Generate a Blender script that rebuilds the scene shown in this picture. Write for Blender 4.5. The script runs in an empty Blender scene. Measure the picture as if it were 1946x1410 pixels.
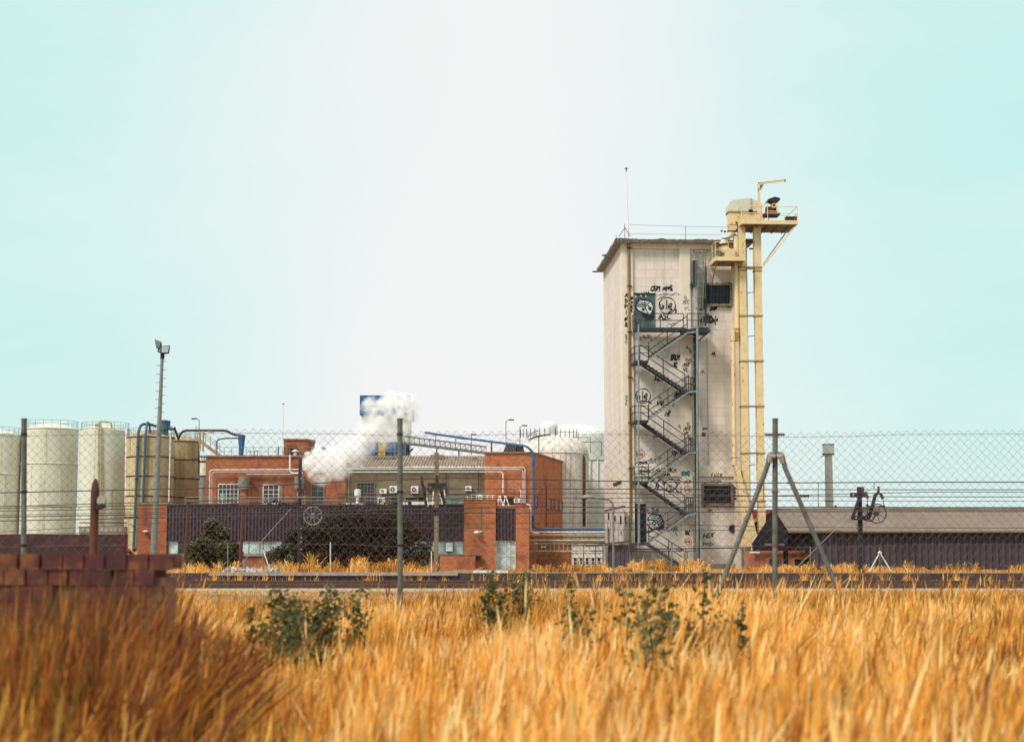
import bpy, math, random
import numpy as np
from mathutils import Vector, Matrix
R = math.radians
rnd = random.Random(7)
sc = bpy.context.scene
C = sc.collection

# ------------------------------------------------------------------ camera
F = 3170.0                      # focal length in photo pixels (photo 1946 x 1410)
CX, CY, HOR, EYE = 973.0, 705.0, 1055.0, 1.32
PITCH = math.atan((HOR - CY) / F)
cam_d = bpy.data.cameras.new("camera")
cam_d.sensor_width = 36.0
cam_d.lens = F / 1946 * 36.0
cam_d.clip_start, cam_d.clip_end = 0.1, 6000
cam_d.dof.use_dof = True
cam_d.dof.focus_distance = 118
cam_d.dof.aperture_fstop = 4.2
cam = bpy.data.objects.new("camera", cam_d)
cam.location = (0, 0, EYE)
cam.rotation_euler = (R(90) + PITCH, 0, 0)
C.objects.link(cam)
sc.camera = cam

# ------------------------------------------------------------------ light
SUN_EL, SUN_AZ = 46.0, 228.0    # compass azimuth: 0 = +Y, clockwise
w = bpy.data.worlds.new("World")
sc.world = w
w.use_nodes = True
nt = w.node_tree
bg = nt.nodes["Background"]
def N(t, kind, **kw):
    n = t.nodes.new(kind)
    for k, v in kw.items():
        if k.startswith("i_"):
            key = k[2:]
            n.inputs[int(key) if key.isdigit() else key].default_value = v
        else:
            setattr(n, k, v)
    return n
def L(t, a, b): t.links.new(a, b)
def mth(t, op, a, b=None, c=None, clamp=False):
    n = t.nodes.new("ShaderNodeMath"); n.operation = op; n.use_clamp = clamp
    for i, s in enumerate((a, b, c)):
        if s is None: continue
        if isinstance(s, (int, float)): n.inputs[i].default_value = s
        else: t.links.new(s, n.inputs[i])
    return n.outputs[0]
def mixc(t, f, a, b):
    n = t.nodes.new("ShaderNodeMix"); n.data_type = 'RGBA'
    for i, s in ((0, f), (6, a), (7, b)):
        if isinstance(s, (int, float)): n.inputs[i].default_value = s
        elif isinstance(s, (tuple, list)): n.inputs[i].default_value = tuple(s) + ((1,) if len(s) == 3 else ())
        else: t.links.new(s, n.inputs[i])
    return n.outputs[2]
sky = N(nt, "ShaderNodeTexSky", sky_type='NISHITA', sun_disc=False)
sky.sun_elevation = R(SUN_EL); sky.sun_rotation = R(SUN_AZ); sky.dust_density = 3.0
tc = N(nt, "ShaderNodeTexCoord")
sep = N(nt, "ShaderNodeSeparateXYZ"); L(nt, tc.outputs["Generated"], sep.inputs[0])
# thin overcast: a wide bright opening in the cloud over the works, turquoise either side
az = mth(nt, 'ARCTAN2', sep.outputs[0], sep.outputs[1])
elv = mth(nt, 'ARCSINE', sep.outputs[2])
nz = N(nt, "ShaderNodeTexNoise", i_Scale=5.0, i_Detail=6.0, i_Roughness=0.55); L(nt, tc.outputs["Generated"], nz.inputs["Vector"])
azn = mth(nt, 'ADD', az, mth(nt, 'MULTIPLY', mth(nt, 'SUBTRACT', nz.outputs[0], 0.5), 0.12))
off = mth(nt, 'ADD', azn, 0.012)
gap = mth(nt, 'POWER', 2.718, mth(nt, 'MULTIPLY', mth(nt, 'MULTIPLY', off, off), -36.0))
lowright = mth(nt, 'MULTIPLY', mth(nt, 'POWER', 2.718, mth(nt, 'MULTIPLY', elv, -9.0)), 0.35)
gap = mth(nt, 'ADD', gap, mth(nt, 'MULTIPLY', lowright, mth(nt, 'POWER', 2.718, mth(nt, 'MULTIPLY', mth(nt, 'MULTIPLY', off, off), -14.0))), clamp=True)
# faint drifting cloud texture and a paler band towards the horizon
mp = N(nt, "ShaderNodeMapping"); mp.inputs["Scale"].default_value = (1.0, 1.0, 3.2); L(nt, tc.outputs["Generated"], mp.inputs[0])
n2 = N(nt, "ShaderNodeTexNoise", i_Scale=3.4, i_Detail=7.0, i_Roughness=0.6); L(nt, mp.outputs[0], n2.inputs["Vector"])
side = mixc(nt, mth(nt, 'MULTIPLY', mth(nt, 'POWER', 2.718, mth(nt, 'MULTIPLY', elv, -11.0)), .75), (5.0, 7.85, 7.45), (6.0, 7.7, 7.3))
side = mixc(nt, mth(nt, 'MULTIPLY_ADD', n2.outputs[0], 2.2, -.9, clamp=True), side, (6.6, 8.1, 7.8))
cloud = mixc(nt, gap, side, (8.15, 8.12, 8.08))
high = N(nt, "ShaderNodeMapRange", i_1=0.42, i_2=1.3, i_3=1.0, i_4=1.45); L(nt, elv, high.inputs[0])
hs = N(nt, "ShaderNodeVectorMath", operation='SCALE'); L(nt, mixc(nt, mth(nt, 'MULTIPLY_ADD', elv, 2.5, -1.0, clamp=True), cloud, (8.2, 7.8, 7.5)), hs.inputs[0]); L(nt, high.outputs[0], hs.inputs[3])
L(nt, mixc(nt, 0.93, sky.outputs[0], hs.outputs[0]), bg.inputs["Color"])
bg.inputs["Strength"].default_value = 0.1
sun_d = bpy.data.lights.new("sun", 'SUN')
sun_d.energy = 2.8; sun_d.angle = R(13); sun_d.color = (1.0, 0.93, 0.84)
sun = bpy.data.objects.new("sun", sun_d)
a_, e_ = R(SUN_AZ), R(SUN_EL)
to_sun = Vector((math.sin(a_) * math.cos(e_), math.cos(a_) * math.cos(e_), math.sin(e_)))
sun.rotation_euler = to_sun.to_track_quat('Z', 'Y').to_euler()
sun.location = (-40, -40, 60)
C.objects.link(sun)
vs = sc.view_settings
vs.view_transform = 'Standard'; vs.look = 'None'; vs.exposure = 0.22; vs.gamma = 1.0
try: sc.display_settings.display_device = 'sRGB'
except Exception: pass
sc.cycles.volume_bounces = 12
sc.cycles.max_bounces = 12
sc.cycles.transparent_max_bounces = 16

# ------------------------------------------------------------------ geometry helpers
_ct, _st = math.cos(PITCH), math.sin(PITCH)
def ray(px, py):
    a, b = (px - CX) / F, (CY - py) / F
    return Vector((a, _ct - b * _st, _st + b * _ct))
def P(px, py, Y):
    d = ray(px, py); t = Y / d.y
    return Vector((d.x * t, Y, EYE + d.z * t))
def gy(py, z):                      # depth at which a surface of height z shows at picture row py
    d = ray(CX, py); return d.y * (z - EYE) / d.z
class Frame:
    def __init__(s, loc, yaw):
        s.m = Matrix.Translation(loc) @ Matrix.Rotation(yaw, 4, 'Z'); s.i = s.m.inverted()
    def at(s, px, py, ly=0.0):
        o = s.i @ Vector((0, 0, EYE)); d = s.i.to_3x3() @ ray(px, py)
        t = (ly - o.y) / d.y
        return o + d * t
META = {}
class MB:
    def __init__(s): s.v, s.f, s.cut = [], [], []
    def add(s, vs, fs):
        n = len(s.v); s.cut.append((n, len(s.f))); s.v += [tuple(v) for v in vs]; s.f += [tuple(i + n for i in f) for f in fs]; return s
    def box(s, x0, x1, y0, y1, z0, z1):
        x0, x1 = sorted((x0, x1)); y0, y1 = sorted((y0, y1)); z0, z1 = sorted((z0, z1))
        return s.add([(x, y, z) for x in (x0, x1) for y in (y0, y1) for z in (z0, z1)],
                     [(0, 1, 3, 2), (4, 6, 7, 5), (0, 4, 5, 1), (2, 3, 7, 6), (0, 2, 6, 4), (1, 5, 7, 3)])
    def pbox(s, px0, py0, px1, py1, Y, d, fr=None):     # front face at depth Y (or frame plane Y) covering the picture rectangle
        g = (lambda x, y: fr.at(x, y, Y)) if fr else (lambda x, y: P(x, y, Y))
        mx, my = (px0 + px1) / 2, (py0 + py1) / 2
        return s.box(g(px0, my).x, g(px1, my).x, Y, Y + d, g(mx, py0).z, g(mx, py1).z)
    def bar(s, p, q, w_, h_, up=(0, 0, 1)):
        p, q = Vector(p), Vector(q); t = (q - p).normalized(); up = Vector(up)
        if abs(t.dot(up)) > .99: up = Vector((1, 0, 0))
        a = t.cross(up).normalized() * w_ / 2; b = a.normalized().cross(t).normalized() * h_ / 2
        vs = [c + i * a + j * b for c in (p, q) for i, j in ((-1, -1), (1, -1), (1, 1), (-1, 1))]
        return s.add(vs, [(3, 2, 1, 0), (4, 5, 6, 7)] + [(i, (i + 1) % 4, 4 + (i + 1) % 4, 4 + i) for i in range(4)])
    def tube(s, pts, r, n=8, cap=True, closed=False):
        pts = [Vector(p) for p in pts]; m = len(pts); rs = r if isinstance(r, (list, tuple)) else [r] * m
        up = None; vs = []
        for i, p in enumerate(pts):
            if closed: t = pts[(i + 1) % m] - pts[i - 1]
            else: t = pts[min(i + 1, m - 1)] - pts[max(i - 1, 0)]
            t = t.normalized() if t.length > 1e-9 else Vector((0, 0, 1))
            if up is None:
                up = Vector((0, 0, 1)) if abs(t.z) < .9 else Vector((1, 0, 0))
            a = t.cross(up)
            if a.length < 1e-4: a = t.cross(Vector((1, 0, 0.3)))
            a.normalize(); b = a.cross(t).normalized(); up = b
            vs += [p + (a * math.cos(2 * math.pi * k / n) + b * math.sin(2 * math.pi * k / n)) * rs[i] for k in range(n)]
        fs = [(i * n + k, i * n + (k + 1) % n, (i + 1) * n + (k + 1) % n, (i + 1) * n + k) for i in range(m - 1) for k in range(n)]
        if closed: fs += [((m - 1) * n + k, (m - 1) * n + (k + 1) % n, (k + 1) % n, k) for k in range(n)]
        elif cap: fs += [tuple(range(n - 1, -1, -1)), tuple(range((m - 1) * n, m * n))]
        return s.add(vs, fs)
    def ptube(s, pp, Y, rpx, n=8, smooth_=0, fr=None):
        pts = [(fr.at(x, y, Y) if fr else P(x, y, Y)) for x, y in pp]
        if smooth_: pts = fillet(pts, smooth_)
        return s.tube(pts, rpx * Y / F if not fr else rpx * 118 / F, n)
    def lathe(s, cx, cy, prof, n=24, wob=0):
        vs = []; 
        for r, z in prof:
            vs += [(cx + r * math.cos(2 * math.pi * k / n), cy + r * math.sin(2 * math.pi * k / n), z) for k in range(n)]
        fs = [(i * n + k, i * n + (k + 1) % n, (i + 1) * n + (k + 1) % n, (i + 1) * n + k) for i in range(len(prof) - 1) for k in range(n)]
        fs += [tuple(range(n - 1, -1, -1)), tuple(range((len(prof) - 1) * n, len(prof) * n))]
        return s.add(vs, fs)
    def prism(s, poly, y0, y1):                         # outline in (x, z)
        n = len(poly)
        ar = sum(poly[i][0] * poly[(i + 1) % n][1] - poly[(i + 1) % n][0] * poly[i][1] for i in range(n))
        if ar < 0: poly = poly[::-1]
        return s.add([(x, y0, z) for x, z in poly] + [(x, y1, z) for x, z in poly],
                     [tuple(range(n)), tuple(range(2 * n - 1, n - 1, -1))] + [(i, n + i, n + (i + 1) % n, (i + 1) % n) for i in range(n)])
    def vprism(s, poly, z0, z1):                        # footprint in (x, y); z1 may be a list
        n = len(poly)
        zt = z1 if isinstance(z1, (list, tuple)) else [z1] * n
        ar = sum(poly[i][0] * poly[(i + 1) % n][1] - poly[(i + 1) % n][0] * poly[i][1] for i in range(n))
        if ar < 0: poly = poly[::-1]; zt = list(zt)[::-1]
        return s.add([(x, y, z0) for x, y in poly] + [(x, y, z) for (x, y), z in zip(poly, zt)],
                     [tuple(range(n - 1, -1, -1)), tuple(range(n, 2 * n))] + [(i, (i + 1) % n, n + (i + 1) % n, n + i) for i in range(n)])
    def ring(s, c, r, tr, axis='y', n=24, m=6):
        c = Vector(c); pts = []
        for k in range(n):
            a, b = math.cos(2 * math.pi * k / n) * r, math.sin(2 * math.pi * k / n) * r
            pts.append(c + (Vector((a, 0, b)) if axis == 'y' else Vector((a, b, 0)) if axis == 'z' else Vector((0, a, b))))
        return s.tube(pts, tr, m, closed=True)
    def disc(s, c, r, d, n=20):                         # short cylinder facing -y
        c = Vector(c); return s.tube([c, c + Vector((0, d, 0))], r, n)
    def corr(s, x0, x1, y, z0, z1, pitch, dep):         # ribbed sheet facing -y
        n = max(2, int(round((x1 - x0) / pitch))); p = (x1 - x0) / n; xs = []
        for i in range(n):
            b = x0 + i * p
            xs += [(b, y), (b + .52 * p, y), (b + .6 * p, y - dep), (b + .92 * p, y - dep)]
        xs.append((x1, y))
        m = len(xs)
        s.add([(a, b, z0) for a, b in xs] + [(a, b, z1) for a, b in xs] + [(x0, y + .05, z0), (x1, y + .05, z0), (x0, y + .05, z1), (x1, y + .05, z1)],
              [(i, i + 1, m + i + 1, m + i) for i in range(m - 1)] + [(2 * m + 1, 2 * m, 2 * m + 2, 2 * m + 3)])
        return s
    def each(s, name, mat, parent, **kw):               # every solid added so far becomes a part of its own
        ends = s.cut[1:] + [(len(s.v), len(s.f))]
        for (v0, f0), (v1, f1) in zip(s.cut, ends):
            q = MB(); q.add(s.v[v0:v1], [tuple(i - v0 for i in f) for f in s.f[f0:f1]]); q.build(name, mat, parent, **kw)
    def build(s, name, mat, parent=None, smooth=False, local=False):
        vs = s.v
        if parent is not None:
            r = parent
            while r.parent: r = r.parent
            if not local:
                inv = META[r.name]; vs = [tuple(inv @ Vector(v)) for v in vs]
            loc = None
        else:
            a = np.array(vs); loc = Vector((float((a[:, 0].min() + a[:, 0].max()) / 2), float((a[:, 1].min() + a[:, 1].max()) / 2), float(a[:, 2].min())))
            vs = [(v[0] - loc.x, v[1] - loc.y, v[2] - loc.z) for v in vs]
        me = bpy.data.meshes.new(name); me.from_pydata(vs, [], s.f); me.update()
        if smooth:
            me.polygons.foreach_set("use_smooth", [True] * len(me.polygons))
            try: me.set_sharp_from_angle(angle=R(35))
            except Exception: pass
        if mat is not None: me.materials.append(mat)
        o = bpy.data.objects.new(name, me); C.objects.link(o)
        if parent is not None: o.parent = parent
        else:
            o.location = loc; META[o.name] = Matrix.Translation(loc).inverted()
        return o
def fillet(pts, r, k=5):
    out = [pts[0]]
    for i in range(1, len(pts) - 1):
        a, b, c = pts[i - 1], pts[i], pts[i + 1]
        u, v = (a - b), (c - b); rr = min(r, u.length * .49, v.length * .49)
        p, q = b + u.normalized() * rr, b + v.normalized() * rr
        for j in range(k + 1):
            t = j / k; out.append(p.lerp(b, t).lerp(b.lerp(q, t), t))
    return out + [pts[-1]]
def thing(name, label, cat, loc, group=None, yaw=0.0):
    o = bpy.data.objects.new(name, None); C.objects.link(o)
    o.empty_display_size = .3
    o.location = loc; o.rotation_euler = (0, 0, yaw)
    META[o.name] = (Matrix.Translation(loc) @ Matrix.Rotation(yaw, 4, 'Z')).inverted()
    return tag(o, label, cat, group)
def tag(o, label, cat, group=None, kind=None):
    o["label"] = label; o["category"] = cat
    if group: o["group"] = group
    if kind: o["kind"] = kind
    return o
def struct(o): o["kind"] = "structure"; return o
def lab(o, s): o["label"] = s; return o

# ------------------------------------------------------------------ materials
def S(r, g, b):
    f = lambda c: ((c / 255 + .055) / 1.055) ** 2.4 if c > 10 else c / 255 / 12.92
    return (f(r), f(g), f(b))
def base_mat(name):
    m = bpy.data.materials.new(name); m.use_nodes = True
    t = m.node_tree; return m, t, t.nodes["Principled BSDF"]
def nramp(t, vec, scale, lo, hi, detail=6.0, rough=.6):
    n = N(t, "ShaderNodeTexNoise", i_Scale=scale, i_Detail=detail, i_Roughness=rough); L(t, vec, n.inputs["Vector"])
    r = N(t, "ShaderNodeMapRange", i_1=lo, i_2=hi); r.interpolation_type = 'SMOOTHSTEP'; L(t, n.outputs[0], r.inputs[0])
    return r.outputs[0]
def vmap(t, stretch):
    tc = N(t, "ShaderNodeTexCoord"); mp = N(t, "ShaderNodeMapping"); mp.inputs["Scale"].default_value = stretch
    L(t, tc.outputs["Object"], mp.inputs[0]); return mp.outputs[0]
def mat(name, c, c2=None, scale=1.5, rough=.8, metal=0.0, stretch=(1, 1, 1), c3=None, s3=1.2, st3=(1, 1, .07), lo3=.52, hi3=.72, k3=.8, bump=0.0, c4=None, s4=9.0, lo4=.62, hi4=.7, k4=.9):
    m, t, b = base_mat(name)
    c2 = c2 or tuple(x * .8 for x in c)
    col = mixc(t, nramp(t, vmap(t, stretch), scale, .3, .7), c, c2)
    if c3: col = mixc(t, mth(t, 'MULTIPLY', nramp(t, vmap(t, st3), s3, lo3, hi3), k3), col, c3)
    if c4: col = mixc(t, mth(t, 'MULTIPLY', nramp(t, vmap(t, (1, 1, .6)), s4, lo4, hi4), k4), col, c4)
    L(t, col, b.inputs["Base Color"])
    b.inputs["Roughness"].default_value = rough; b.inputs["Metallic"].default_value = metal
    b.inputs["Specular IOR Level"].default_value = .3
    if bump:
        n = N(t, "ShaderNodeTexNoise", i_Scale=scale * 8, i_Detail=4.0); L(t, vmap(t, stretch), n.inputs["Vector"])
        bp = N(t, "ShaderNodeBump", i_Strength=bump, i_Distance=.02); L(t, n.outputs[0], bp.inputs["Height"]); L(t, bp.outputs[0], b.inputs["Normal"])
    return m
def bricks(name, c, c2, mortar, bw, bh, ms, stain=None, k=.6, ssc=.5, big=None, s3=.9, lo3=.5, hi3=.7):
    m, t, b = base_mat(name)
    tc = N(t, "ShaderNodeTexCoord"); sp = N(t, "ShaderNodeSeparateXYZ"); L(t, tc.outputs["Object"], sp.inputs[0])
    cb = N(t, "ShaderNodeCombineXYZ"); L(t, mth(t, 'ADD', sp.outputs[0], sp.outputs[1]), cb.inputs[0]); L(t, sp.outputs[2], cb.inputs[1])
    br = N(t, "ShaderNodeTexBrick"); L(t, cb.outputs[0], br.inputs["Vector"])
    br.inputs["Color1"].default_value = c + (1,); br.inputs["Color2"].default_value = c2 + (1,); br.inputs["Mortar"].default_value = mortar + (1,)
    br.inputs["Scale"].default_value = 1.0; br.inputs["Mortar Size"].default_value = ms; br.inputs["Brick Width"].default_value = bw; br.inputs["Row Height"].default_value = bh
    br.inputs["Bias"].default_value = 0.0
    col = br.outputs[0]
    col = mixc(t, mth(t, 'MULTIPLY', nramp(t, vmap(t, (1, 1, 1)), 1.1, .4, .65), .75), col, big or tuple(x * .7 for x in c))
    if bh < .2: col = mixc(t, mth(t, 'MULTIPLY', nramp(t, vmap(t, (1, 1, 2.5)), 3.2, .45, .62, 8, .75), .55), col, tuple(x * .45 for x in c)); col = mixc(t, mth(t, 'MULTIPLY', nramp(t, vmap(t, (1, 1, 2.5)), 2.7, .52, .68, 8, .75), .4), col, tuple(min(1, x * 1.5 + .04) for x in c))
    if stain: col = mixc(t, mth(t, 'MULTIPLY', nramp(t, vmap(t, (1, 1, ssc)), s3, lo3, hi3), k), col, stain)
    L(t, col, b.inputs["Base Color"]); b.inputs["Roughness"].default_value = .9
    b.inputs["Specular IOR Level"].default_value = .2
    bp = N(t, "ShaderNodeBump", i_Strength=.25, i_Distance=.01); L(t, br.outputs["Fac"], bp.inputs["Height"]); bp.invert = True; L(t, bp.outputs[0], b.inputs["Normal"])
    return m
def tinted(name, cols, rough=.8, trans=0.0):      # colour picked per leaf or blade by the mesh's own tint attribute
    m, t, b = base_mat(name)
    at = N(t, "ShaderNodeAttribute", attribute_name="tint"); cr = N(t, "ShaderNodeValToRGB")
    e = cr.color_ramp.elements
    while len(e) < len(cols): e.new(.5)
    for i, c in enumerate(cols): e[i].position = i / (len(cols) - 1); e[i].color = c + (1,)
    L(t, at.outputs["Fac"], cr.inputs[0]); L(t, cr.outputs[0], b.inputs["Base Color"])
    b.inputs["Roughness"].default_value = rough; b.inputs["Specular IOR Level"].default_value = .15
    if trans:
        tr = N(t, "ShaderNodeBsdfTranslucent"); L(t, cr.outputs[0], tr.inputs[0]); mx = N(t, "ShaderNodeMixShader", i_0=trans)
        L(t, b.outputs[0], mx.inputs[1]); L(t, tr.outputs[0], mx.inputs[2]); L(t, mx.outputs[0], t.nodes["Material Output"].inputs["Surface"])
    return m
def glass(name, c, rough=.12):
    m, t, b = base_mat(name)
    L(t, mixc(t, nramp(t, vmap(t, (1, 1, 1)), 1.4, .35, .65), c, tuple(x * .6 for x in c)), b.inputs["Base Color"])
    b.inputs["Roughness"].default_value = rough; b.inputs["Specular IOR Level"].default_value = .6
    return m

M = dict(
 cream=mat("cream_render", (.76, .67, .57), (.68, .59, .49), 1.2, c3=(.46, .38, .30), s3=1.6, lo3=.5, k3=.65, c4=(.5, .36, .24), s4=3, lo4=.6, hi4=.75, k4=.45, bump=.15),
 panel=bricks("painted_block_panel", (.72, .635, .575), (.68, .595, .54), (.44, .36, .31), 1.25, .62, .012, stain=(.44, .375, .34), k=.6, ssc=.10, big=(.62, .54, .49), s3=1.5, lo3=.48),
 panel_side=bricks("sun_paled_side_panel", (.80, .75, .69), (.78, .73, .66), (.60, .50, .42), 3.2, 1.9, .02, stain=(.60, .50, .42), k=.5, ssc=.12, big=(.72, .65, .59)),  # lighter than the front panel to imitate sun on the side face
 roofedge=mat("weathered_roof_edge", (.16, .13, .10), (.08, .065, .06), 4, c3=(.36, .3, .22), s3=3, st3=(1, 1, .5), bump=.4),
 stair=mat("dark_teal_steel", (.030, .048, .062), (.022, .034, .044), 3, rough=.55, c4=(.09, .05, .03), lo4=.66, hi4=.74, k4=.6),
 stair_pale=mat("grey_green_steel", (.24, .30, .29), (.15, .19, .19), 5, rough=.6),
 rail=mat("dark_brown_rail_steel", (.035, .026, .032), (.05, .03, .03), 3, rough=.6),
 dark=mat("near_black_steel", (.022, .018, .026), (.03, .022, .03), 3, rough=.6),
 hole=mat("opening_dark_fill", (.012, .012, .018), (.016, .014, .02), 2, rough=.9),  # even near-black stands in for the lack of light inside openings
 yellow=mat("cream_yellow_paint", (.76, .59, .34), (.68, .50, .27), 1.3, rough=.55, c3=(.42, .20, .06), s3=1.6, lo3=.6, hi3=.75, k3=.55, c4=(.16, .06, .025), s4=5, lo4=.60, hi4=.66, k4=.85, bump=.1),
 yrust=mat("rusted_yellow_edge", (.26, .14, .06), (.40, .25, .11), 6, rough=.8),
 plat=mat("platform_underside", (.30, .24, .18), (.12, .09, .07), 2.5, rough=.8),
 paleduct=mat("pale_hood_paint", (.62, .60, .52), (.55, .53, .45), 1.2, rough=.6, c3=(.42, .33, .2), k3=.4),
 brick=bricks("red_brick", (.46, .135, .05), (.38, .098, .04), (.33, .19, .12), .26, .075, .012, stain=(.13, .05, .045), k=.75, ssc=.5, big=(.32, .085, .035)),
 brick_bright=bricks("orange_brick", (.58, .185, .068), (.49, .14, .055), (.42, .23, .14), .26, .075, .012, stain=(.17, .06, .045), k=.7, ssc=.6, big=(.45, .13, .05)),
 brick_pale=bricks("faded_brick", (.47, .17, .08), (.42, .14, .065), (.38, .22, .15), .26, .075, .012, stain=(.56, .34, .24), k=.55, ssc=.35, big=(.38, .12, .055)),
 clad=mat("plum_grey_cladding", (.090, .056, .074), (.078, .048, .064), .6, rough=.5, c3=(.125, .085, .10), s3=.9, lo3=.5, k3=.55, c4=(.055, .035, .04), s4=.9, lo4=.5, hi4=.62, k4=.5),
 conc=mat("stained_concrete_wall", (.26, .205, .13), (.19, .14, .09), 1.1, c3=(.08, .055, .045), s3=1.5, lo3=.5, k3=.75, bump=.2),
 grey=mat("grey_concrete", (.30, .28, .25), (.22, .20, .17), 2.5, c3=(.14, .11, .09), bump=.2),
 tile=mat("weathered_roof_sheet", (.32, .26, .19), (.22, .17, .13), 1.5, c3=(.12, .09, .07), st3=(1, .3, .3), k3=.6),
 shedroof=mat("brown_roof_sheet", (.21, .165, .13), (.17, .13, .10), .8, c3=(.12, .085, .065), st3=(1, .15, .15), k3=.5),
 shedwall=mat("dark_shed_cladding", (.080, .058, .072), (.068, .050, .062), .5, rough=.6, c3=(.11, .08, .095), s3=.7, lo3=.48, k3=.6, c4=(.05, .036, .042), s4=.7, lo4=.5, hi4=.62, k4=.5),
 beige=mat("beige_silo_sheet", (.56, .47, .28), (.48, .39, .22), .9, rough=.6, c3=(.28, .18, .085), s3=2.0, lo3=.46, k3=.75, c4=(.35, .24, .11), s4=3, lo4=.6, hi4=.72, k4=.5),
 beige_dk=mat("dull_beige_silo_sheet", (.42, .33, .17), (.34, .26, .13), .9, rough=.6, c3=(.20, .13, .06), s3=1.8, lo3=.5, k3=.7),
 wtank=mat("off_white_tank", (.66, .66, .56), (.60, .59, .48), .7, rough=.5, c3=(.42, .36, .24), s3=1.6, lo3=.5, k3=.6, c4=(.36, .27, .16), s4=2.4, lo4=.62, hi4=.72, k4=.5),
 dome=mat("rust_streaked_white_tank", (.74, .73, .68), (.67, .66, .60), .7, rough=.5, c3=(.42, .27, .13), s3=3.6, st3=(1, 1, .04), lo3=.50, hi3=.66, k3=.7),
 white=mat("white_paint", (.78, .77, .74), (.70, .69, .66), 2, rough=.5),
 pipe_w=mat("lagged_white_pipe", (.74, .70, .66), (.60, .56, .52), 3, rough=.4),
 galv=mat("galvanised_steel", (.25, .25, .23), (.17, .17, .16), 6, rough=.5, metal=.25),
 vent=mat("dull_zinc", (.24, .23, .20), (.17, .155, .135), 3, rough=.55, metal=.2, c3=(.12, .08, .05)),
 post=mat("grey_green_fence_post", (.155, .155, .135), (.085, .085, .075), 14, rough=.7, c3=(.27, .25, .21), s3=8, st3=(1, 1, .3), k3=.5),
 wire=mat("rusty_fence_wire", (.16, .105, .09), (.11, .07, .065), 20, rough=.6),
 cable=mat("overhead_cable", (.05, .032, .034), (.06, .04, .04), 2, rough=.6),
 blue=mat("blue_paint", (.028, .12, .26), (.022, .09, .20), 1.5, rough=.5),
 blue_faded=mat("faded_blue_paint", (.055, .125, .175), (.045, .10, .14), 2, rough=.6),
 stain=mat("damp_stain", (.42, .35, .31), (.50, .42, .37), 4, stretch=(1, 1, .3)),
 dark_wall=mat("sooty_brick_wall", (.075, .032, .034), (.045, .024, .028), 2, rough=.95, c3=(.12, .055, .04), st3=(1, 1, 1)),
 bluewall=mat("blue_cladding", (.010, .13, .30), (.008, .10, .25), .8, rough=.5),
 yellowp=mat("yellow_panel", (.72, .46, .09), (.64, .39, .07), 1.2, rough=.6),
 rust=mat("rusty_iron", (.13, .048, .032), (.07, .028, .024), 5, rough=.9),
 wood=mat("weathered_wood", (.24, .19, .12), (.16, .12, .08), 6, rough=.9, stretch=(1, 1, .15)),
 glass_d=glass("dark_window_glass", (.035, .03, .035)),
 glass_p=glass("pale_window_glass", (.58, .70, .70), .25),  # pale base colour imitates bright reflections in the panes
 glass_g=glass("green_reflection_tint_glass", (.22, .36, .22), .2),  # green put into the base colour to imitate a reflection
 rail_steel=mat("worn_rail", (.13, .075, .055), (.09, .05, .04), 4, rough=.6, metal=.3),
 ballast=mat("pale_ballast", (.44, .34, .23), (.33, .24, .16), 5, rough=1, c3=(.24, .16, .10), s3=3, st3=(.3, 1, 1), k3=.6),
 earth=mat("dry_earth", (.30, .19, .09), (.22, .13, .06), .8, rough=1, bump=.4),
 plate=mat("dark_platform_edge", (.060, .040, .045), (.045, .03, .036), 2, rough=.9, c3=(.12, .08, .06), st3=(1, 1, 1)),  # shade on the platform's side is put into this dark colour
 coping=mat("pale_coping_stone", (.36, .31, .27), (.28, .23, .20), 3, rough=.9),
 rubble=mat("white_rubble", (.62, .58, .52), (.44, .38, .33), 8, rough=1),
 black=mat("black_spray_paint", (.014, .013, .017), (.02, .018, .022), 3, rough=.7),
 grey_ink=mat("faded_grey_spray", (.16, .13, .12), (.22, .18, .17), 5, rough=.8),
 redink=mat("red_spray_paint", (.40, .10, .06), (.45, .14, .08), 5, rough=.8),
 teal_ink=mat("teal_spray_paint", (.01, .20, .23), (.012, .17, .2), 5, rough=.8),
 white_ink=mat("white_spray_paint", (.62, .64, .62), (.52, .56, .56), 6, rough=.8),
 doorp=mat("blue_grey_door_paint", (.075, .115, .125), (.04, .06, .07), 1.2, rough=.6, c3=(.14, .2, .2), st3=(1, 1, .4)),
 redroof=mat("red_sheet", (.26, .035, .03), (.2, .03, .028), 2, rough=.6),
 straw=tinted("dry_grass_blades", [S(96, 56, 38), S(172, 100, 44), S(172, 142, 70), S(224, 146, 60), S(242, 170, 74), S(250, 192, 96), S(252, 218, 152)], trans=.2),
 redleaf=tinted("withered_red_leaves", [S(70, 32, 30), S(104, 48, 36), S(140, 72, 40), S(88, 40, 44), S(120, 84, 48)], trans=.2),
 straw_dk=tinted("brown_dry_grass", [S(112, 66, 44), S(158, 98, 46), S(196, 132, 58), S(150, 84, 44), S(106, 92, 50)], trans=.2),
 weed=tinted("green_weed_leaves", [(.06, .072, .034), (.10, .115, .045), (.16, .165, .06), (.075, .085, .042)], trans=.25),
 leaf=tinted("dark_bush_leaves", [(.036, .022, .026), (.052, .034, .028), (.046, .038, .026), (.10, .080, .04)], trans=.1),  # palest tone imitates light catching the leaf tips
 leaf_lit_tint=tinted("shrub_leaves", [(.030, .026, .020), (.05, .045, .022), (.09, .085, .04), (.17, .16, .09), (.035, .028, .02)], trans=.15),  # pale tones paint leaf highlights into the palette
)
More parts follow.
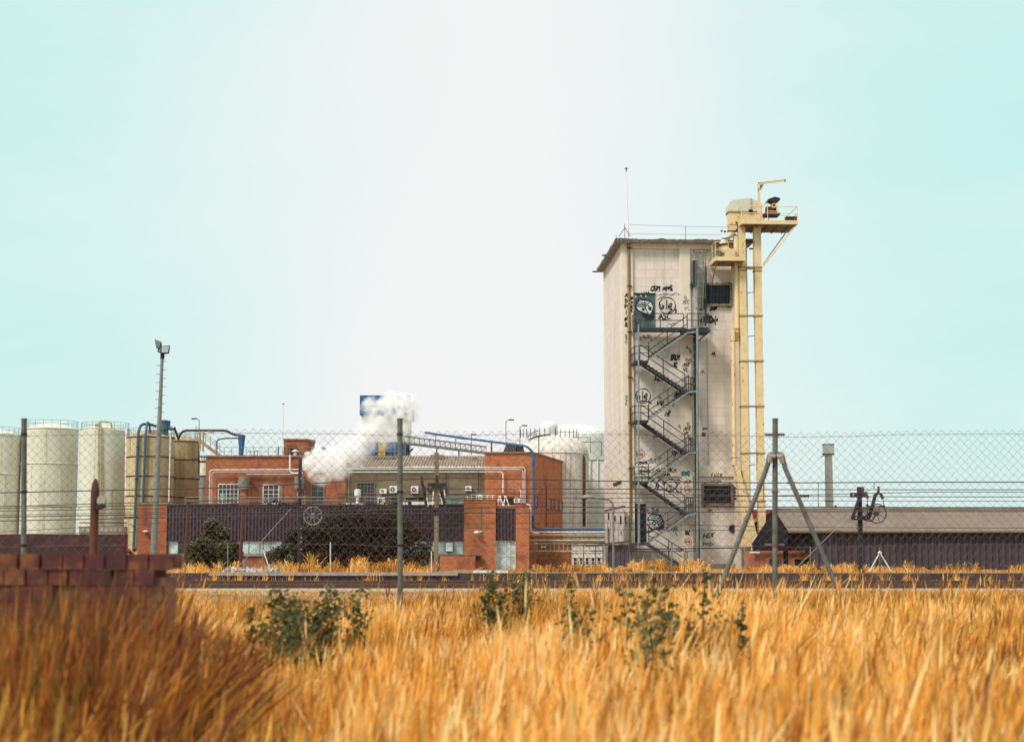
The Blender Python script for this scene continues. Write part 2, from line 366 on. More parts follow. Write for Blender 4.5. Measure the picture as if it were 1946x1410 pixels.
# ------------------------------------------------------------------ ground, railway, platform
ZP = .38
m = MB(); m.add([(-2500, -200, 0), (2500, -200, 0), (2500, 4500, 0), (-2500, 4500, 0)], [(0, 1, 2, 3)])
struct(m.build("ground", M['earth']))
m = MB(); m.add([(-90, 62, .004), (90, 62, .004), (90, 88.5, .004), (-90, 88.5, .004)], [(0, 1, 2, 3)])
m.prism([(0, 0), (1, 0), (1, .001)], 63, 63.01)
struct(m.build("ballast_bed", M['ballast']))
m = MB(); YPL = gy(1090, ZP)
m.box(-90, 90, 88.5, 150, -.2, ZP)
struct(m.build("platform", M['plate']))
m = MB(); m.add([(-700, 89.3, ZP + .004), (700, 89.3, ZP + .004), (900, 900, ZP + .004), (-900, 900, ZP + .004)], [(0, 1, 2, 3)])
struct(m.build("yard", M['earth']))
m = MB(); m.box(P(397, 1088, 88.4).x, P(870, 1088, 88.4).x, 88.38, 89.1, .26, .43)
tag(m.build("coping_slab", M['coping']), "long pale coping slab along the dark platform edge", "coping slab")
m = MB(); m.box(P(900, 1085, 90).x, P(966, 1085, 90).x, 89.2, 91, .39, .50)
tag(m.build("concrete_slab", M['white']), "white slab lying on the platform edge before the glazed door", "slab")
m = MB()
for i in range(150):
    px = 424 + 108 * rnd.random(); Yr = 89.3 + 1.2 * rnd.random(); s = .06 + .12 * rnd.random(); c = P(px, 1084, Yr); z = ZP + .03 + .16 * rnd.random()
    q = [Vector((rnd.uniform(-1, 1), rnd.uniform(-1, 1), rnd.uniform(-1, 1))).normalized() * s for _ in range(3)]
    o = Vector((c.x, c.y, z)); m.add([o + q[0] * 1.6, o - q[0], o + q[1], o - q[1] * 1.4, o + Vector((0, 0, s * .7)), o - Vector((0, 0, s))],
        [(0, 2, 4), (2, 1, 4), (1, 3, 4), (3, 0, 4), (2, 0, 5), (1, 2, 5), (3, 1, 5), (0, 3, 5)])
tag(m.build("rubble", M['rubble']), "low white heap of broken rubble lying along the platform edge", "rubble", kind="stuff")
for yy, s in ((67.6, "near single railway track running in pale ballast behind the tall grass"), (76.0, "second railway track running in ballast below the dark platform edge")):
    t = thing("railway_track", s, "track", (0, yy, 0), "railway tracks")
    for d in (0, 1.67):
        m = MB()
        m.box(-85, 85, yy + d - .07, yy + d + .07, .0, .02); m.box(-85, 85, yy + d - .012, yy + d + .012, .02, .12); m.box(-85, 85, yy + d - .036, yy + d + .036, .12, .165)
        m.build("rail", M['rail_steel'], t)

# ------------------------------------------------------------------ window helper
def win(par, x0, y0, x1, y1, Y, nx, nz, fm, gm, name="window", fw=.07, gap=None, fr=None):
    g = (lambda x, y: fr.at(x, y, Y)) if fr else (lambda x, y: P(x, y, Y))
    loc = fr is not None
    mx, my = (x0 + x1) / 2, (y0 + y1) / 2
    X0, X1, Z0, Z1 = g(x0, my).x, g(x1, my).x, g(mx, y1).z, g(mx, y0).z
    f = MB(); a, b = Y - .07, Y + .0
    f.box(X0 - fw, X0, a, b, Z0 - fw, Z1 + fw); f.box(X1, X1 + fw, a, b, Z0 - fw, Z1 + fw)
    f.box(X0, X1, a - .002, b, Z1, Z1 + fw); f.box(X0, X1, a - .03, b, Z0 - fw, Z0)
    for i in range(1, nx): x = X0 + (X1 - X0) * i / nx; f.box(x - fw * .28, x + fw * .28, a + .012, a + .05, Z0, Z1)
    for i in range(1, nz): z = Z0 + (Z1 - Z0) * i / nz; f.box(X0, X1, a + .015, a + .048, z - fw * .28, z + fw * .28)
    o = f.build(name, fm, par, local=loc)
    p = MB(); p.box(X0, X1, a + .052, a + .056, Z0, Z1); p.build("pane", gm, o, local=loc)
    return o

# ------------------------------------------------------------------ low front building with plum cladding
YL = 112.0
t = thing("factory_hall", "low factory hall clad in plum grey ribbed sheet between brick piers", "factory", P(570, 1085, YL).xy.to_3d() + Vector((0, 4, ZP)))
X = lambda px, py=1010, Y=YL: P(px, py, Y).x
Z = lambda py, Y=YL: P(CX, py, Y).z
m = MB(); m.box(X(318), X(882), YL, YL + 7.9, ZP - .1, Z(962)); m.box(X(942) , X(980), YL + .1, YL + 7.9, ZP - .1, Z(966))
m.build("wall", M['brick'], t)
m = MB(); m.box(X(264), X(318) , YL - .25, YL + 7.9, ZP - .1, Z(958)); lab(m.build("pier", M['brick'], t), "square brick end pier behind the floodlight mast")
m = MB(); m.box(X(262.5), X(319.5), YL - .3, YL + 7.9, Z(958), Z(955)); m.build("pier_cap", M['tile'], t)
m = MB(); m.box(X(882), X(942), YL - .3, YL + 7.9, ZP - .1, Z(951)); lab(m.build("pier", M['brick_bright'], t), "wide orange brick pier with small wall lamp")
m = MB(); m.box(X(881), X(943), YL - .34, YL + 7.9, Z(951), Z(949)); m.build("pier_cap", M['brick'], t)
m = MB(); m.prism([(X(980), ZP - .1), (X(1005.5), ZP - .1), (X(1005.5), Z(962)), (X(980), Z(957))], YL - .3, YL + 7.9); lab(m.build("pier", M['brick_bright'], t), "narrow orange brick pier beside the glazed door")
m = MB(); m.corr(X(318) + .003, X(882) - .003, YL - .1, Z(1027), Z(962), .23, .1); m.build("cladding", M['clad'], t)
m = MB(); m.corr(X(942) + .003, X(980) - .003, YL - .02, Z(1027), Z(965), .23, .1); m.build("cladding", M['clad'], t)
m = MB(); m.box(X(318), X(882), YL - .16, YL + 8, Z(962), Z(959.5)); m.box(X(942), X(980), YL - .1, YL + 8, Z(966), Z(963.5)); m.build("roof", M['tile'], t)
m = MB(); m.box(X(318), X(882), YL - .2, YL - .162, Z(963), Z(959)); m.build("gutter", M['dark'], t)
for a, b, n, g in ((321, 338, 1, 'glass_p'), (340, 356, 1, 'glass_d'), (358, 376, 1, 'glass_p'), (452, 556, 5, 'glass_p'), (560, 640, 4, 'glass_d'), (645, 730, 4, 'glass_d'), (735, 818, 4, 'glass_p'), (820, 880, 2, 'glass_p')):
    win(t, a, 1028.5, b, 1052, YL, n, 1, M['galv'], M[g], fw=.05)
m = MB(); c = (846, 1030, 861, 1048)
m.bar(P(c[0], c[1], YL - .08), P(c[2], c[1], YL - .08), .05, .05); m.bar(P(c[0], c[3], YL - .3), P(c[2], c[3], YL - .3), .05, .05)
m.bar(P(c[0], c[1], YL - .08), P(c[0], c[3], YL - .3), .05, .05); m.bar(P(c[2], c[1], YL - .08), P(c[2], c[3], YL - .3), .05, .05)
o = m.build("window", M['dark'], t); lab(o, "tilted open casement")
p = MB(); q = [P(c[0], c[1], YL - .1), P(c[2], c[1], YL - .1), P(c[2], c[3], YL - .32), P(c[0], c[3], YL - .32)]; p.add(q, [(0, 3, 2, 1)]); p.build("pane", M['glass_p'], o)
o = win(t, 943.5, 1028.5, 978, 1084, YL + .1, 4, 2, M['white'], M['glass_p'], name="glazed_door", fw=.06)
m = MB(); m.box(X(318), X(882), YL - .12, YL, Z(1056.5), Z(1053.5)); m.build("sill", M['grey'], t)
m = MB()
for k in range(6): m.box(X(323), X(362), YL - .14, YL - .02, Z(1057 + k * 4.2 + 2.2), Z(1057 + k * 4.2))
m.build("louvre", M['galv'], t)
m = MB(); m.tube([P(916, 1010, YL - .3), P(909, 1011, YL - .62), P(906, 1013, YL - .66)], .05, 8); m.lathe(P(905.5, 1011, YL - .64).x, YL - .64, [(.02, Z(1008)), (.16, Z(1010)), (.19, Z(1013))], 12)
m.build("wall_lamp", M['white'], t)
m = MB(); m.tube([P(914, 1020, YL - .34), P(914, 960, YL - .34)], .03, 6); m.build("conduit", M['galv'], t)
m = MB(); m.box(X(899), X(914), YL - .75, YL - .3, Z(1062), Z(1055)); m.box(X(900), X(903), YL - .6, YL - .3, Z(1066), Z(1062)); m.build("meter_box", M['dark'], t)
m = MB(); m.lathe(X(279), YL - .45, [(.03, Z(1013)), (.17, Z(1011.5)), (.2, Z(1009.5)), (.05, Z(1007.5))], 12); m.tube([P(279, 1009, YL - .45), P(279, 1009, YL - .24)], .03); m.build("wall_lamp", M['white'], t)
# railing along the roof edge, and the small kit standing on it
m = MB(); Yr = YL + .4
for z in (944.8, 951.5): m.tube([P(352, z, Yr), P(882, z - .3, Yr)], .028, 6)
for px in range(352, 884, 38): m.tube([P(px, 944.8, Yr), P(px + (rnd.random() - .5) * 2, 960.5, Yr)], .028, 6)
m.build("roof_railing", M['galv'], t)
m = MB(); 
for px in (888, 896, 905, 916, 926, 936): m.tube([P(px, 950, YL + .3), P(px, 939 + rnd.random() * 3, YL + .3)], .035, 6)
m.tube([P(884, 945, YL + .3), P(941, 945, YL + .3)], .02, 6); m.tube([P(884, 940, YL + .3), P(941, 941, YL + .3)], .02, 6); m.lathe(X(912), YL + .6, [(.16, Z(949)), (.16, Z(943)), (.22, Z(942)), (.1, Z(939))], 10)
m.build("pier_railing", M['white'], t)
m = MB()
for a, b in ((948, 953), (959, 964)): m.tube([P(a - 2, 961, YL + .5), P(b - 4, 942, YL + .7)], .045, 6); m.tube([P(b + 3, 961, YL + .5), P(b - 3, 942, YL + .7)], .045, 6)
m.build("roof_ladder", M['white'], t)

# brick boundary pieces
t = thing("brick_lean_to", "low orange brick outhouse under the open casement", "outhouse", Vector((P(868, 1085, 110.5).x, 111, ZP)))
m = MB(); m.pbox(836, 1054.5, 903, 1090, 110.4, 1.2); m.build("wall", M['brick_bright'], t)
m = MB(); m.pbox(835, 1053, 904, 1054.5, 110.35, 1.3); m.build("roof", M['tile'], t)
m = MB(); m.pbox(-80, 1015, 237, 1095, 110, .4); tag(m.build("yard_wall", M['dark_wall']), "long low sooty brick wall under the white silos", "wall")
m = MB(); Yb = 114; m.pbox(150, 1000, 240, 1014, Yb, .35)
t = thing("pierced_beam", "grey concrete beam pierced by a row of round holes below the white tank", "beam", Vector((P(200, 1007, Yb).x, Yb, ZP)))
m.build("beam", M['grey'], t)
for k in range(9):
    m = MB(); c = P(158 + k * 8.8, 1007, Yb - .02); m.disc(c, .1, .04, 14); m.build("hole_lining", M['beige'], t)
m = MB(); m.pbox(150, 992, 240, 994, Yb - .1, .4); m.build("cap", M['rust'], t)
m = MB(); m.pbox(150, 1014, 172, 1095, Yb, .35); m.pbox(224, 1014, 240, 1095, Yb, .35); m.build("support", M['brick'], t)
# ------------------------------------------------------------------ brick factory behind
YU = 120.0
t = thing("brick_factory", "tall red brick and concrete factory range with white pipes along its wall", "factory", Vector((P(690, 1085, YU).x, YU + 5, ZP)))
X = lambda px, py=910, Y=YU: P(px, py, Y).x
Z = lambda py, Y=YU: P(CX, py, Y).z
m = MB(); m.box(X(391), X(657), YU, YU + 12, ZP, Z(868)); lab(m.build("wall", M['brick'], t), "red brick wall")
m = MB(); m.box(X(389.5), X(600), YU - .12, YU + 12, Z(868), Z(865)); m.build("parapet", M['tile'], t)
m = MB(); m.box(X(657), X(921), YU + .05, YU + 12, ZP, Z(889)); lab(m.build("wall", M['conc'], t), "stained grey concrete wall with downpipes")
# corrugated roof of the middle bay
n = 150; xa, xb = X(640), X(921); m = MB(); vs = []
for i in range(n + 1):
    x = xa + (xb - xa) * i / n; dz = .05 * math.sin(i * 2.1)
    vs += [(x, YU - .35, Z(887) + dz), (x, YU + 6, Z(866, YU + 6) + dz)]
m.add(vs, [(2 * i, 2 * i + 2, 2 * i + 3, 2 * i + 1) for i in range(n)]); m.build("roof", M['tile'], t)
for bx_ in ((X(700), X(742), YU + 4, YU + 5, Z(871, YU + 4), Z(866, YU + 4)), (X(812), X(838), YU + 4, YU + 5, Z(871, YU + 4), Z(864, YU + 4))):
    m = MB(); m.box(*bx_); m.build("roof_light", M['tile'], t)
m = MB(); m.prism([(X(890), Z(870)), (X(910), Z(870)), (X(902), Z(861))], YU + 3.5, YU + 5.2); m.build("roof_gable", M['tile'], t)
# right hand brick block with its receding side wall
cxn, cy0 = X(1013), YU - .4
d = (P(1640, HOR, 100) - P(CX, HOR, 0.0001)); d.z = 0; d.normalize()
k = 0.0
px_of = lambda v: CX + F * v.x / v.y   # good enough close to the horizon
L2 = 1.0
while True:
    q = Vector((cxn, cy0, 0)) + d * L2
    if CX + F * q.x / (q.y * 1.0) > 1081 or L2 > 60: break
    L2 += .1
A = (X(921), cy0); B = (cxn, cy0); Cc = (q.x, q.y); Dd = (X(921), q.y)
zA, zB = Z(861, cy0), Z(861, cy0); zC = P(1081, 882, q.y).z
m = MB(); m.vprism([A, B, Cc, Dd], ZP, [zA, zB, zC, zC]); lab(m.build("wall", M['brick_bright'], t), "bright orange brick block with a falling side parapet")
m = MB()
nrm = Vector((d.y, -d.x, 0)) * .1
def cap_strip(p, q_, w_=.24, h_=.09):
    m.bar(Vector(p) + Vector((0, 0, h_ / 2 + .002)), Vector(q_) + Vector((0, 0, h_ / 2 + .002)), w_, h_)
cap_strip((A[0], A[1], zA), (B[0] + .1, B[1], zB)); cap_strip((B[0], B[1] + .15, zB), (Cc[0], Cc[1], zC)); m.build("coping", M['tile'], t)
def side(px, py):       # point on the receding side wall
    r = ray(px, py); den = r.x * d.y - r.y * d.x
    tt = (cxn * d.y - cy0 * d.x) / den
    return Vector((r.x * tt, r.y * tt, EYE + r.z * tt))
for px0, px1, y0, y1 in ((1016, 1021, 943, 964), (1038, 1045, 947, 967), (1047.5, 1051.5, 948.5, 968), (1053.5, 1059, 949.5, 969), (1062, 1068, 951.5, 970.5), (1073.5, 1078.5, 954, 972)):
    a, b = side(px0, (y0 + y1) / 2), side(px1, (y0 + y1) / 2); z0, z1 = side((px0 + px1) / 2, y1).z, side((px0 + px1) / 2, y0).z
    m = MB(); u = (b - a).normalized(); nn = Vector((u.y, -u.x, 0))
    for p, qv in (((a.x, a.y, z0), (b.x, b.y, z0)), ((a.x, a.y, z1), (b.x, b.y, z1)), ((a.x, a.y, z0), (a.x, a.y, z1)), ((b.x, b.y, z0), (b.x, b.y, z1))):
        m.bar(Vector(p) + nn * .04, Vector(qv) + nn * .04, .07, .07)
    o = m.build("window", M['brick'], t)
    m = MB(); m.add([Vector((v.x, v.y, z)) + nn * .02 for v, z in ((a, z0), (b, z0), (b, z1), (a, z1))], [(0, 1, 2, 3)]); m.build("pane", M['coping'] if px0 > 1030 else M['glass_d'], o)
m = MB(); a = side(1037, 900); m.tube([side(1037, 925) + nrm * .5, side(1037, 1004) + nrm * .5], .035, 6); m.build("conduit", M['rust'], t)
m = MB(); a = side(1081.5, 900) + nrm; m.tube([side(1080.8, 884) + nrm * 1.2, side(1080.8, 1004) + nrm * 1.2], .07, 8); m.build("downpipe", M['dark'], t)
# brick box on the roof
m = MB(); m.vprism([(X(520), YU + 5), (X(583, 850, YU + 5), YU + 5), (P(598, 850, YU + 9).x, YU + 9), (X(520), YU + 9)], Z(868), [Z(836, YU + 5), Z(836, YU + 5), Z(839, YU + 9), Z(839, YU + 9)])
o = m.build("roof_house", M['brick'], t)
m = MB(); m.vprism([(X(518.5), YU + 4.9), (X(583.5, 850, YU + 5), YU + 4.9), (P(599, 850, YU + 9).x, YU + 9.1), (X(518.5), YU + 9.1)], Z(836, YU + 4.9) + .002, [Z(833.6, YU + 5)] * 2 + [Z(836.4, YU + 9)] * 2); m.build("roof_slab", M['tile'], o)
m = MB()
for px in (529, 541, 552, 563): m.tube([P(px, 868, YU + 4.4), P(px, 852 - (px % 3) * 3, YU + 4.4)], .05, 6)
m.box(X(529), X(548), YU + 4.2, YU + 4.9, Z(864), Z(856)); m.box(X(530), X(536), YU + 4.3, YU + 4.9, Z(856), Z(839)); m.box(X(539), X(546), YU + 4.3, YU + 4.9, Z(848), Z(840))
m.build("roof_machinery", M['rust'], t)
m = MB()
for px in (525, 537, 550, 563, 570, 583, 592): m.tube([P(px, 866, YU + 1), P(px, 850, YU + 1)], .022, 6)
for z in (850, 858): m.tube([P(410, z, YU + 1), P(592, z, YU + 1)], .02, 6)
for px in range(412, 520, 14): m.tube([P(px, 866, YU + 1), P(px, 850, YU + 1)], .02, 6)
m.build("roof_railing", M['galv'], t)
for px, py in ((550, 850), (574.5, 854)):
    m = MB(); m.lathe(X(px), YU + 3, [(.12, Z(868)), (.12, Z(py + 4)), (.26, Z(py + 4)), (.26, Z(py + 2)), (.03, Z(py - 1))], 14); m.build("roof_cowl", M['white'], t)
for px, tx in ((475, 0), (483, .2), (489, 0)):
    m = MB(); m.tube([P(px, 867, YU + 1.4), P(px + 1, 856, YU + 1.4)], .03, 6); m.tube([P(px - 3, 858, YU + 1.4), P(px + 4, 857, YU + 1.4)], .03, 6); m.build("roof_bracket", M['galv'], t)
# windows
win(t, 416, 921, 452, 956, YU, 5, 4, M['white'], M['glass_d'], fw=.055)
m = MB(); m.pbox(418, 938, 427, 953, YU - .03, .004); m.build("green_pane", M['glass_g'], t)
win(t, 501, 922, 529, 956, YU, 3, 4, M['white'], M['glass_d'], fw=.055)
m = MB(); m.pbox(530, 922, 537, 957, YU - .05, .04); m.build("shutter", M['conc'], t)
win(t, 593, 921, 615, 957, YU, 2, 3, M['galv'], M['glass_d'], fw=.06)
win(t, 679, 918, 711, 956, YU + .05, 5, 6, M['galv'], M['glass_d'], fw=.05)
win(t, 846, 944, 880, 957, YU + .05, 3, 1, M['grey'], M['glass_g'], fw=.05)
for a, b in ((744, 756), (770, 792), (795, 806)):
    m = MB(); m.pbox(a, 945, b, 958, YU - .02, .06); m.build("opening", M['hole'], t)
m = MB(); m.pbox(953, 944, 978, 958, cy0 - .03, .02); m.build("opening", M['hole'], t)
# pipes along the wall
def pipe(pts, Y, r, mt, nm="pipe", sm=.25, lbl=None):
    m = MB(); m.ptube(pts, Y, r, 8, sm); o = m.build(nm, M[mt], t, smooth=True)
    if lbl: lab(o, lbl)
pipe([(398.5, 957), (398.5, 893), (562, 892), (700, 888.5), (998, 888.5), (998, 957)], YU - .45, 1.1, 'pipe_w')
pipe([(402.5, 957), (402.5, 897), (548, 896.5)], YU - .3, 1.1, 'pipe_w')
pipe([(640, 897), (956, 896.5), (956, 936)], YU - .6, 1.3, 'white', lbl="thick white pipe")
pipe([(640, 891.8), (994, 891.8), (994, 957)], YU - .7, .9, 'pipe_w')
pipe([(551, 864), (551, 899), (575, 899)], YU - .4, 1.7, 'white', lbl="white bent vent pipe")
pipe([(468, 901), (560, 901)], YU - .3, .8, 'pipe_w')
pipe([(956, 929), (990, 929), (990, 957)], YU - .6, 1.0, 'white')
for px in (660, 667, 848, 910): pipe([(px, 890), (px, 956)], YU - .1, .7, 'dark', "downpipe")
pipe([(640, 939), (975, 939)], YU - .2, .8, 'rust'); pipe([(855, 950), (975, 952)], YU - .2, .7, 'dark')
for a, b, y0, y1 in ((455, 477, 907, 930), (561, 582, 906, 929)):
    m = MB(); m.lathe(X((a + b) / 2), YU - .55, [(X(b) - X((a + b) / 2), Z(y1)), (X(b) - X((a + b) / 2), Z(y0)), (.1, Z(y0 - 1))], 20)
    o = m.build("extract_drum", M['vent'], t, smooth=True)
    m = MB(); c = (a + b) / 2; m.lathe(X(c), YU - .55, [(.26, Z(942)), (.1, Z(y1 + 1)), (.1, Z(y1) - .002)], 12); m.tube([P(c - 6, 957, YU - .5), P(c - 6, y1, YU - .5)], .05); m.tube([P(c + 7, 957, YU - .5), P(c + 7, y1, YU - .5)], .05); m.build("spout", M['brick_pale'] if a < 500 else M['vent'], o)
m = MB(); m.lathe(X(681.5), YU - .6, [(.12, Z(957)), (.12, Z(946)), (.24, Z(945)), (.24, Z(931)), (.1, Z(930))], 16); m.build("header_tank", M['white'], t)
# air conditioners
for px0, py0, px1, py1, Y, s in ((721.5, 928.5, 734.5, 937.5, YU - .3, "small white air conditioner fixed to the concrete wall beside the gridded window"), (740.5, 923, 754.5, 937, YU - .3, "largest air conditioner on the concrete wall"),
        (781, 923.5, 795, 937, YU - .3, "square white air conditioner with white fan hub on the concrete wall"), (717.5, 945, 731, 957, YU - 2, "white air conditioner standing on the roof below the gridded window"),
        (884, 923.5, 896, 932.5, YU - .3, "white air conditioner on the wall above the brick pier"), (976.5, 946, 988, 955, cy0 - .3, "white air conditioner beside the white downpipes on orange brick")):
    a = thing("air_conditioner", s, "air conditioner", P((px0 + px1) / 2, py1, Y), "air conditioners on the factory")
    m = MB(); m.pbox(px0, py0, px1, py1, Y, .3); m.build("casing", M['white'], a)
    c = P(px0 + (px1 - px0) * .4, (py0 + py1) / 2, Y - .015); r = (py1 - py0) * .33 * Y / F
    m = MB(); m.disc(c, r, .014, 18); m.build("fan", M['dark'], a)
    m = MB(); m.disc(c - Vector((0, .02, 0)), r * .35, .02, 10); m.ring(c, r, .012, n=18, m=4); m.build("fan_hub", M['white'], a)
    m = MB(); m.pbox(px0 + 1, py1, px0 + 2, py1 + 1.6, Y, .28); m.pbox(px1 - 2, py1, px1 - 1, py1 + 1.6, Y, .28); m.build("bracket", M['galv'], a)
# long low boxes lying on the hall roof
for a, b, y0 in ((657, 690, 956), (760, 775, 954), (782, 806, 953), (810, 828, 954)):
    m = MB(); m.pbox(a, y0, b, 959.4, YL + 2, .5); tag(m.build("roof_box", M['pipe_w']), "low white box lying on the hall roof edge", "box", "low boxes on the hall roof")

# ------------------------------------------------------------------ blue tower, gallery and long blue pipe
YB = 142.0
t = thing("blue_tower", "white industrial tower with blue top band and blue base behind the steam", "tower", Vector((P(731, 870, YB).x, YB + 3, ZP)))
XB = lambda px: P(px, 820, YB).x
m = MB(); m.box(XB(687), XB(774), YB, YB + 6, ZP, P(700, 760, YB).z); m.build("wall", M['white'], t)
m = MB(); m.box(XB(684), XB(779), YB - .4, YB + 6.4, P(700, 789, YB).z, P(700, 752, YB).z); m.build("top_band", M['bluewall'], t)
m = MB(); m.corr(XB(690), XB(771), YB - .1, ZP, P(700, 840, YB).z, .35, .06); m.build("base_cladding", M['bluewall'], t)
m = MB(); m.corr(XB(720), XB(733), YB - .25, ZP + 2, P(700, 840, YB).z, .16, .04); m.build("yellow_panel", M['yellowp'], t)
m = MB()
for z in (843, 858, 873): m.tube([P(705, z, YB - 1), P(771, z, YB - 1)], .05, 6)
for px in (705, 750, 771): m.tube([P(px, 880, YB - 1), P(px, 843, YB - 1)], .05, 6)
m.build("railing", M['galv'], t)
m = MB(); m.box(XB(728), XB(742), YB - .7, YB - .42, P(0, 792, YB).z, P(0, 788, YB).z); m.box(XB(752), XB(768), YB - .7, YB - .42, P(0, 791, YB).z, P(0, 787, YB).z); m.build("ledge", M['dark'], t)
m = MB(); m.box(XB(764), XB(783), YB - .6, YB - .42, P(0, 761, YB).z, P(0, 759, YB).z); m.build("sign_arm", M['dark'], t)
m = MB(); m.tube([P(775, 876, YB - 1.2), P(775, 845, YB - 1.2)], .16, 8); m.tube([P(777, 860, YB - 1.2), P(785, 852, YB - 1.2)], .08, 6); m.build("stay", M['dark'], t)
Yg = 132.0
t = thing("conveyor_gallery", "sloping lattice conveyor gallery between the blue tower and brick block", "conveyor", P(845, 870, Yg).xy.to_3d() + Vector((0, 0, ZP)))
m = MB(); m.bar(P(768, 842, Yg), P(924, 861, Yg), 1.1, .16); m.build("deck", M['galv'], t)
m = MB()
for dy in (-.55, .55):
    m.bar(P(768, 829, Yg) + Vector((0, dy, 0)), P(924, 849, Yg) + Vector((0, dy, 0)), .06, .06)
    prev = None
    for k in range(17):
        px = 768 + k * 9.75; a = P(px, 842 + (px - 768) * .122, Yg) + Vector((0, dy, 0)); b = P(px, 829 + (px - 768) * .128, Yg) + Vector((0, dy, 0)); m.tube([a, b], .022, 5)
        if prev: m.tube([prev, b], .018, 5)
        prev = a
m.build("lattice", M['galv'], t)
m = MB()
for px, y in ((872, 885), (922, 885), (830, 890)): m.tube([P(px, y, Yg), P(px, 843 + (px - 768) * .12, Yg)], .06, 6)
m.build("support", M['galv'], t)
Yp = YU - .9
t = thing("blue_pipe", "long blue pipe sloping over the roofs then bending down the brick corner", "pipe", P(1013, 1005, Yp).xy.to_3d() + Vector((0, 0, ZP)))
m = MB(); m.tube(fillet([P(808, 822, Yp + 6), P(870, 831, Yp + 4), P(1002, 848, Yp), P(1013.5, 860, Yp), P(1013.5, 1002, Yp - .5), P(1026, 1005.5, Yp - .5), P(1148, 1005.5, Yp - .5)], .5), .085, 10); m.build("pipe", M['blue'], t, smooth=True)
m = MB(); m.tube([P(1013.5, 862, Yp - .02), P(1013.5, 885, Yp - .08)], .115, 10); m.tube([P(870, 831, Yp + 4), P(882, 832.6, Yp + 3.7)], .11, 10); m.build("sleeve", M['bluewall'], t)
m = MB(); m.tube([P(934, 861, Yp + 1), P(934, 840, Yp + 1)], .07, 6); m.tube([P(993, 861, Yp + .5), P(993, 848, Yp + .5)], .07, 6); m.build("support", M['redroof'], t)
m = MB(); m.tube([P(828, 843, Yp + 5), P(828, 825, Yp + 5)], .03, 6); m.tube([P(866, 850, Yp + 4), P(866, 831, Yp + 4)], .03, 6); m.each("hanger", M['galv'], t)

# ------------------------------------------------------------------ silos
def rings(m, cx, cy, r, zs, w_=.05):
    for z in zs: m.ring((cx, cy, z), r + .02, w_, 'z', 36, 6)
Ys = 127.0
def silo(name, label, cat, pxc, rpx, ytop, Y, mt, ringy, seams, ybot=1086, roof=.5, lid=True):
    c = P(pxc, 950, Y); r = rpx * Y / F
    t = thing(name, label, cat, Vector((c.x, Y, ZP)))
    zt = P(pxc, ytop, Y - r).z
    m = MB(); m.lathe(c.x, Y, [(r, ZP), (r, zt), (r * .5, zt + roof * .7), (.15, zt + roof)], 40); m.build("shell", M[mt], t, smooth=True)
    m = MB()
    for y in ringy: m.ring((c.x, Y, P(pxc, y, Y - r).z), r + .01, .05, 'z', 40, 6)
    m.build("hoop", M['rust'] if 'beige' in mt else M[mt], t)
    m = MB(); zz = [zt] + [P(pxc, y, Y - r).z for y in ringy] + [ZP]
    zz = sorted(set(zz), reverse=True)
    for i in range(len(zz) - 1):
        for k in range(seams):
            a = 2 * math.pi * (k + .5 * (i % 2) + .13) / seams; x, y = c.x + math.cos(a) * (r + .005), Y + math.sin(a) * (r + .005)
            m.bar((x, y, zz[i + 1]), (x, y, zz[i]), .035, .035)
    m.build("seam", M['beige_dk'] if 'beige' in mt else M['wtank'], t)
    RH = .62
    m = MB()
    for k in range(20):
        a = 2 * math.pi * k / 20; p = Vector((c.x + math.cos(a) * (r - .06), Y + math.sin(a) * (r - .06), zt)); m.tube([p, p + Vector((0, 0, RH))], .015, 5)
    m.ring((c.x, Y, zt + RH), r - .06, .014, 'z', 40, 5); m.ring((c.x, Y, zt + RH / 2), r - .06, .01, 'z', 40, 5)
    m.build("guard_rail", M['galv'], t)
    return t, c, r, zt
t, c, r, zt = silo("white_silo", "off-white silo with caged ladder beside the hooped beige silo", "silo", 196, 46, 816, Ys + 4, 'wtank', [812.5], 5)
m = MB()
for dx in (0, 5): m.tube([P(187 + dx, 1010, Ys + 2), P(187 + dx, 802, Ys + 2)], .045, 6)
for k in range(70): m.tube([P(187, 1008 - k * 2.95, Ys + 2), P(192, 1008 - k * 2.95, Ys + 2)], .02, 5)
for k in range(6): m.ring(P(189.5, 980 - k * 33, Ys + 1.8), .28, .02, 'z', 14, 5)
m.build("ladder", M['beige'], t)
m = MB(); m.tube(fillet([P(190, 810, Ys + 2.3), P(190, 800, Ys + 2.3), P(212, 803, Ys + 2.3), P(212, 814, Ys + 2.3)], .2), .06, 6); m.box(P(203, 0, Ys + 2.4).x, P(209, 0, Ys + 2.4).x, Ys + 2.4, Ys + 3, P(0, 815, Ys + 2.4).z, P(0, 805, Ys + 2.4).z); m.build("filling_pipe", M['beige_dk'], t)
m = MB(); m.tube([P(238.5, 1012, Ys - .5), P(240.5, 815, Ys - .5)], .09, 8); m.build("downpipe", M['white'], t)
t, c, r, zt = silo("white_silo", "plain off-white silo standing at the outer end of the silo row", "silo", 92, 52, 812, Ys + 6, 'wtank', [813, 880, 960], 6)
t, c, r, zt = silo("white_silo", "pale slim silo farther out past the plain off-white one", "silo", 0, 38, 826, Ys + 6, 'wtank', [824, 900], 5)
t, c, r, zt = silo("beige_silo", "large beige silo with rusty hoops and two blue pipes", "silo", 284, 44.5, 828, Ys, 'beige', [829.5, 867, 904, 942, 982], 9)
m = MB(); m.tube(fillet([P(254, 1040, Ys - 1.9), P(263, 820, Ys - 1.9), P(268, 806, Ys - 1.6), P(284, 806, Ys - .8), P(297, 810, Ys - .5)], .6), .105, 10); m.build("blue_filling_pipe", M['blue_faded'], t, smooth=True)
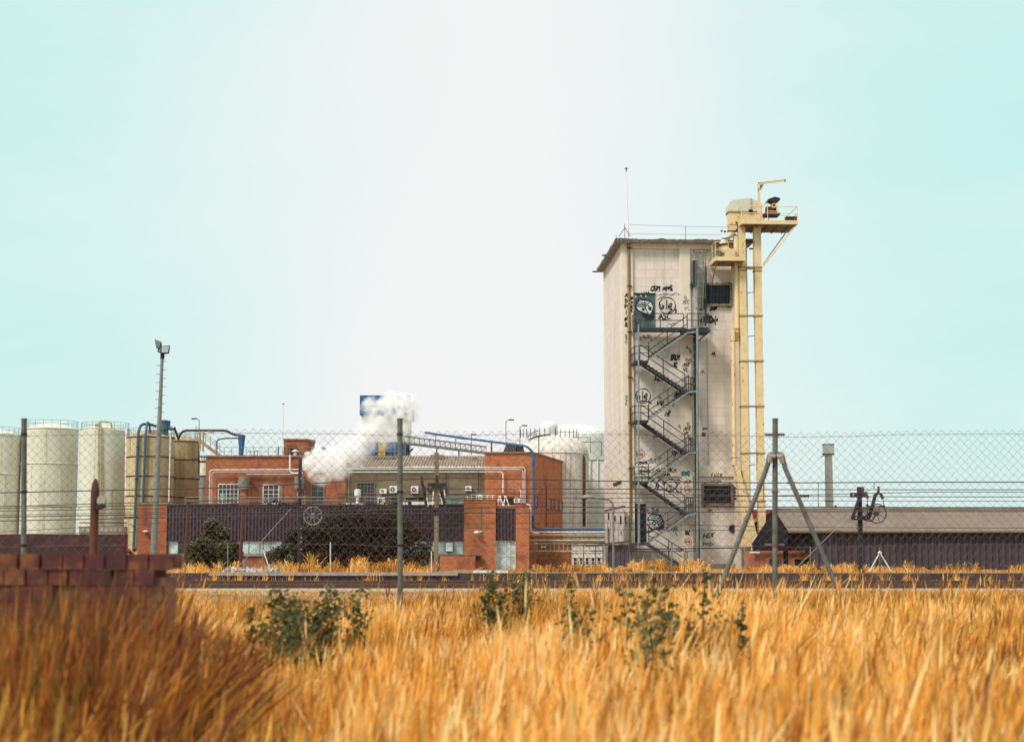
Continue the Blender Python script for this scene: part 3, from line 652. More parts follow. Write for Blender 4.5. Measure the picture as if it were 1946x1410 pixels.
m = MB(); m.tube(fillet([P(271, 957, Ys - 1.95), P(277, 820, Ys - 1.95), P(280, 801, Ys - 1.5), P(284.5, 808, Ys - 1.2), P(284.5, 824, Ys - 1.2)], .4), .09, 10); m.build("blue_filling_pipe", M['blue_faded'], t, smooth=True)
m = MB()
for a, b in ((254, 1000), (259, 910), (262, 850)): m.ring(P(a, b, Ys - 1.9), .125, .03, 'z', 12, 5)
m.build("pipe_clamp", M['dark'], t)
m = MB(); m.lathe(P(313, 810, Ys - .6).x, Ys - .6, [(.25, zt), (.3, P(0, 818, Ys).z), (.42, P(0, 816, Ys).z), (.42, P(0, 803, Ys).z), (.5, P(0, 802, Ys).z), (.15, P(0, 799, Ys).z)], 16); m.tube([P(320, 812, Ys - .8), P(326, 815, Ys - .8)], .15); m.build("filter_unit", M['blue_faded'], t)
m = MB(); m.box(P(303, 0, Ys).x, P(325, 0, Ys).x, Ys - .9, Ys - .3, zt, P(0, 818, Ys).z); m.build("filter_base", M['beige'], t)
m = MB(); m.tube([P(326, 817, Ys), P(331, 812, Ys), P(340, 836, Ys)], .09, 8); m.build("chute", M['dark'], t)
m = MB(); m.tube([P(324, 820, Ys - 1.2), P(320, 1000, Ys - 1.75)], .05, 6); m.build("conduit", M['white'], t)
t, c, r, zt = silo("beige_silo", "smaller ochre silo tucked behind the large hooped one", "silo", 345, 32.5, 837, Ys + 4, 'beige_dk', [838, 873, 909, 945], 8)
m = MB(); m.lathe(P(364, 830, Ys + 4).x, Ys + 3.5, [(.35, zt), (.35, P(0, 833, Ys).z), (.2, P(0, 829, Ys).z)], 12); m.build("hatch", M['beige'], t)
m = MB(); m.tube([P(377, 900, Ys + 3), P(378, 840, Ys + 3)], .05, 6); m.build("conduit", M['rust'], t)
# distant grey tanks between the silo and the factory
Yd = 150
for px, w_, yt, s in ((383, 9, 905, "low grey tank in the gap between ochre silo and brick factory"), (386, 8, 868, "pale tank behind the low grey tank in the same gap")):
    c = P(px, 950, Yd + (8 if yt < 900 else 0)); rr = w_ * Yd / F
    tk = thing("storage_tank", s, "tank", Vector((c.x, c.y, ZP)))
    m = MB(); m.lathe(c.x, c.y, [(rr, ZP), (rr, P(px, yt, c.y).z), (.1, P(px, yt - 3, c.y).z)], 20); m.build("shell", M['grey'] if yt > 900 else M['wtank'], tk, smooth=True)
    m = MB(); m.ring((c.x, c.y, P(px, yt, c.y).z), rr, .06, 'z', 24, 5); m.build("rim", M['dark'], tk)
# pipes, stair and cyclone between the silos and the factory roof
Yq = 123
t = thing("dust_cyclone", "dark blue dust cyclone on the factory roof fed by an arched black pipe", "cyclone", P(459, 866, Yq))
m = MB(); m.lathe(P(459, 840, Yq).x, Yq, [(.15, P(0, 867, Yq).z), (.2, P(0, 850, Yq).z), (.27, P(0, 832, Yq).z), (.27, P(0, 827, Yq).z), (.1, P(0, 825.5, Yq).z)], 14); m.build("body", M['blue'], t, smooth=True)
m = MB(); m.tube(fillet([P(338, 834, Yq), P(347, 818, Yq), P(430, 818, Yq), P(443, 826, Yq), P(459, 827, Yq)], .6), .085, 8); m.build("feed_pipe", M['dark'], t, smooth=True)
m = MB(); m.tube(fillet([P(412, 860, Yq), P(412, 836, Yq), P(424, 833, Yq), P(456, 832.5, Yq)], .5), .05, 8); m.build("return_pipe", M['dark'], t, smooth=True)
m = MB(); m.box(P(396, 0, Yq).x, P(398.5, 0, Yq).x, Yq - .1, Yq + .1, P(0, 858, Yq).z, P(0, 819, Yq).z); m.box(P(402, 0, Yq).x, P(404.5, 0, Yq).x, Yq - .1, Yq + .1, P(0, 858, Yq).z, P(0, 819, Yq).z); m.pbox(395, 819, 405, 822, Yq - .12, .24); m.build("pipe_trestle", M['beige_dk'], t)
t = thing("roof_stair", "narrow steel stair sloping from the ochre silo to the brick roof", "stair", P(396, 868, Yq + 2))
m = MB(); m.bar(P(372, 832, Yq + 2), P(419, 867, Yq + 2), .7, .22); m.build("flight", M['beige_dk'], t)
m = MB()
for dz in (12, 17, 22): m.tube([P(372, 832 - dz, Yq + 1.7), P(419, 867 - dz, Yq + 1.7)], .018, 5)
for k in range(6): m.tube([P(372 + k * 9.2, 832 + k * 6.9, Yq + 1.7), P(372 + k * 9.2, 810 + k * 6.9, Yq + 1.7)], .02, 5)
m.build("handrail", M['galv'], t)
t = thing("roof_walkway", "short dark walkway with insulators joining silo and brick factory", "walkway", P(384, 876, Yq + 1))
m = MB(); m.pbox(376, 875.5, 392, 878, Yq + 1, .8); m.build("deck", M['dark'], t)
m = MB()
for px in (379, 383.5, 388): m.tube([P(px, 875, Yq + 1.1), P(px, 864, Yq + 1.1)], .025, 5); m.lathe(P(px, 0, Yq).x, Yq + 1.1, [(.07, P(0, 872, Yq).z), (.07, P(0, 869, Yq).z), (.02, P(0, 868, Yq).z)], 8)
m.build("rail_post", M['rust'], t)

# ------------------------------------------------------------------ domed tanks
def dome(name, label, pxc, rpx, yshoulder, ytop, Y, mt, ribs=0, shell="shell"):
    c = P(pxc, 930, Y); r = rpx * Y / F; zs, zt = P(pxc, yshoulder, Y - r * .3).z, P(pxc, ytop, Y).z
    t = thing(name, label, "tank", Vector((c.x, Y, ZP)))
    prof = [(r, ZP), (r, zs)] + [(r * math.cos(a) if k < 9 else .05, zs + (zt - zs) * math.sin(a)) for k, a in ((k, k / 9 * math.pi / 2) for k in range(1, 10))]
    m = MB(); m.lathe(c.x, Y, prof, 48); m.build("shell", M[mt], t, smooth=True)
    if ribs:
        m = MB()
        for k in range(ribs):
            a = 2 * math.pi * k / ribs; u = Vector((math.cos(a), math.sin(a), 0))
            m.tube([Vector((c.x, Y, 0)) + u * (q[0] + .01) + Vector((0, 0, q[1])) for q in prof[:-2]], .022, 4)
        m.build("rib", M[mt], t)
        m = MB(); m.ring((c.x, Y, zs), r + .02, .05, 'z', 48, 6); m.build("hoop", M['dome'], t)
    return t, c, r, zs, zt
YT = 134.0
t, c, r, zs, zt = dome("domed_tank", "large white domed tank with brown rust streaks behind the brick block", 1052, 66, 862, 826, YT, 'dome', 40)
m = MB()
for k in range(14):
    a = -2.7 + k * .16; p = Vector((c.x - .3 + math.cos(a) * 2.6, YT + math.sin(a) * 1.5 - .6, P(0, 834, YT).z)); m.tube([p, p + Vector((0, 0, .7))], .03, 5)
for px, y in ((1033, 826), (1067, 830)): m.bar(P(px, y + 1, YT - .8), P(px + 10, y + 3, YT - .8), .3, .12)
m.tube([P(1004, 836, YT - 1), P(1020, 829, YT - 1), P(1045, 826, YT - 1)], .06, 6); m.tube([P(1003, 830, YT - 1), P(1012, 822, YT - 1), P(1024, 818, YT - 1)], .03, 5)
for px in (1003, 1008, 1013, 1019): m.tube([P(px, 834 - (px - 1003) * .35, YT - 1), P(px, 821, YT - 1)], .025, 5)
m.build("top_railing", M['dark'], t)
m = MB(); m.tube([P(1104, 855, YT - 1.2), P(1110, 875, YT - 1.6), P(1110, 1000, YT - 1.6)], .13, 8); m.build("downpipe", M['rust'], t)
m = MB(); m.tube([P(1024, 828, YT - r - .05), P(1024, 867, YT - r - .05)], .045, 6); m.build("lightning_rod", M['dark'], t)
t, c, r, zs, zt = dome("domed_tank", "tall pale tank with the higher rounded cap behind the streaked one", 1043, 17.5, 812, 800, YT + 18, 'white')  # white colour stands in for the tank washed out by bright light
t, c, r, zs, zt = dome("domed_tank", "broad pale tank standing between the streaked one and the concrete tower", 1092, 60, 834, 806, YT + 26, 'white', 0)  # likewise coloured white to imitate washed-out brightness
m = MB()
pts = [P(1060, 821, YT + 10), P(1099, 821, YT + 10), P(1099, 850, YT + 10)]; m.tube(pts, .03, 5); m.tube([P(1086, 831, YT + 10), P(1122, 831, YT + 10), P(1122, 862, YT + 10)], .03, 5); m.tube([P(1106, 840, YT + 10), P(1143, 840, YT + 10), P(1143, 868, YT + 10)], .03, 5)
m.build("pipe_loop", M['rust'], t)
m = MB(); m.pbox(1083, 873, 1190, 1090, YT + 4, 3)
t = thing("pale_shed", "plain pale sheet-clad building between the streaked tank and the concrete tower", "building", P(1136, 1085, YT + 4).xy.to_3d() + Vector((0, 0, ZP)))
m.build("wall", M['white'], t)
m = MB(); m.pbox(1082, 871, 1191, 873, YT + 3.9, 3.2); m.build("roof", M['pipe_w'], t)
m = MB()
for px in (1098, 1107, 1122, 1136): m.tube([P(px, 1005, YT + 3.9), P(px, 874, YT + 3.9)], .05, 5)
m.build("standing_seam", M['dome'], t)

# ------------------------------------------------------------------ pipe bridge
YR = 115.0
t = thing("pipe_bridge", "steel pipe bridge with walkway railing and lattice truss beside the glazed door", "pipe bridge", P(1075, 1085, YR).xy.to_3d() + Vector((0, 0, ZP)))
for py, r, mt, dy in ((1011, 1.3, 'pipe_w', 0), (1016, 1.0, 'beige', .3), (1021, 1.0, 'rust', .5), (1026.5, 1.4, 'beige', .2), (1031, .8, 'dark', .6)):
    m = MB(); m.ptube([(1006, py), (1149, py)], YR + dy, r); m.build("pipe", M[mt], t)
m = MB(); m.tube(fillet([P(1000, 958, YR - 1), P(1008, 960, YR - 1), P(1008, 1011, YR - 1), P(1024, 1014, YR - 1)], .3), .06, 8); m.build("pipe", M['pipe_w'], t)
m = MB(); m.pbox(1003, 1045.5, 1147, 1048, YR - .4, 1.2); m.build("walkway", M['beige'], t)
m = MB(); m.ptube([(1003, 1032), (1147, 1034)], YR - .4, .7)
for k in range(18): px = 1004 + k * 8.3; m.ptube([(px, 1046), (px, 1032.5)], YR - .4, .45)
m.build("railing", M['beige'], t)
m = MB(); m.ptube([(1003, 1051), (1147, 1051)], YR - .3, .6); m.ptube([(1003, 1060), (1147, 1060)], YR - .3, .7)
for k in range(17): px = 1003 + k * 8.47; m.ptube([(px, 1051), (px + 4.2, 1060), (px + 8.4, 1051)], YR - .3, .4, 5)
m.build("truss", M['yrust'], t)
m = MB()
for px in (1017, 1146): m.ptube([(px, 1088), (px, 1031)], YR - .45, .9)
for px in (1045, 1062, 1109, 1132): m.ptube([(px, 1088), (px, 1008)], YR + .8, .8)
m.build("column", M['galv'], t)
m = MB(); m.pbox(1016, 1031, 1022, 1033, YR - .6, .2); m.pbox(1028, 1038, 1037, 1040, YR - .5, .1); m.build("lamp", M['white'], t)
t = thing("service_block", "low red brick and white block with narrow windows under the pipe bridge", "building", P(1075, 1085, YR + 6).xy.to_3d() + Vector((0, 0, ZP)))
Y6 = YR + 6
m = MB(); m.pbox(1006, 1030, 1086, 1090, Y6, 3); lab(m.build("wall", M['brick'], t), "red brick half")
m = MB(); m.pbox(1086, 1030, 1150, 1090, Y6 + .02, 3); lab(m.build("wall", M['white'], t), "white rendered half")
m = MB(); m.pbox(1004, 1027, 1152, 1030, Y6 - .2, 3.4); m.build("roof", M['tile'], t)
for k in range(5): win(t, 1090.5 + k * 11.2, 1060, 1096 + k * 11.2, 1073, Y6, 1, 2, M['white'], M['glass_d'], fw=.05)
m = MB(); m.pbox(1008, 1052, 1016, 1088, Y6 - .05, .05); m.build("door", M['white'], t)
m = MB(); m.pbox(1068, 1075, 1096, 1079, YR - 1.4, .8); m.pbox(1071, 1079, 1074, 1088, YR - 1.2, .1); m.pbox(1090, 1079, 1093, 1088, YR - 1.2, .1)
tag(m.build("trestle_table", M['wood']), "dark low trestle standing in the grass under the pipe bridge", "trestle")

# ------------------------------------------------------------------ lamps and masts on the roofs
def arm_lamp(label, px, y0, y1, arm, Y, r=.035, cat="lamp"):
    t = thing("roof_lamp", label, cat, P(px, y0, Y), "lamps on the factory roofs")
    m = MB(); m.tube(fillet([P(px, y0, Y), P(px, y1, Y), P(px + arm, y1 - 1.5, Y)], .25), r, 6); m.build("post", M['galv'], t)
    e = P(px + arm, y1 - 1.5, Y); sg = 1 if arm > 0 else -1
    m = MB(); m.bar(e - Vector((.1 * sg, 0, 0)), e + Vector((.3 * sg, 0, -.02)), .16, .09); m.build("lamp_head", M['dark'], t)
arm_lamp("tallest slim curved lamp above the orange brick block", 961.5, 866, 799, 8, YU + 8)
arm_lamp("shorter curved lamp next to the streaked dome", 988, 850, 810, 7, YU + 10)
arm_lamp("curved lamp on the ochre silo's platform", 378.5, 866, 797, -7, Ys + 3)
arm_lamp("little lamp post on the sloping gallery", 896, 864, 827, 2, Yg)
t = thing("antenna_mast", "thin white antenna mast on the brick roof house", "antenna", P(537, 834, YU + 6))
m = MB(); m.tube([P(537, 836, YU + 6), P(538.5, 768, YU + 6)], [.05, .03], 6); m.build("mast", M['white'], t)
m = MB(); m.tube([P(536.5, 767.5, YU + 6), P(540.5, 767.5, YU + 6)], .04, 6); m.build("tip", M['dark'], t)
t = thing("solar_tray", "dark tilted roof tray above the steam on the factory roof", "roof tray", P(613, 868, YU + 6))
m = MB(); m.bar(P(604, 849, YU + 6), P(620, 853, YU + 6), .5, .1); m.bar(P(613, 855, YU + 6), P(620, 862, YU + 6), .4, .1); m.build("tray", M['dark'], t)
m = MB(); m.tube([P(606, 868, YU + 6), P(606, 849, YU + 6)], .05); m.tube([P(619, 868, YU + 6), P(619, 853, YU + 6)], .05); m.build("leg", M['galv'], t)
t = thing("roof_plant", "dark sloping louvred plant housing beside the curved roof lamps", "roof plant", P(977, 858, YU + 6))
m = MB(); m.prism([(P(957, 0, YU + 6).x, P(0, 858, YU + 6).z), (P(996, 0, YU + 6).x, P(0, 858, YU + 6).z), (P(993, 0, YU + 6).x, P(0, 846, YU + 6).z), (P(963, 0, YU + 6).x, P(0, 845, YU + 6).z)], YU + 6, YU + 8); m.build("housing", M['dark'], t)
m = MB()
for k in range(8): m.ptube([(957 + k * 3, 858), (963 + k * 2.6, 840)], YU + 5.9, .5)
m.ptube([(962, 835), (993, 838)], YU + 5.9, .4); m.build("frame", M['galv'], t)
# ------------------------------------------------------------------ concrete tower
O = P(1186, 1080, 118.0); O.z = 0
YAW = R(3.1)
T = Frame(O, YAW)
t = thing("concrete_tower", "tall cream concrete silo tower covered in graffiti with a zigzag steel stair", "tower", O, yaw=YAW)
TOW = t
tx = lambda px, py=760, ly=0.0: T.at(px, py, ly).x
tz = lambda py, ly=0.0, px=1300: T.at(px, py, ly).z
XR, DEP = tx(1424), 12.2
ZT, ZB1, ZB0 = tz(463), tz(885), tz(905)
x1, x2, x3, x4 = tx(1204.5), tx(1294), tx(1314.5), tx(1393)
GR = ZP - .2
def tb(name, mt, par, *boxes, label=None):
    m = MB()
    for b in boxes: m.box(*b)
    o = m.build(name, M[mt], par, local=True)
    if label: lab(o, label)
    return o
tb("core", 'panel', t, (.02, XR - .02, .16, DEP - .02, GR, ZT - .3))
pil = [(0, x1), (x2, x3), (x4, XR)]
for a, b in pil: tb("pilaster", 'cream', t, (a, b, 0, .5, GR, ZT))
for a, b in ((x1, x2), (x3, x4)):
    tb("ring_beam", 'cream', t, (a, b, .004, .5, tz(473), ZT - .002))
    tb("ring_beam", 'cream', t, (a, b, .03, .5, ZB0, ZB1))
    tb("plinth", 'grey', t, (a, b, .05, .5, GR, ZP + .35))
# left side: pilasters, thin posts, band
SX = .16
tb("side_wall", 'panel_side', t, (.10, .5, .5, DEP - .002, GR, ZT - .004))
for a, b in ((.5, 1.1), (6.0, 6.55), (DEP - .8, DEP)): tb("side_pilaster", 'cream', t, (0, .4, a + .002, b - .002, GR, ZT - .002))
tb("side_beam", 'cream', t, (.012, .4, 1.1, DEP - .8, ZB0 - .25, ZB1 - .05)); tb("side_beam", 'cream', t, (.012, .4, 1.1, DEP - .8, tz(473), ZT - .004))
tb("side_hood", 'dark', t, (-.06, .1, 1.2, 6.0, ZB0 - .42, ZB0 - .25))
# roof: slab with a ragged, overhanging sheet edge
m = MB(); OV = .45
m.box(-OV, XR + .3, -OV, DEP + .4, ZT, ZT + .12); o = m.build("roof", M['grey'], t, local=True)
m = MB()
def ragged(p, q, k):
    p, q = Vector(p), Vector(q); L_ = (q - p).length; n = int(L_ / .16); prev = None
    nv = Vector(((q - p).y, -(q - p).x, 0)).normalized() * .05
    top = []
    for i in range(n + 1):
        c = p.lerp(q, i / n); h = .15 + .05 * rnd.random() + .06 * max(0, math.sin(i * .34 + k)) ** 3; dn = .05 + .09 * rnd.random() * (rnd.random() < .5)
        top.append((c, h, dn))
    for (a, h0, d0), (b, h1, d1) in zip(top, top[1:]):
        m.add([a + nv - Vector((0, 0, d0)), b + nv - Vector((0, 0, d1)), b + nv + Vector((0, 0, h1)), a + nv + Vector((0, 0, h0)), a - nv * 6 + Vector((0, 0, h0)), b - nv * 6 + Vector((0, 0, h1))], [(0, 1, 2, 3), (3, 2, 5, 4)])
z_ = ZT + .03
ragged((-OV, DEP + .4, z_), (-OV, -OV, z_), 0); ragged((-OV, -OV, z_), (XR + .3, -OV, z_), 1)
m.build("roof_edge", M['roofedge'], t, local=True)
tb("parapet_box", 'roofedge', t, (XR - .9, XR + .5, .3, 2.2, ZT + .125, ZT + .45))
m = MB()
for y, zz in ((5.4, .06), (DEP + .3, .04)): m.tube([(-OV + .1, y, ZT + zz), (-OV - .38, y, ZT + zz)], .06, 6)
m.tube([(XR + .2, .2, ZT - .3), (XR + .85, .2, ZT - .3)], .06, 6)
m.build("water_spout", M['dark'], t, local=True)
m = MB(); X_ = tx(1195.5); m.tube([(X_, -.1, tz(462)), (X_, -.1, tz(1083))], .06, 8); o = m.build("downpipe", M['yrust'], t, local=True)
m = MB()
for y in (473, 545, 632, 718, 804, 890): m.box(X_ - .09, X_ + .25, -.17, -.03, tz(y) - .04, tz(y) + .04)
m.each("pipe_bracket", M['rust'], o, local=True)
m = MB(); m.tube([(tx(1199), -.05, tz(462)), (tx(1199), -.05, tz(1010))], .022, 5); m.build("cable", M['yrust'], t, local=True)
# stains
m = MB(); m.box(tx(1344.2), tx(1346.8), .148, .158, tz(885), tz(640)); m.build("water_stain", M['stain'], t, local=True)
# openings
def opening(name, x0, y0, x1_, y1, mt, ly=.1, label=None):
    m = MB(); m.pbox(x0, y0, x1_, y1, ly, .2, T); o = m.build(name, M[mt], t, local=True)
    if label: lab(o, label)
    return o
d1 = opening("door", 1206, 559, 1245, 621, 'doorp', .12, "blue grey upper door painted with a white box drawing")
m = MB(); m.pbox(1225, 560, 1226, 621, .11, .02, T); m.pbox(1204.8, 557, 1246, 559, .05, .2, T); m.build("door_frame", M['dark'], d1, local=True)
d2 = opening("door", 1205.5, 957, 1213, 1030, 'hole', .1, "open black doorway at the foot of the stair"); 
m = MB(); m.pbox(1216.5, 957, 1227.5, 1030, .1, .2, T); m.build("door", M['hole'], t, local=True)
def barred(x0, y0, x1_, y1, n, label):
    m = MB(); g = lambda x, y: T.at(x, y, -.1); a, b = g(x0, y1), g(x1_, y0)
    m.box(a.x - .16, b.x + .16, -.08, .17, a.z - .16, a.z - .002); m.box(a.x - .16, b.x + .16, -.08, .17, b.z + .002, b.z + .16); m.box(a.x - .16, a.x, -.08, .17, a.z, b.z); m.box(b.x, b.x + .16, -.08, .17, a.z, b.z)
    o = m.build("window", M['plat'], t, local=True); lab(o, label)
    m = MB(); m.box(a.x, b.x, .10, .14, a.z, b.z); m.build("pane", M['hole'], o, local=True)
    m = MB()
    for i in range(n): x = a.x + (b.x - a.x) * (i + .5) / n; m.box(x - .025, x + .025, -.07, -.02, a.z, b.z)
    m.box(a.x, b.x, -.02, .01, (a.z + b.z) / 2 - .03, (a.z + b.z) / 2 + .03)
    m.build("grille", M['stair'], o, local=True)
    m = MB()
    for px in (x0 + 2, (x0 + x1_) / 2, x1_ - 2): q = T.at(px, y1 + 3, 0); m.box(q.x - .05, q.x + .05, -.02, .16, q.z - .15, q.z + .1); q = T.at(px, y0 - 3, 0); m.box(q.x - .04, q.x + .04, -.02, .16, q.z - .1, q.z + .1)
    m.each("clamp", M['rust'], o, local=True)
barred(1338, 542, 1387, 577, 18, "upper barred window under the small platform"); barred(1338, 923, 1389, 956, 17, "lower barred window above the round vent")
m = MB(); c = T.at(1392.5, 1004, .0); m.disc(c + Vector((0, .05, 0)), .24, .1, 20); o = m.build("vent_hole", M['hole'], t, local=True); m = MB(); m.ring(c + Vector((0, .1, 0)), .26, .05); m.build("rim", M['plat'], o, local=True)
# white ribbed lean-to screen and dark canopy by the left face
m = MB(); sc_y = 3.2
a, b = T.at(1150, 1000, sc_y), T.at(1186, 1000, -.3)
t2 = thing("ribbed_screen", "white ribbed sheet screen sprayed with black patches against the tower's side", "screen", T.m @ Vector((-1.0, 1.0, 0)))
pa, pb = P(1150.5, 1000, 120.5), P(1186.5, 1000, 117.2)
u = (pb - pa); u.z = 0; Lu = u.length; u.normalize(); nv = Vector((u.y, -u.x, 0))
m = MB(); n = 14
for i in range(n):
    p = pa + u * (Lu * i / n); q = pa + u * (Lu * (i + .62) / n); q2 = pa + u * (Lu * (i + .68) / n); q3 = pa + u * (Lu * (i + .95) / n)
    zt = lambda v: P(0, 971.5 - 8.5 * ((v - pa).xy.dot(u.xy) / Lu), v.y).z; zb = P(0, 1031, 119).z
    for r, s_, d0, d1_ in ((p, q, 0, 0), (q, q2, 0, .06), (q2, q3, .06, .06), (q3, pa + u * (Lu * (i + 1) / n), .06, 0)):
        r0, s0 = r + nv * d0, s_ + nv * d1_
        m.add([(r0.x, r0.y, zb), (s0.x, s0.y, zb), (s0.x, s0.y, zt(s_)), (r0.x, r0.y, zt(r))], [(0, 1, 2, 3)])
m.build("sheet", mat("dirty_white_sheet", (.60, .54, .50), (.48, .42, .38), 1.5, c3=(.16, .12, .11), s3=3, st3=(2, 2, .12), lo3=.5, hi3=.65, k3=.8), t2)
m = MB()
for fx, py, w_, h_ in ((.22, 981, .22, .5), (.23, 1018, .2, 1.1), (.55, 985, .22, .4), (.47, 1002, .3, .5), (.86, 988, .28, .55), (.88, 1012, .12, .3)):
    p = pa + u * (Lu * fx) + nv * .075; z = P(0, py, p.y).z
    q = p + u * w_ * .5; p = p - u * w_ * .5; m.add([(p.x, p.y, z - h_ * .5), (q.x, q.y, z - h_ * .5), (q.x, q.y, z + h_ * .5), (p.x, p.y, z + h_ * .5)], [(0, 1, 2, 3)])
m.build("black_patch", M['black'], t2)
m = MB(); m.bar(pa + Vector((0, 0, P(0, 970.5, pa.y).z - pa.z)), pb + Vector((0, 0, P(0, 962, pb.y).z - pb.z)), .12, .12); m.build("top_rail", M['rust'], t2)
t2 = thing("dark_canopy", "dark steel lean-to with sloping roof at the foot of the tower", "lean-to", P(1170, 1080, 114).xy.to_3d() + Vector((0, 0, ZP)))
Yc = 113.5
m = MB(); m.prism([(P(1112, 0, Yc).x, P(0, 1036, Yc).z), (P(1188, 0, Yc).x, P(0, 1026.5, Yc).z), (P(1188, 0, Yc).x, P(0, 1029.5, Yc).z), (P(1150, 0, Yc).x, P(0, 1036, Yc).z), (P(1112, 0, Yc).x, P(0, 1038, Yc).z)], Yc, Yc + 3.5); m.build("roof", M['shedwall'], t2)
m = MB(); m.corr(P(1149, 0, Yc).x, P(1187, 0, Yc).x, Yc + .3, ZP, P(0, 1035, Yc).z, .3, .04); m.build("wall", M['shedwall'], t2)
m = MB(); m.tube([P(1147.5, 1088, Yc), P(1147.5, 1033, Yc)], .06, 6); m.build("column", M['stair_pale'], t2)
m = MB(); m.pbox(1186.5, 1042, 1197, 1090, Yc + 1.0, .3); m.build("gate_leaf", M['stair_pale'], t2)
t2 = thing("pipe_gate", "grey sheet gate and pipe rail closing off the foot of the tower", "gate", T.m @ Vector((3, -2.6, ZP)))
gw = lambda px, py: T.m @ T.at(px, py, -2.6)
m = MB(); m.tube([gw(1200, 1043), gw(1322, 1042), gw(1410, 1040.5), gw(1470, 1040)], .045, 6); m.tube([gw(1200, 1047.5), gw(1325, 1047)], .03, 6); m.build("top_rail", M['rail'], t2)
m = MB()
for px in (1276.5, 1302, 1409.5, 1415): m.tube([gw(px, 1088), gw(px, 1040 if px > 1300 else 1030)], .06, 6)
m.each("gate_post", M['stair_pale'], t2)
m = MB()
for k in range(26): px = 1203 + k * 2.9; m.tube([gw(px, 1088), gw(px, 1044)], .02, 4)
m.build("infill_bar", M['galv'], t2)

# ------------------------------------------------------------------ steel stair
FS = T.m @ Vector((tx(1265), -1, ZP))
t = thing("fire_stair", "dark teal zigzag steel fire stair climbing the front of the concrete tower", "stair", O, yaw=YAW)
OUT, MID, INN = -2.2, -1.15, -.12
A_ = lambda px, py, ly: T.at(px, py, ly)
def slab(m, px0, px1, py, y0, y1, th=.16):
    a, b = A_(px0, py, y0), A_(px1, py, y0)
    m.box(a.x, b.x, y0, y1, a.z - th, a.z)
def lrails(m, pts, hs=(1.0, .52), posts=True, r=.032):
    for h in hs: m.tube([Vector(p) + Vector((0, 0, h)) for p in pts], r, 6)
    if posts:
        for p in pts: m.tube([p, Vector(p) + Vector((0, 0, hs[0]))], r, 6)
# landings
LL = [685, 798, 914.5, 1031.5]; RL = [741, 857, 972.5]
for y in LL:
    m = MB(); slab(m, 1206, 1232.5, y, OUT, INN); o = m.build("landing", M['stair'], t, local=True)
    m = MB(); z = A_(1206, y, OUT).z; xa, xb = A_(1206, y, OUT).x, A_(1232, y, OUT).x
    if y < 1000: lrails(m, [(xa, INN, z), (xa, OUT + .02, z), (xb, OUT + .02, z)]); m.build("guard_rail", M['rail'], o, local=True)
for y in RL:
    m = MB(); slab(m, 1300, 1323, y, OUT, INN); o = m.build("landing", M['stair'], t, local=True)
    m = MB(); z = A_(1306, y, OUT).z; xa, xb = A_(1304, y, MID).x, A_(1322, y, OUT).x
    lrails(m, [(xa, MID + .02, z), (xb, MID + .02, z), (xb, INN, z)]); m.build("guard_rail", M['rail'], o, local=True)
m = MB(); slab(m, 1206, 1304, 622, MID, INN, .22); slab(m, 1300, 1350, 625, OUT + .2, INN, .2); o = m.build("landing", M['stair'], t, local=True); lab(o, "long top landing before the blue grey door")
m = MB(); z = A_(1206, 622, MID).z; X0, X1 = A_(1206, 622, MID).x, A_(1299, 622, MID).x
lrails(m, [(X0, INN, z), (X0, MID + .03, z), (A_(1255, 622, MID).x, MID + .03, z), (X1, MID + .03, z)])
X2, X3 = A_(1306, 622, MID).x, A_(1347, 622, MID).x
lrails(m, [(X2, MID - .06, z), (A_(1327, 622, MID).x, MID - .06, z), (X3, MID - .06, z), (X3, INN, z)]); m.build("guard_rail", M['rail'], o, local=True)
m = MB(); q = A_(1349, 628, MID); m.bar((q.x, MID, q.z), (A_(1326, 650, MID).x, MID, A_(1326, 650, MID).z), .06, .06); m.bar((q.x, INN, q.z), (A_(1326, 650, MID).x, INN, A_(1326, 650, MID).z), .06, .06); m.build("bracket", M['stair'], o, local=True)
m = MB(); slab(m, 1327, 1349, 619.5, -1.6, -.9, .12); m.build("step_box", M['plat'], o, local=True)
def flight(a, b, ya, yb, flat=None, pale=False, rails=True, stop=0.0):
    """a: foot (px, py), b: head (px, py); stringers at ya (outer) and yb (inner)"""
    mt = M['stair_pale'] if pale else M['stair']
    p, q = A_(a[0], a[1], ya), A_(b[0], b[1], ya)
    m = MB()
    for y in (ya,) if pale else (ya, yb):
        pp, qq = Vector((p.x, y, p.z - .06)), Vector((q.x, y, q.z - .06)); m.bar(pp, qq, .05, .12 if pale else .15)
        if flat: r = A_(flat[0], flat[1], ya); m.bar(qq, (r.x, y, r.z - .06), .05, .13)
    o = m.build("flight", mt, t, local=True)
    if pale:
        m = MB(); m.bar((p.x, yb, p.z - .06), (q.x, yb, q.z - .06), .05, .06); m.build("inner_stringer", M['stair'], o, local=True)
    n = 12
    for k in range(n):
        c = p.lerp(q, (k + .6) / n); s = 1 if q.x > p.x else -1
        m = MB(); m.box(c.x - .10, c.x + .10, min(ya, yb) + .031, max(ya, yb) - .031, c.z + (.09 if pale else .05), c.z + (.125 if pale else .085)); m.build("tread", M['stair'], o, local=True)
    if rails:
        m = MB(); yy = ya
        e0, e1 = Vector((p.x, yy, p.z)), Vector((q.x, yy, q.z)); mid = e0.lerp(e1, .48)
        lrails(m, [e0, mid, e1], (1.12, .58), r=.034); m.build("handrail", M['rail'], o, local=True)
for a, b, f in (((1233, 681), (1306, 631), (1324, 629)), ((1233, 795.5), (1309, 743.5), (1324, 742)), ((1232.5, 912.5), (1309, 859.5), (1324, 858)), ((1233, 1029.5), (1309, 976), (1324, 974))):
    flight(a, b, OUT, MID - .1, f, pale=True)
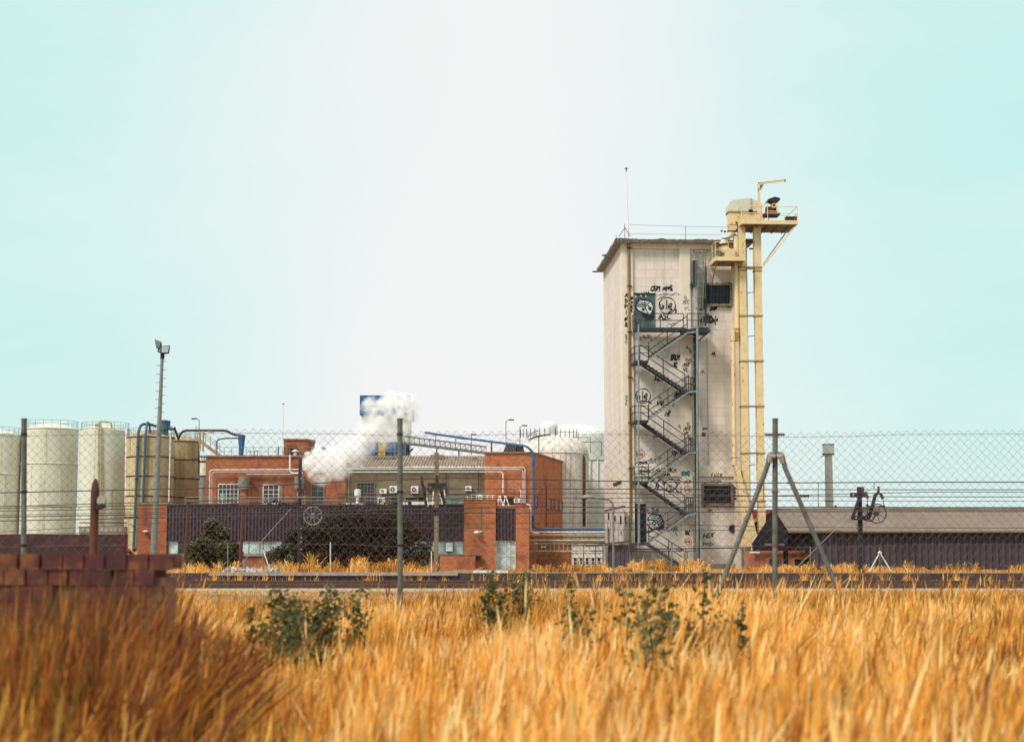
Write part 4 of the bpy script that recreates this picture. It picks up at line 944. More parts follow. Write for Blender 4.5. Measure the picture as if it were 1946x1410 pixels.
for a, b in (((1301.5, 741), (1216, 684.5)), ((1301.5, 857), (1218, 799)), ((1301.5, 972.5), (1220, 915.5)), ((1306, 1080), (1233, 1033))):
    flight(a, b, MID, INN)
m = MB(); m.tube([A_(1213.5, 616, OUT - .1), A_(1213.5, 1086, OUT - .1)], .062, 8); o = m.build("post", M['stair_pale'], t, smooth=True, local=True); lab(o, "slim pale corner post")
m = MB(); m.tube([A_(1325.3, 622, OUT - .1), A_(1325.3, 1086, OUT - .1)], .085, 8); o = m.build("post", M['stair_pale'], t, smooth=True, local=True); lab(o, "pale pole running down the stair's outer edge")
m = MB(); m.box(tx(1316.5), tx(1323.5), -.75, -.45, ZP, tz(626)); lab(m.build("post", M['stair'], t, local=True), "broad dark steel column behind the pale pole")
m = MB()
for k in range(30): y = 640 + k * 15; q = A_(1319, y, -.77); m.box(q.x - .05, q.x + .05, -.79, -.75, q.z - .04, q.z + .04)
m.build("bolt_plate", M['stair_pale'], t, local=True)
# caged ladder, cable duct beside it
t = thing("caged_ladder", "grey caged ladder rising from the top stair landing to the small platform", "ladder", O, yaw=YAW)
m = MB(); yl = -.35
for px in (1326, 1336): m.tube([A_(px, 622, yl), A_(px, 478, yl)], .03, 6)
for k in range(40): y = 620 - k * 3.55; m.tube([A_(1326, y, yl), A_(1336, y, yl)], .014, 5)
m.build("rails", M['galv'], t, local=True)
m = MB()
for y in (480, 500, 520, 545, 566):
    c = A_(1331, y, yl - .3); m.ring(c, .36, .018, 'z', 18, 5)
for k in range(7):
    a = math.pi + math.pi * k / 6; c0, c1 = A_(1331, 482, yl - .3), A_(1331, 566, yl - .3); d_ = Vector((math.cos(a) * .36, math.sin(a) * .36, 0)); m.tube([c0 + d_, c1 + d_], .014, 5)
m.build("cage", M['galv'], t, local=True)
m = MB(); q = A_(1330, 480, yl); m.ring((q.x, yl - .3, A_(1330, 479, yl).z), .55, .025, 'z', 20, 5); m.build("top_hoop", M['rail'], t, local=True)
t = thing("cable_duct", "silver cable duct with a dark upper length beside the caged ladder", "duct", O, yaw=YAW)
m = MB(); m.box(tx(1319.5), tx(1326), -.28, -.02, tz(622), tz(548)); m.build("silver_duct", mat("bright_duct", (.55, .55, .52), (.4, .4, .38), 3, rough=.4, metal=.3, c4=(.15, .12, .12), s4=4, lo4=.55, hi4=.7), t, local=True)
m = MB(); m.box(tx(1319), tx(1327), -.3, -.02, tz(546), tz(496)); m.box(tx(1314), tx(1320), -.2, .0, tz(547), tz(538)); m.build("dark_duct", M['stair'], t, local=True)
m = MB(); m.tube([A_(1341, 622, -.2), A_(1341, 506, -.2)], .075, 8); m.tube([A_(1337.5, 590, -.3), A_(1337.5, 550, -.3)], .03, 6)
for y in (549, 571, 575): m.bar(A_(1333, y, -.3), A_(1343, y, -.3), .05, .05)
m.build("riser", M['stair'], t, local=True)

# ------------------------------------------------------------------ bucket elevator
t = thing("bucket_elevator", "cream yellow bucket elevator with twin legs and high head platform beside the tower", "elevator", O, yaw=YAW)
EL = -1.6
ex = lambda px, py=700, ly=EL: A_(px, py, ly).x
ez = lambda py, ly=EL, px=1430: A_(px, py, ly).z
for a, b in ((1408.2, 1420.6), (1437.6, 1450.6)):
    m = MB(); m.box(ex(a), ex(b), EL, EL + .62, GR, ez(424)); o = m.build("leg", M['yellow'], t, local=True)
    m = MB()
    for y in (508, 514, 600, 686, 772, 861, 952): m.box(ex(a) - .05, ex(b) + .05, EL - .05, EL + .67, ez(y) - .045, ez(y) + .045)
    m.each("flange", M['yrust'], o, local=True)
for y, h in ((509, .2), (600, .12), (686, .12), (772, .12), (861, .12), (952, .12)):
    m = MB(); m.box(ex(1420.6) + .052, ex(1437.6) - .052, EL + .02, EL + .2, ez(y) - h / 2, ez(y) + h / 2); m.build("cross_tie", M['yrust'], t, local=True)
m = MB()
for y in (557, 640, 885): m.tube([A_(1421, y, EL + .3), A_(1438, y - 3, EL + .3)], .03, 6)
m.build("stay_rod", M['galv'], t, local=True)
# spouts and lower chute
m = MB(); q = A_(1400.5, 560, EL + .1); ly = EL + .3
m.tube([A_(1400, 499, ly), A_(1400.8, 624, ly)], .175, 12); m.tube([A_(1400.8, 622, ly), A_(1400.8, 648, ly)], .185, 12); m.build("upper_spout", M['yellow'], t, smooth=True, local=True)
m = MB(); m.tube([A_(1393.2, 628, ly - .1), A_(1393.4, 648, ly - .1)], .19, 12); m.tube([A_(1393.4, 648, ly - .1), A_(1395.5, 884, ly - .1)], .155, 12); m.build("lower_spout", M['yellow'], t, smooth=True, local=True)
m = MB(); m.box(ex(1397, 640), ex(1405, 640), ly - .3, ly + .1, ez(648), ez(631))
for x_, y in ((1393.3, 639), (1393.4, 648), (1400.8, 625), (1400.8, 640), (1395, 870), (1395.5, 884)): m.ring(A_(x_, y, ly - .05), .2, .03, 'z', 16, 5)
m.build("spout_clamp", M['yrust'], t, local=True)
m = MB(); prof = [(1396, 884), (1404, 884), (1408, 902), (1425, 962), (1437.5, 1016), (1432, 1022), (1427, 1042), (1427, 1088), (1411, 1088), (1411, 1000), (1400, 905)]
m.prism([(A_(x_, y, EL - .1).x, A_(x_, y, EL - .1).z) for x_, y in prof], EL - .25, EL + .5); m.build("boot_chute", M['yellow'], t, local=True)
m = MB(); m.box(ex(1445, 1060), ex(1456, 1060), EL - .1, EL + .3, GR, ez(1040))
m.tube([A_(1412, 1045, EL - .3), A_(1412, 1088, EL - .3)], .05); m.tube([A_(1421, 1045, EL - .3), A_(1421, 1088, EL - .3)], .05)
m.bar(A_(1408, 1043, EL - .35), A_(1458, 1041, EL - .2), .12, .14); m.build("base_frame", M['yrust'], t, local=True)
m = MB()
for k in range(3): m.tube([A_(1433, 1058 + k * 5, EL + 1), A_(1445, 1074 + k * 5, EL + 1)], .03, 5)
m.tube([A_(1433, 1085, EL + 1), A_(1445, 1072, EL + 1)], .03, 5); m.build("base_steps", M['beige'], t, local=True)
# head platform (a frame of yellow channels, dark underside) with tapered outer edge
HY = -2.6; HB = .6
P0, P1 = A_(1408.5, 423, HY), A_(1516.5, 423, HY)
zt_, zb_ = A_(1460, 418.5, HY).z, A_(1460, 426, HY).z
m = MB(); m.box(P0.x, P1.x, HY, HY + .1, zb_, zt_); m.box(P0.x, P1.x, HB - .1, HB, zb_, zt_); m.box(P0.x, P0.x + .1, HY + .1, HB - .1, zb_, zt_); m.box(P1.x - .1, P1.x, HY + .1, HB - .1, zb_, zt_); m.build("platform_frame", M['yellow'], t, local=True)
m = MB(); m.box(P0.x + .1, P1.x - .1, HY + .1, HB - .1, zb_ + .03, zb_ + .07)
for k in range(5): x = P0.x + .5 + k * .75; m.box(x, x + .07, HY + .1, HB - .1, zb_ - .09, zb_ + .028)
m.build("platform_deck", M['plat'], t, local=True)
m = MB(); z = zt_
lrails(m, [(P0.x + .03, HB - .1, z), (P0.x + .03, HY + .03, z), (P0.x + 1.9, HY + .03, z), (P1.x - .03, HY + .03, z), (P1.x - .03, HB - .1, z), (P0.x + 1.9, HB - .1, z)], (.98, .5), r=.024); m.build("platform_railing", M['yellow'], t, local=True)
for a, b in (((1508, 433), (1450, 507)), ((1498, 436), (1450, 503))):
    m = MB(); m.bar(A_(a[0], a[1], HY + (.1 if a[0] > 1500 else 2.5)), A_(b[0], b[1], EL + .05), .07, .07); m.build("platform_strut", M['yellow'], t, local=True)
HZT = zt_ + .002
# head casing and hood
hx0, hx1 = A_(1384, 410, -1.2).x, A_(1446, 410, -1.2).x
m = MB(); m.box(hx0, hx1, -1.4, -.5, ez(428, -1.2), ez(405, -1.2)); m.prism([(hx0, ez(427, -1.2)), (hx0 + .9, ez(427, -1.2)), (A_(1394, 440, -1).x, ez(440, -1.2)), (A_(1386, 440, -1).x, ez(440, -1.2))], -1.35, -.55); m.build("head_casing", M['yellow'], t, local=True)
m = MB(); m.box(hx0 - .06, hx1 + .06, -1.46, -.44, ez(405.5, -1.2), ez(403, -1.2)); m.build("casing_flange", M['yrust'], t, local=True)
hood = [(1382, 403), (1382, 392), (1386, 385), (1392, 381.5), (1420, 378), (1430, 379), (1440, 385), (1446, 395), (1446, 403)]
m = MB(); m.prism([(A_(x_, y, -1.2).x, A_(x_, y, -1.2).z) for x_, y in hood], -1.4, -.5); m.build("hood", M['paleduct'], t, local=True)
# outlet Y-piece down to the small platform
m = MB(); yy = -1.3
m.tube([A_(1389, 440, yy), A_(1389, 446, yy), A_(1379, 454, yy), A_(1374, 466, yy)], [.22, .26, .2, .3], 12); m.build("outlet_branch", M['paleduct'], t, local=True)
m = MB(); m.tube(fillet([A_(1390, 443, yy), A_(1399, 452, yy), A_(1399.5, 490, yy)], .3), .19, 12); m.build("outlet_pipe", M['yellow'], t, smooth=True, local=True)
m = MB()
for px, py, r in ((1389, 440, .27), (1379, 454, .26), (1374, 465, .32), (1394, 447, .22)): m.ring(A_(px, py, yy), r, .035, 'z', 16, 5)
for px, py in ((1371, 440), (1377, 441), (1402, 430), (1404, 426), (1399, 424)): m.box(A_(px, py, yy).x - .06, A_(px, py, yy).x + .06, yy - .2, yy - .05, A_(px, py, yy).z - .06, A_(px, py, yy).z + .06)
m.build("outlet_flange", M['rust'], t, local=True)
# small working platform on the tower front
SY, SB = -2.5, .0
Q0, Q1 = A_(1359, 492, SY), A_(1417, 492, SY); zt_, zb_ = A_(1390, 488, SY).z, A_(1390, 495.5, SY).z
t3 = thing("work_platform", "small cream yellow railed platform bracketed off the tower top under the head", "platform", O, yaw=YAW)
m = MB(); m.box(Q0.x, Q1.x, SY, SY + .1, zb_, zt_); m.box(Q0.x, Q0.x + .1, SY + .1, SB, zb_, zt_); m.box(Q1.x - .1, Q1.x, SY + .1, SB, zb_, zt_); m.build("frame", M['yellow'], t3, local=True)
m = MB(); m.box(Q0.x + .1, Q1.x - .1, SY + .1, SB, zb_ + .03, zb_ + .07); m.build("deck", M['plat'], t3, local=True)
m = MB(); lrails(m, [(Q0.x + .03, SB, zt_), (Q0.x + .03, -1.2, zt_), (Q0.x + .03, SY + .03, zt_), (Q0.x + .95, SY + .03, zt_), (Q1.x - .35, SY + .03, zt_), (Q1.x - .03, SY + .03, zt_), (Q1.x - .03, -.9, zt_)], (1.05, .5), r=.026); m.build("railing", M['yellow'], t3, local=True)
m = MB()
for x in (Q0.x + .15, Q1.x - .2): m.bar((x, SY + .4, zb_ - .01), (x, .1, zb_ - 1.5), .08, .08)
m.each("bracket", M['yrust'], t3, local=True)
m = MB(); q = A_(1376, 480, -1.3); m.tube([(q.x - .15, -1.3, A_(1376, 466, -1.3).z), (q.x + .15, -1.3, zt_ + .62)], [.3, .33], 12)
m.box(q.x, q.x + .72, -1.75, -.95, zt_ + .08, zt_ + .72); m.box(q.x + .15, q.x + .6, -1.6, -1.0, zt_, zt_ + .08)
tq = thing("diverter_box", "boxy yellow diverter valve standing on the small railed platform", "valve", O, yaw=YAW)
m.build("body", M['yellow'], tq, local=True)
m = MB(); m.ring((q.x - .15, -1.3, A_(1376, 467, -1.3).z), .33, .04, 'z', 16, 5); m.bar((q.x - .45, -1.4, zt_), (q.x - .05, -1.4, zt_ + .6), .08, .08); m.build("flange", M['rust'], tq, local=True)
# drive motor with weather hood, jib crane, toolbox
tq = thing("drive_motor", "dark drive motor under a peaked weather hood on the high platform", "motor", O, yaw=YAW)
my = -1.6
m = MB(); m.prism([(A_(x_, y, my).x, A_(x_, y, my).z) for x_, y in ((1449, 414), (1450, 407), (1477, 406), (1481, 409), (1478, 413), (1452, 413))], my - .5, my + .3); m.build("mount", M['dark'], tq, local=True)
m = MB(); hp = [(1452, 390), (1458, 381), (1470, 377), (1480, 380), (1479, 384), (1471, 388), (1458, 384.5)]
m.prism([(A_(x_, y, my).x, A_(x_, y, my).z) for x_, y in hp], my - .55, my + .35); m.build("weather_hood", M['dark'], tq, local=True)
m = MB(); a = A_(1471, 391, my - .5); m.disc(a + Vector((0, .05, 0)), .2, .7, 16); m.box(a.x - .5, a.x + .2, my - .4, my + .2, A_(1471, 405.5, my).z, A_(1471, 395, my).z); m.build("motor_body", M['rust'], tq, local=True)
m = MB(); m.ring(a, .14, .04, n=16); m.build("fan_cover", M['yellow'], tq, local=True)
m = MB()
for px in (1458.5, 1478): m.tube([A_(px, 406, my - .5), A_(px, 384, my - .5)], .03, 6)
m.tube([A_(1459, 402, my - .5), A_(1477, 402, my - .5)], .03, 6)
for px in (1452, 1461): m.tube([A_(px, 418.5, my), A_(px, 413, my)], .03, 6)
m.build("hood_frame", M['yellow'], tq, local=True)
tq = thing("jib_crane", "cream yellow jib crane post and arm rising over the high platform", "crane", O, yaw=YAW)
cy_ = -1.7
m = MB(); a, b = A_(1441, 418, cy_), A_(1445.5, 349, cy_); m.box(a.x, a.x + .18, cy_, cy_ + .18, a.z, b.z); m.box(a.x - .02, a.x + .3, cy_ - .03, cy_ + .2, a.z, A_(1442, 386, cy_).z); m.build("post", M['yellow'], tq, local=True)
m = MB(); m.bar(A_(1440.5, 349.5, cy_ + .09), A_(1492, 343.5, cy_ - .3), .1, .12); m.bar(A_(1440.5, 347.8, cy_ + .09), A_(1492, 341.8, cy_ - .3), .16, .03); m.build("arm", M['yellow'], tq, local=True)
m = MB(); g = [A_(1445, 351, cy_), A_(1452, 350.5, cy_), A_(1445.5, 362, cy_)]; m.prism([(v.x, v.z) for v in g], cy_ + .07, cy_ + .1); m.build("gusset", M['yrust'], tq, local=True)
m = MB(); m.box(A_(1491, 343, cy_ - .3).x, A_(1492.5, 343, cy_ - .3).x, cy_ - .4, cy_ - .2, A_(1492, 345.5, cy_ - .3).z, A_(1492, 341.5, cy_ - .3).z); m.build("end_stop", M['dark'], tq, local=True)
tq = thing("tool_box", "low dark box with red end at the platform's outer corner", "box", O, yaw=YAW)
m = MB(); m.box(A_(1494, 415, -2.2).x, A_(1509, 415, -2.2).x, -2.2, -1.7, HZT, A_(1500, 411.5, -2.2).z); m.build("box", M['dark'], tq, local=True)
m = MB(); m.box(A_(1509, 415, -2.2).x + .002, A_(1515, 415, -2.2).x, -2.2, -1.7, HZT, A_(1500, 411, -2.2).z); m.build("red_end", M['redroof'], tq, local=True)
tq = thing("limit_switch", "small rusty pump and rod fixed on the head casing", "pump", O, yaw=YAW)
m = MB(); c = A_(1427.5, 401, -1.5); m.disc(c, .13, .1, 12); m.box(c.x - .17, c.x + .1, -1.5, -1.35, c.z - .14, c.z + .1); m.tube([A_(1427.5, 403, -1.5), A_(1427.3, 377, -1.5)], .02, 5); m.build("pump", M['rust'], tq, local=True)
# aerial and wires on the tower roof
tq = thing("radio_aerial", "tall thin white radio aerial on the tower roof corner", "aerial", O, yaw=YAW)
m = MB(); m.tube([A_(1194.5, 456, .6), A_(1190, 322, .6)], [.06, .03], 6); m.build("mast", M['white'], tq, local=True)
m = MB(); m.tube([A_(1186.5, 320.5, .6), A_(1194, 320.5, .6)], .03, 5); m.tube([A_(1190, 326, .6), A_(1190, 319, .6)], .045, 6); m.build("tip", M['dark'], tq, local=True)
m = MB()
for a, b in (((1187.5, 456), (1187.3, 426)), ((1187.3, 432), (1198, 450)), ((1187, 434), (1176, 450))): m.tube([A_(a[0], a[1], .3), A_(b[0], b[1], .3)], .022, 5)
m.build("stay", M['dark'], tq, local=True)
tq = thing("roof_wire", "pair of thin wires strung over the tower roof on short posts", "wire", O, yaw=YAW)
m = MB(); m.tube([A_(1196, 427.5, .5), A_(1303, 430.5, .5), A_(1381, 432, .5)], .014, 5); m.tube([A_(1196, 444.5, .5), A_(1303, 446, .5), A_(1372, 446, .5)], .014, 5); m.build("wire", M['galv'], tq, local=True)
m = MB(); m.tube([A_(1303, 456, .5), A_(1303, 429.5, .5)], .025, 5); m.tube([A_(1171, 470, 3), A_(1171, 447, 3)], .025, 5); m.build("post", M['galv'], tq, local=True)
# ------------------------------------------------------------------ graffiti: hand-drawn strokes laid flat on the walls
G = {'A': [[(0, 0), (.45, 1), (.9, 0)], [(.15, .4), (.8, .42)]], 'B': [[(0, 0), (0, 1), (.6, .85), (.1, .55), (.75, .3), (0, 0)]], 'C': [[(.8, .85), (.35, 1), (0, .5), (.3, 0), (.85, .15)]],
 'D': [[(0, 0), (.05, 1), (.7, .75), (.75, .3), (0, 0)]], 'E': [[(.7, 1), (0, .95), (0, 0), (.75, .05)], [(0, .5), (.55, .52)]], 'F': [[(0, 0), (.05, 1), (.75, .98)], [(0, .5), (.5, .52)]],
 'G': [[(.8, .85), (.35, 1), (0, .5), (.3, 0), (.8, .1), (.8, .45), (.45, .45)]], 'H': [[(0, 0), (0, 1)], [(.75, 0), (.75, 1)], [(0, .5), (.75, .52)]], 'I': [[(.3, 0), (.3, 1)]], 'J': [[(.7, 1), (.65, .15), (.3, 0), (0, .25)]],
 'K': [[(0, 0), (0, 1)], [(.75, 1), (.05, .45), (.8, 0)]], 'L': [[(0, 1), (0, 0), (.7, .03)]], 'M': [[(0, 0), (.08, 1), (.45, .35), (.85, 1), (.95, 0)]], 'N': [[(0, 0), (.03, 1), (.7, 0), (.75, 1)]],
 'O': [[(.4, 1), (0, .55), (.35, 0), (.8, .45), (.4, 1)]], 'P': [[(0, 0), (0, 1), (.7, .85), (.65, .5), (0, .42)]], 'R': [[(0, 0), (0, 1), (.7, .8), (.05, .5), (.75, 0)]], 'S': [[(.8, .9), (.2, 1), (.05, .65), (.7, .4), (.65, .05), (0, .08)]],
 'T': [[(0, 1), (.85, .97)], [(.42, 1), (.4, 0)]], 'U': [[(0, 1), (.05, .15), (.4, 0), (.7, .2), (.72, 1)]], 'V': [[(0, 1), (.4, 0), (.8, 1)]], 'W': [[(0, 1), (.25, 0), (.48, .7), (.72, 0), (1, 1)]], 'X': [[(0, 0), (.8, 1)], [(0, 1), (.8, 0)]],
 'Z': [[(0, 1), (.8, .95), (0, .05), (.85, 0)]], '8': [[(.4, .5), (.05, .8), (.4, 1), (.75, .8), (.4, .5), (0, .2), (.4, 0), (.8, .2), (.4, .5)]], '.': [[(.2, .4), (.35, .55)]], "'": [[(.2, .8), (.3, 1)]],
 'u': [[(0, .55), (.05, .08), (.3, .05), (.45, .5)], [(.45, .5), (.5, .05)]], 'l': [[(.2, 1), (.2, .02)]], 'e': [[(0, .3), (.6, .35), (.5, .62), (.15, .6), (0, .28), (.25, 0), (.65, .1)]]}
def smooth(pl):
    for _ in range(2):
        if len(pl) < 3: return pl
        q = [pl[0]]
        for a, b in zip(pl, pl[1:]): q += [(a[0] * .75 + b[0] * .25, a[1] * .75 + b[1] * .25), (a[0] * .25 + b[0] * .75, a[1] * .25 + b[1] * .75)]
        pl = q + [pl[-1]]
    return pl
class Ink:
    def __init__(s): s.m = MB(); s.k = 0
    def stroke(s, pl, w, ly):                     # pl: picture points; w: stroke width in photo pixels
        pts = [T.at(x, y, ly) for x, y in pl]; s.k += 1; off = -.0007 * (s.k % 9)
        n = len(pts); hw = w * 1.5 * 118 / F / 2; vs = []
        for i, p in enumerate(pts):
            d_ = pts[min(i + 1, n - 1)] - pts[max(i - 1, 0)]
            if d_.length < 1e-6: d_ = Vector((1, 0, 0))
            d_.normalize(); nn = Vector((-d_.z, 0, d_.x)) * hw * (1 + .38 * math.sin(i * .9 + s.k))
            vs += [(p.x + nn.x, ly + off, p.z + nn.z), (p.x - nn.x, ly + off, p.z - nn.z)]
        s.m.add(vs, [(2 * i, 2 * i + 1, 2 * i + 3, 2 * i + 2) for i in range(n - 1)])
    def poly(s, pl, ly):
        s.k += 1; pts = [T.at(x, y, ly) for x, y in pl]; s.m.add([(p.x, ly - .0007 * (s.k % 9), p.z) for p in pts], [tuple(range(len(pts)))])
    def text(s, txt, x, y, h, w, ly, slant=.1, adv=.95, wid=.8, jit=.06, vertical=False, rise=0.0):
        for ch in txt:
            if ch != ' ':
                for st in G[ch]:
                    pl = [(x + (u * wid + v * slant + rnd.uniform(-jit, jit)) * h, y - (v + rnd.uniform(-jit, jit)) * h) for u, v in st]
                    s.stroke(smooth(pl), w, ly)
            if vertical: y += h * 1.25
            else: x += h * adv * (wid / .8) * (.6 if ch in "I.'l" else 1); y -= rise
    def circle(s, x, y, r, w, ly, sy=1.0, a0=0, a1=6.5):
        s.stroke([(x + r * math.cos(a0 + (a1 - a0) * i / 28), y + r * sy * math.sin(a0 + (a1 - a0) * i / 28)) for i in range(29)], w, ly)
    def scrib(s, x0, y0, x1_, y1, n, w, ly, seed):
        rr = random.Random(seed); pl = [(x0 + (x1_ - x0) * (i / n) + rr.uniform(-2, 2), rr.uniform(y0, y1)) for i in range(n + 1)]; s.stroke(smooth(pl), w, ly)
    def done(s, label, mt='black'): o = s.m.build("graffiti", M[mt], TOW, local=True); return lab(o, label)
WL, PF = .152, -.008         # recessed panel face, pilaster face
def tagtext(txt, x, y, h, w=1.3, ly=WL, mt='black', label=None, **kw):
    g = Ink(); g.text(txt, x, y, h, w, ly, **kw); g.done(label or ("sprayed letters " + txt), mt)
tagtext("ADPIN8", 1188, 565, 9.0, 1.5, PF, vertical=True, slant=0, wid=.6)
tagtext("HARE", 1199.5, 570, 6.2, 1.3, PF, vertical=True, slant=0, wid=.6)
tagtext("SVC", 1188.5, 641, 4.6, .9, PF, vertical=True, slant=0); tagtext("SVC", 1188.5, 757, 5.4, .9, PF, vertical=True, slant=0); tagtext("BSC", 1187.8, 987, 4.6, .9, PF, vertical=True, slant=0)
tagtext("DSM", 1237.5, 553, 9.5, 1.8, jit=.1, wid=.62, adv=.72); tagtext("ANS", 1259, 552.5, 9, 1.9, jit=.1, wid=.75, adv=.8)
tagtext("JAA", 1222, 557.5, 3.4, .9, adv=1.4)
tagtext("JAMS", 1248.5, 570.5, 6, .8, slant=.5, adv=.62, rise=1.2, mt='grey_ink')
def ule(x, y, r, w, mt, ly=WL, label="round sprayed tag reading ule"):
    g = Ink(); g.circle(x, y, r, w * .6, ly); g.text("ule", x - r * .8, y + r * .5, r * 1.2, w, ly, wid=.62, adv=.62, slant=.02, jit=.03); g.done(label, mt)
ule(1268, 581, 15.5, 2.0, 'black'); ule(1222, 752.5, 14, 1.8, 'black', label="round black tag by the second stair landing"); ule(1217, 862.5, 8, 1.4, 'redink', label="small red round tag above a stair landing")
ule(1307.3, 930, 7, 1.3, 'redink', PF, "red round tag on the middle pilaster"); ule(1307.5, 1028.5, 6.5, 1.2, 'redink', PF, "lower red round tag on the middle pilaster")
g = Ink(); g.text("ASC", 1251.5, 607, 11.5, 1.5, WL, wid=.75, adv=.72); g.stroke(smooth([(1268, 596), (1275, 591), (1285, 588)]), 1.6, WL); g.stroke([(1281, 587), (1285, 589), (1284, 595)], 1.6, WL); g.stroke(smooth([(1254, 609), (1263, 606.5), (1271, 609.5)]), .9, WL); g.done("black tag ASC with an arrow")
g = Ink(); g.stroke(smooth([(1252, 561), (1262, 558.5), (1270, 559), (1275, 561.5), (1287, 556), (1291, 561.5), (1297, 560)]), 1.2, WL); g.done("grey scrawled line", 'grey_ink')
g = Ink()
g.circle(1302.5, 565.5, 2.2, .9, PF); g.text("ASC", 1297, 578, 8, .9, PF, wid=.7, adv=.6, jit=.12); g.text("VL", 1300, 590, 8, .7, PF, jit=.12); g.done("thin tag on the pilaster", 'grey_ink')
tagtext("DM", 1330, 590, 5, 1.2, jit=.1, adv=.8); tagtext("BOP", 1350, 591, 8, 1.5, jit=.08, adv=.62, wid=.6, slant=.25)
g = Ink(); g.text("ENSON", 1331, 614, 12, 1.7, WL, wid=.58, adv=.62, jit=.1, slant=.15); g.scrib(1346, 604, 1364, 620, 12, 1.2, WL, 3); g.done("heavy black tag by the small platform")
g = Ink(); g.scrib(1214, 634, 1238, 647, 16, .9, WL, 5); g.scrib(1222, 633, 1236, 645, 9, .8, WL, 6); g.done("scrawl below the top landing", 'grey_ink')
g = Ink(); g.circle(1259, 668, 13, .5, WL, a0=-1.5, a1=1.6); g.circle(1254.5, 654, 4.5, .5, WL); g.scrib(1256, 664, 1264, 671, 4, 1, WL, 8); g.done("faint round drawing", 'grey_ink')
g = Ink(); g.text("BRUK", 1274, 685, 11, 1.5, WL, wid=.52, adv=.6, jit=.09, slant=.15); g.text("K", 1281, 698, 10, 2, WL, wid=.7); g.done("black tag BRUK")
for x, y, l in ((1304, 705, "wiry tag on the pilaster between upper flights"), (1306, 826, "wiry tag lower on the pilaster")):
    g = Ink(); g.circle(x + 1.5, y - 21, 2.4, .9, PF); g.text("ASO", x - 7, y - 8, 8.5, 1, PF, wid=.6, adv=.62, jit=.12, slant=.25); g.text("VL", x - 6, y + 1, 7, .9, PF, jit=.14, adv=.9); g.done(l)
g = Ink(); g.stroke(smooth([(1210, 764), (1216, 762), (1228, 762.5), (1237, 764)]), 1.7, WL); g.stroke([(1232, 762), (1238, 768)], 1.5, WL); g.stroke([(1238, 761.5), (1233, 767)], 1.4, WL); g.done("thick underline stroke")
g = Ink(); g.circle(1254, 756, 2.3, .8, WL); g.text("KOR", 1248, 771, 10, 1, WL, wid=.6, adv=.55, jit=.13, slant=.25); g.circle(1279, 770, 2, .8, WL); g.text("MVL", 1263, 791, 11, 1.1, WL, wid=.5, adv=.55, jit=.14, slant=.35); g.done("thin black tags between flights")
tagtext("SVA", 1334.5, 817, 4.6, 1, adv=.8, jit=.1, slant=.3); tagtext("PSC", 1333.5, 829, 6.5, 1.3, adv=.55, wid=.55, jit=.1)
g = Ink(); g.text("ASR", 1232, 876, 9, .8, WL, jit=.14, slant=.4, adv=1.0); g.scrib(1234, 868, 1256, 884, 10, .8, WL, 12); g.done("thin scrawl beside a stair flight", 'grey_ink')
g = Ink(); g.text("GUNS", 1215.5, 881.5, 5, 1.1, WL, adv=.75, jit=.1); g.text("SMOKE", 1215, 898, 5, 1.2, WL - .13, adv=.85, jit=.1); g.stroke(smooth([(1205, 882), (1209, 880), (1216, 881)]), 1, WL); g.done("small written words by the landing")
g = Ink(); g.text("SNU", 1239, 897, 7, 1, .02, jit=.1); g.text("KUKA", 1262, 897, 8, 1.2, .02, adv=.7, jit=.12, slant=.2); g.text("WAWA", 1253, 904.5, 7, 1.3, .02, adv=.75, jit=.08, slant=-.1); g.done("black scribbled words on the beam")
g = Ink(); g.text("KING", 1296.5, 904, 8.5, 2.0, PF, adv=.62, wid=.55, slant=.05); g.done("teal sprayed word King", 'teal_ink')
g = Ink(); g.text("FUCK", 1352, 905.5, 6, 1.0, .022, adv=1.0, wid=.75, jit=.03, slant=.02); g.done("neat black capitals on the beam")
g = Ink(); g.text("'ASESINO", 1349, 917, 5.2, .9, WL, adv=.78, wid=.62, jit=.05); g.done("faint capitals above the lower barred window", 'grey_ink')
tagtext("PKAA", 1395.3, 931, 5, 1.3, -.008, vertical=True, slant=0, jit=.08)
g = Ink()
for pl in ([(1246, 929), (1248, 914), (1256, 911), (1262, 913), (1258, 921), (1264, 919), (1266, 912)], [(1247, 930), (1252, 926), (1251, 918), (1247, 917), (1250, 929)], [(1266, 912), (1276, 910), (1285, 913), (1291, 911), (1294, 916), (1287, 920), (1283, 928), (1275, 934)],
           [(1268, 924), (1266, 932), (1271, 934), (1278, 928), (1270, 925), (1277, 922)], [(1281, 914), (1289, 921), (1283, 928)], [(1285, 932), (1292, 936), (1295, 935), (1294, 925)], [(1247, 930), (1264, 931), (1276, 935), (1294, 936)]):
    g.stroke(smooth(pl), 1.3, WL)
g.done("large bubble-letter outline behind the stair")
g = Ink(); g.text("NER", 1300, 919, 7, 1.0, PF, adv=.6, jit=.1, slant=.2); g.stroke([(1300, 918), (1312, 916)], 1, PF); g.done("small tag above the red round one", 'grey_ink')
tagtext("TRC", 1301, 1016.5, 7.2, 1.3, PF, adv=.6, wid=.6); tagtext("HEX", 1336.5, 1022, 8, 1.1, slant=.4, adv=.8, jit=.09, rise=1); tagtext("INOS", 1334, 1037, 7, 1.2, mt='grey_ink', adv=.75, jit=.1)
g = Ink(); g.text("GEMR", 1263, 1010, 8, 1.1, WL, adv=.7, jit=.12, slant=.4); g.stroke(smooth([(1280, 1003), (1286, 998), (1287, 1005), (1283, 1013), (1288, 1018)]), 1, WL); g.done("scrawl under the lowest flights", 'grey_ink')
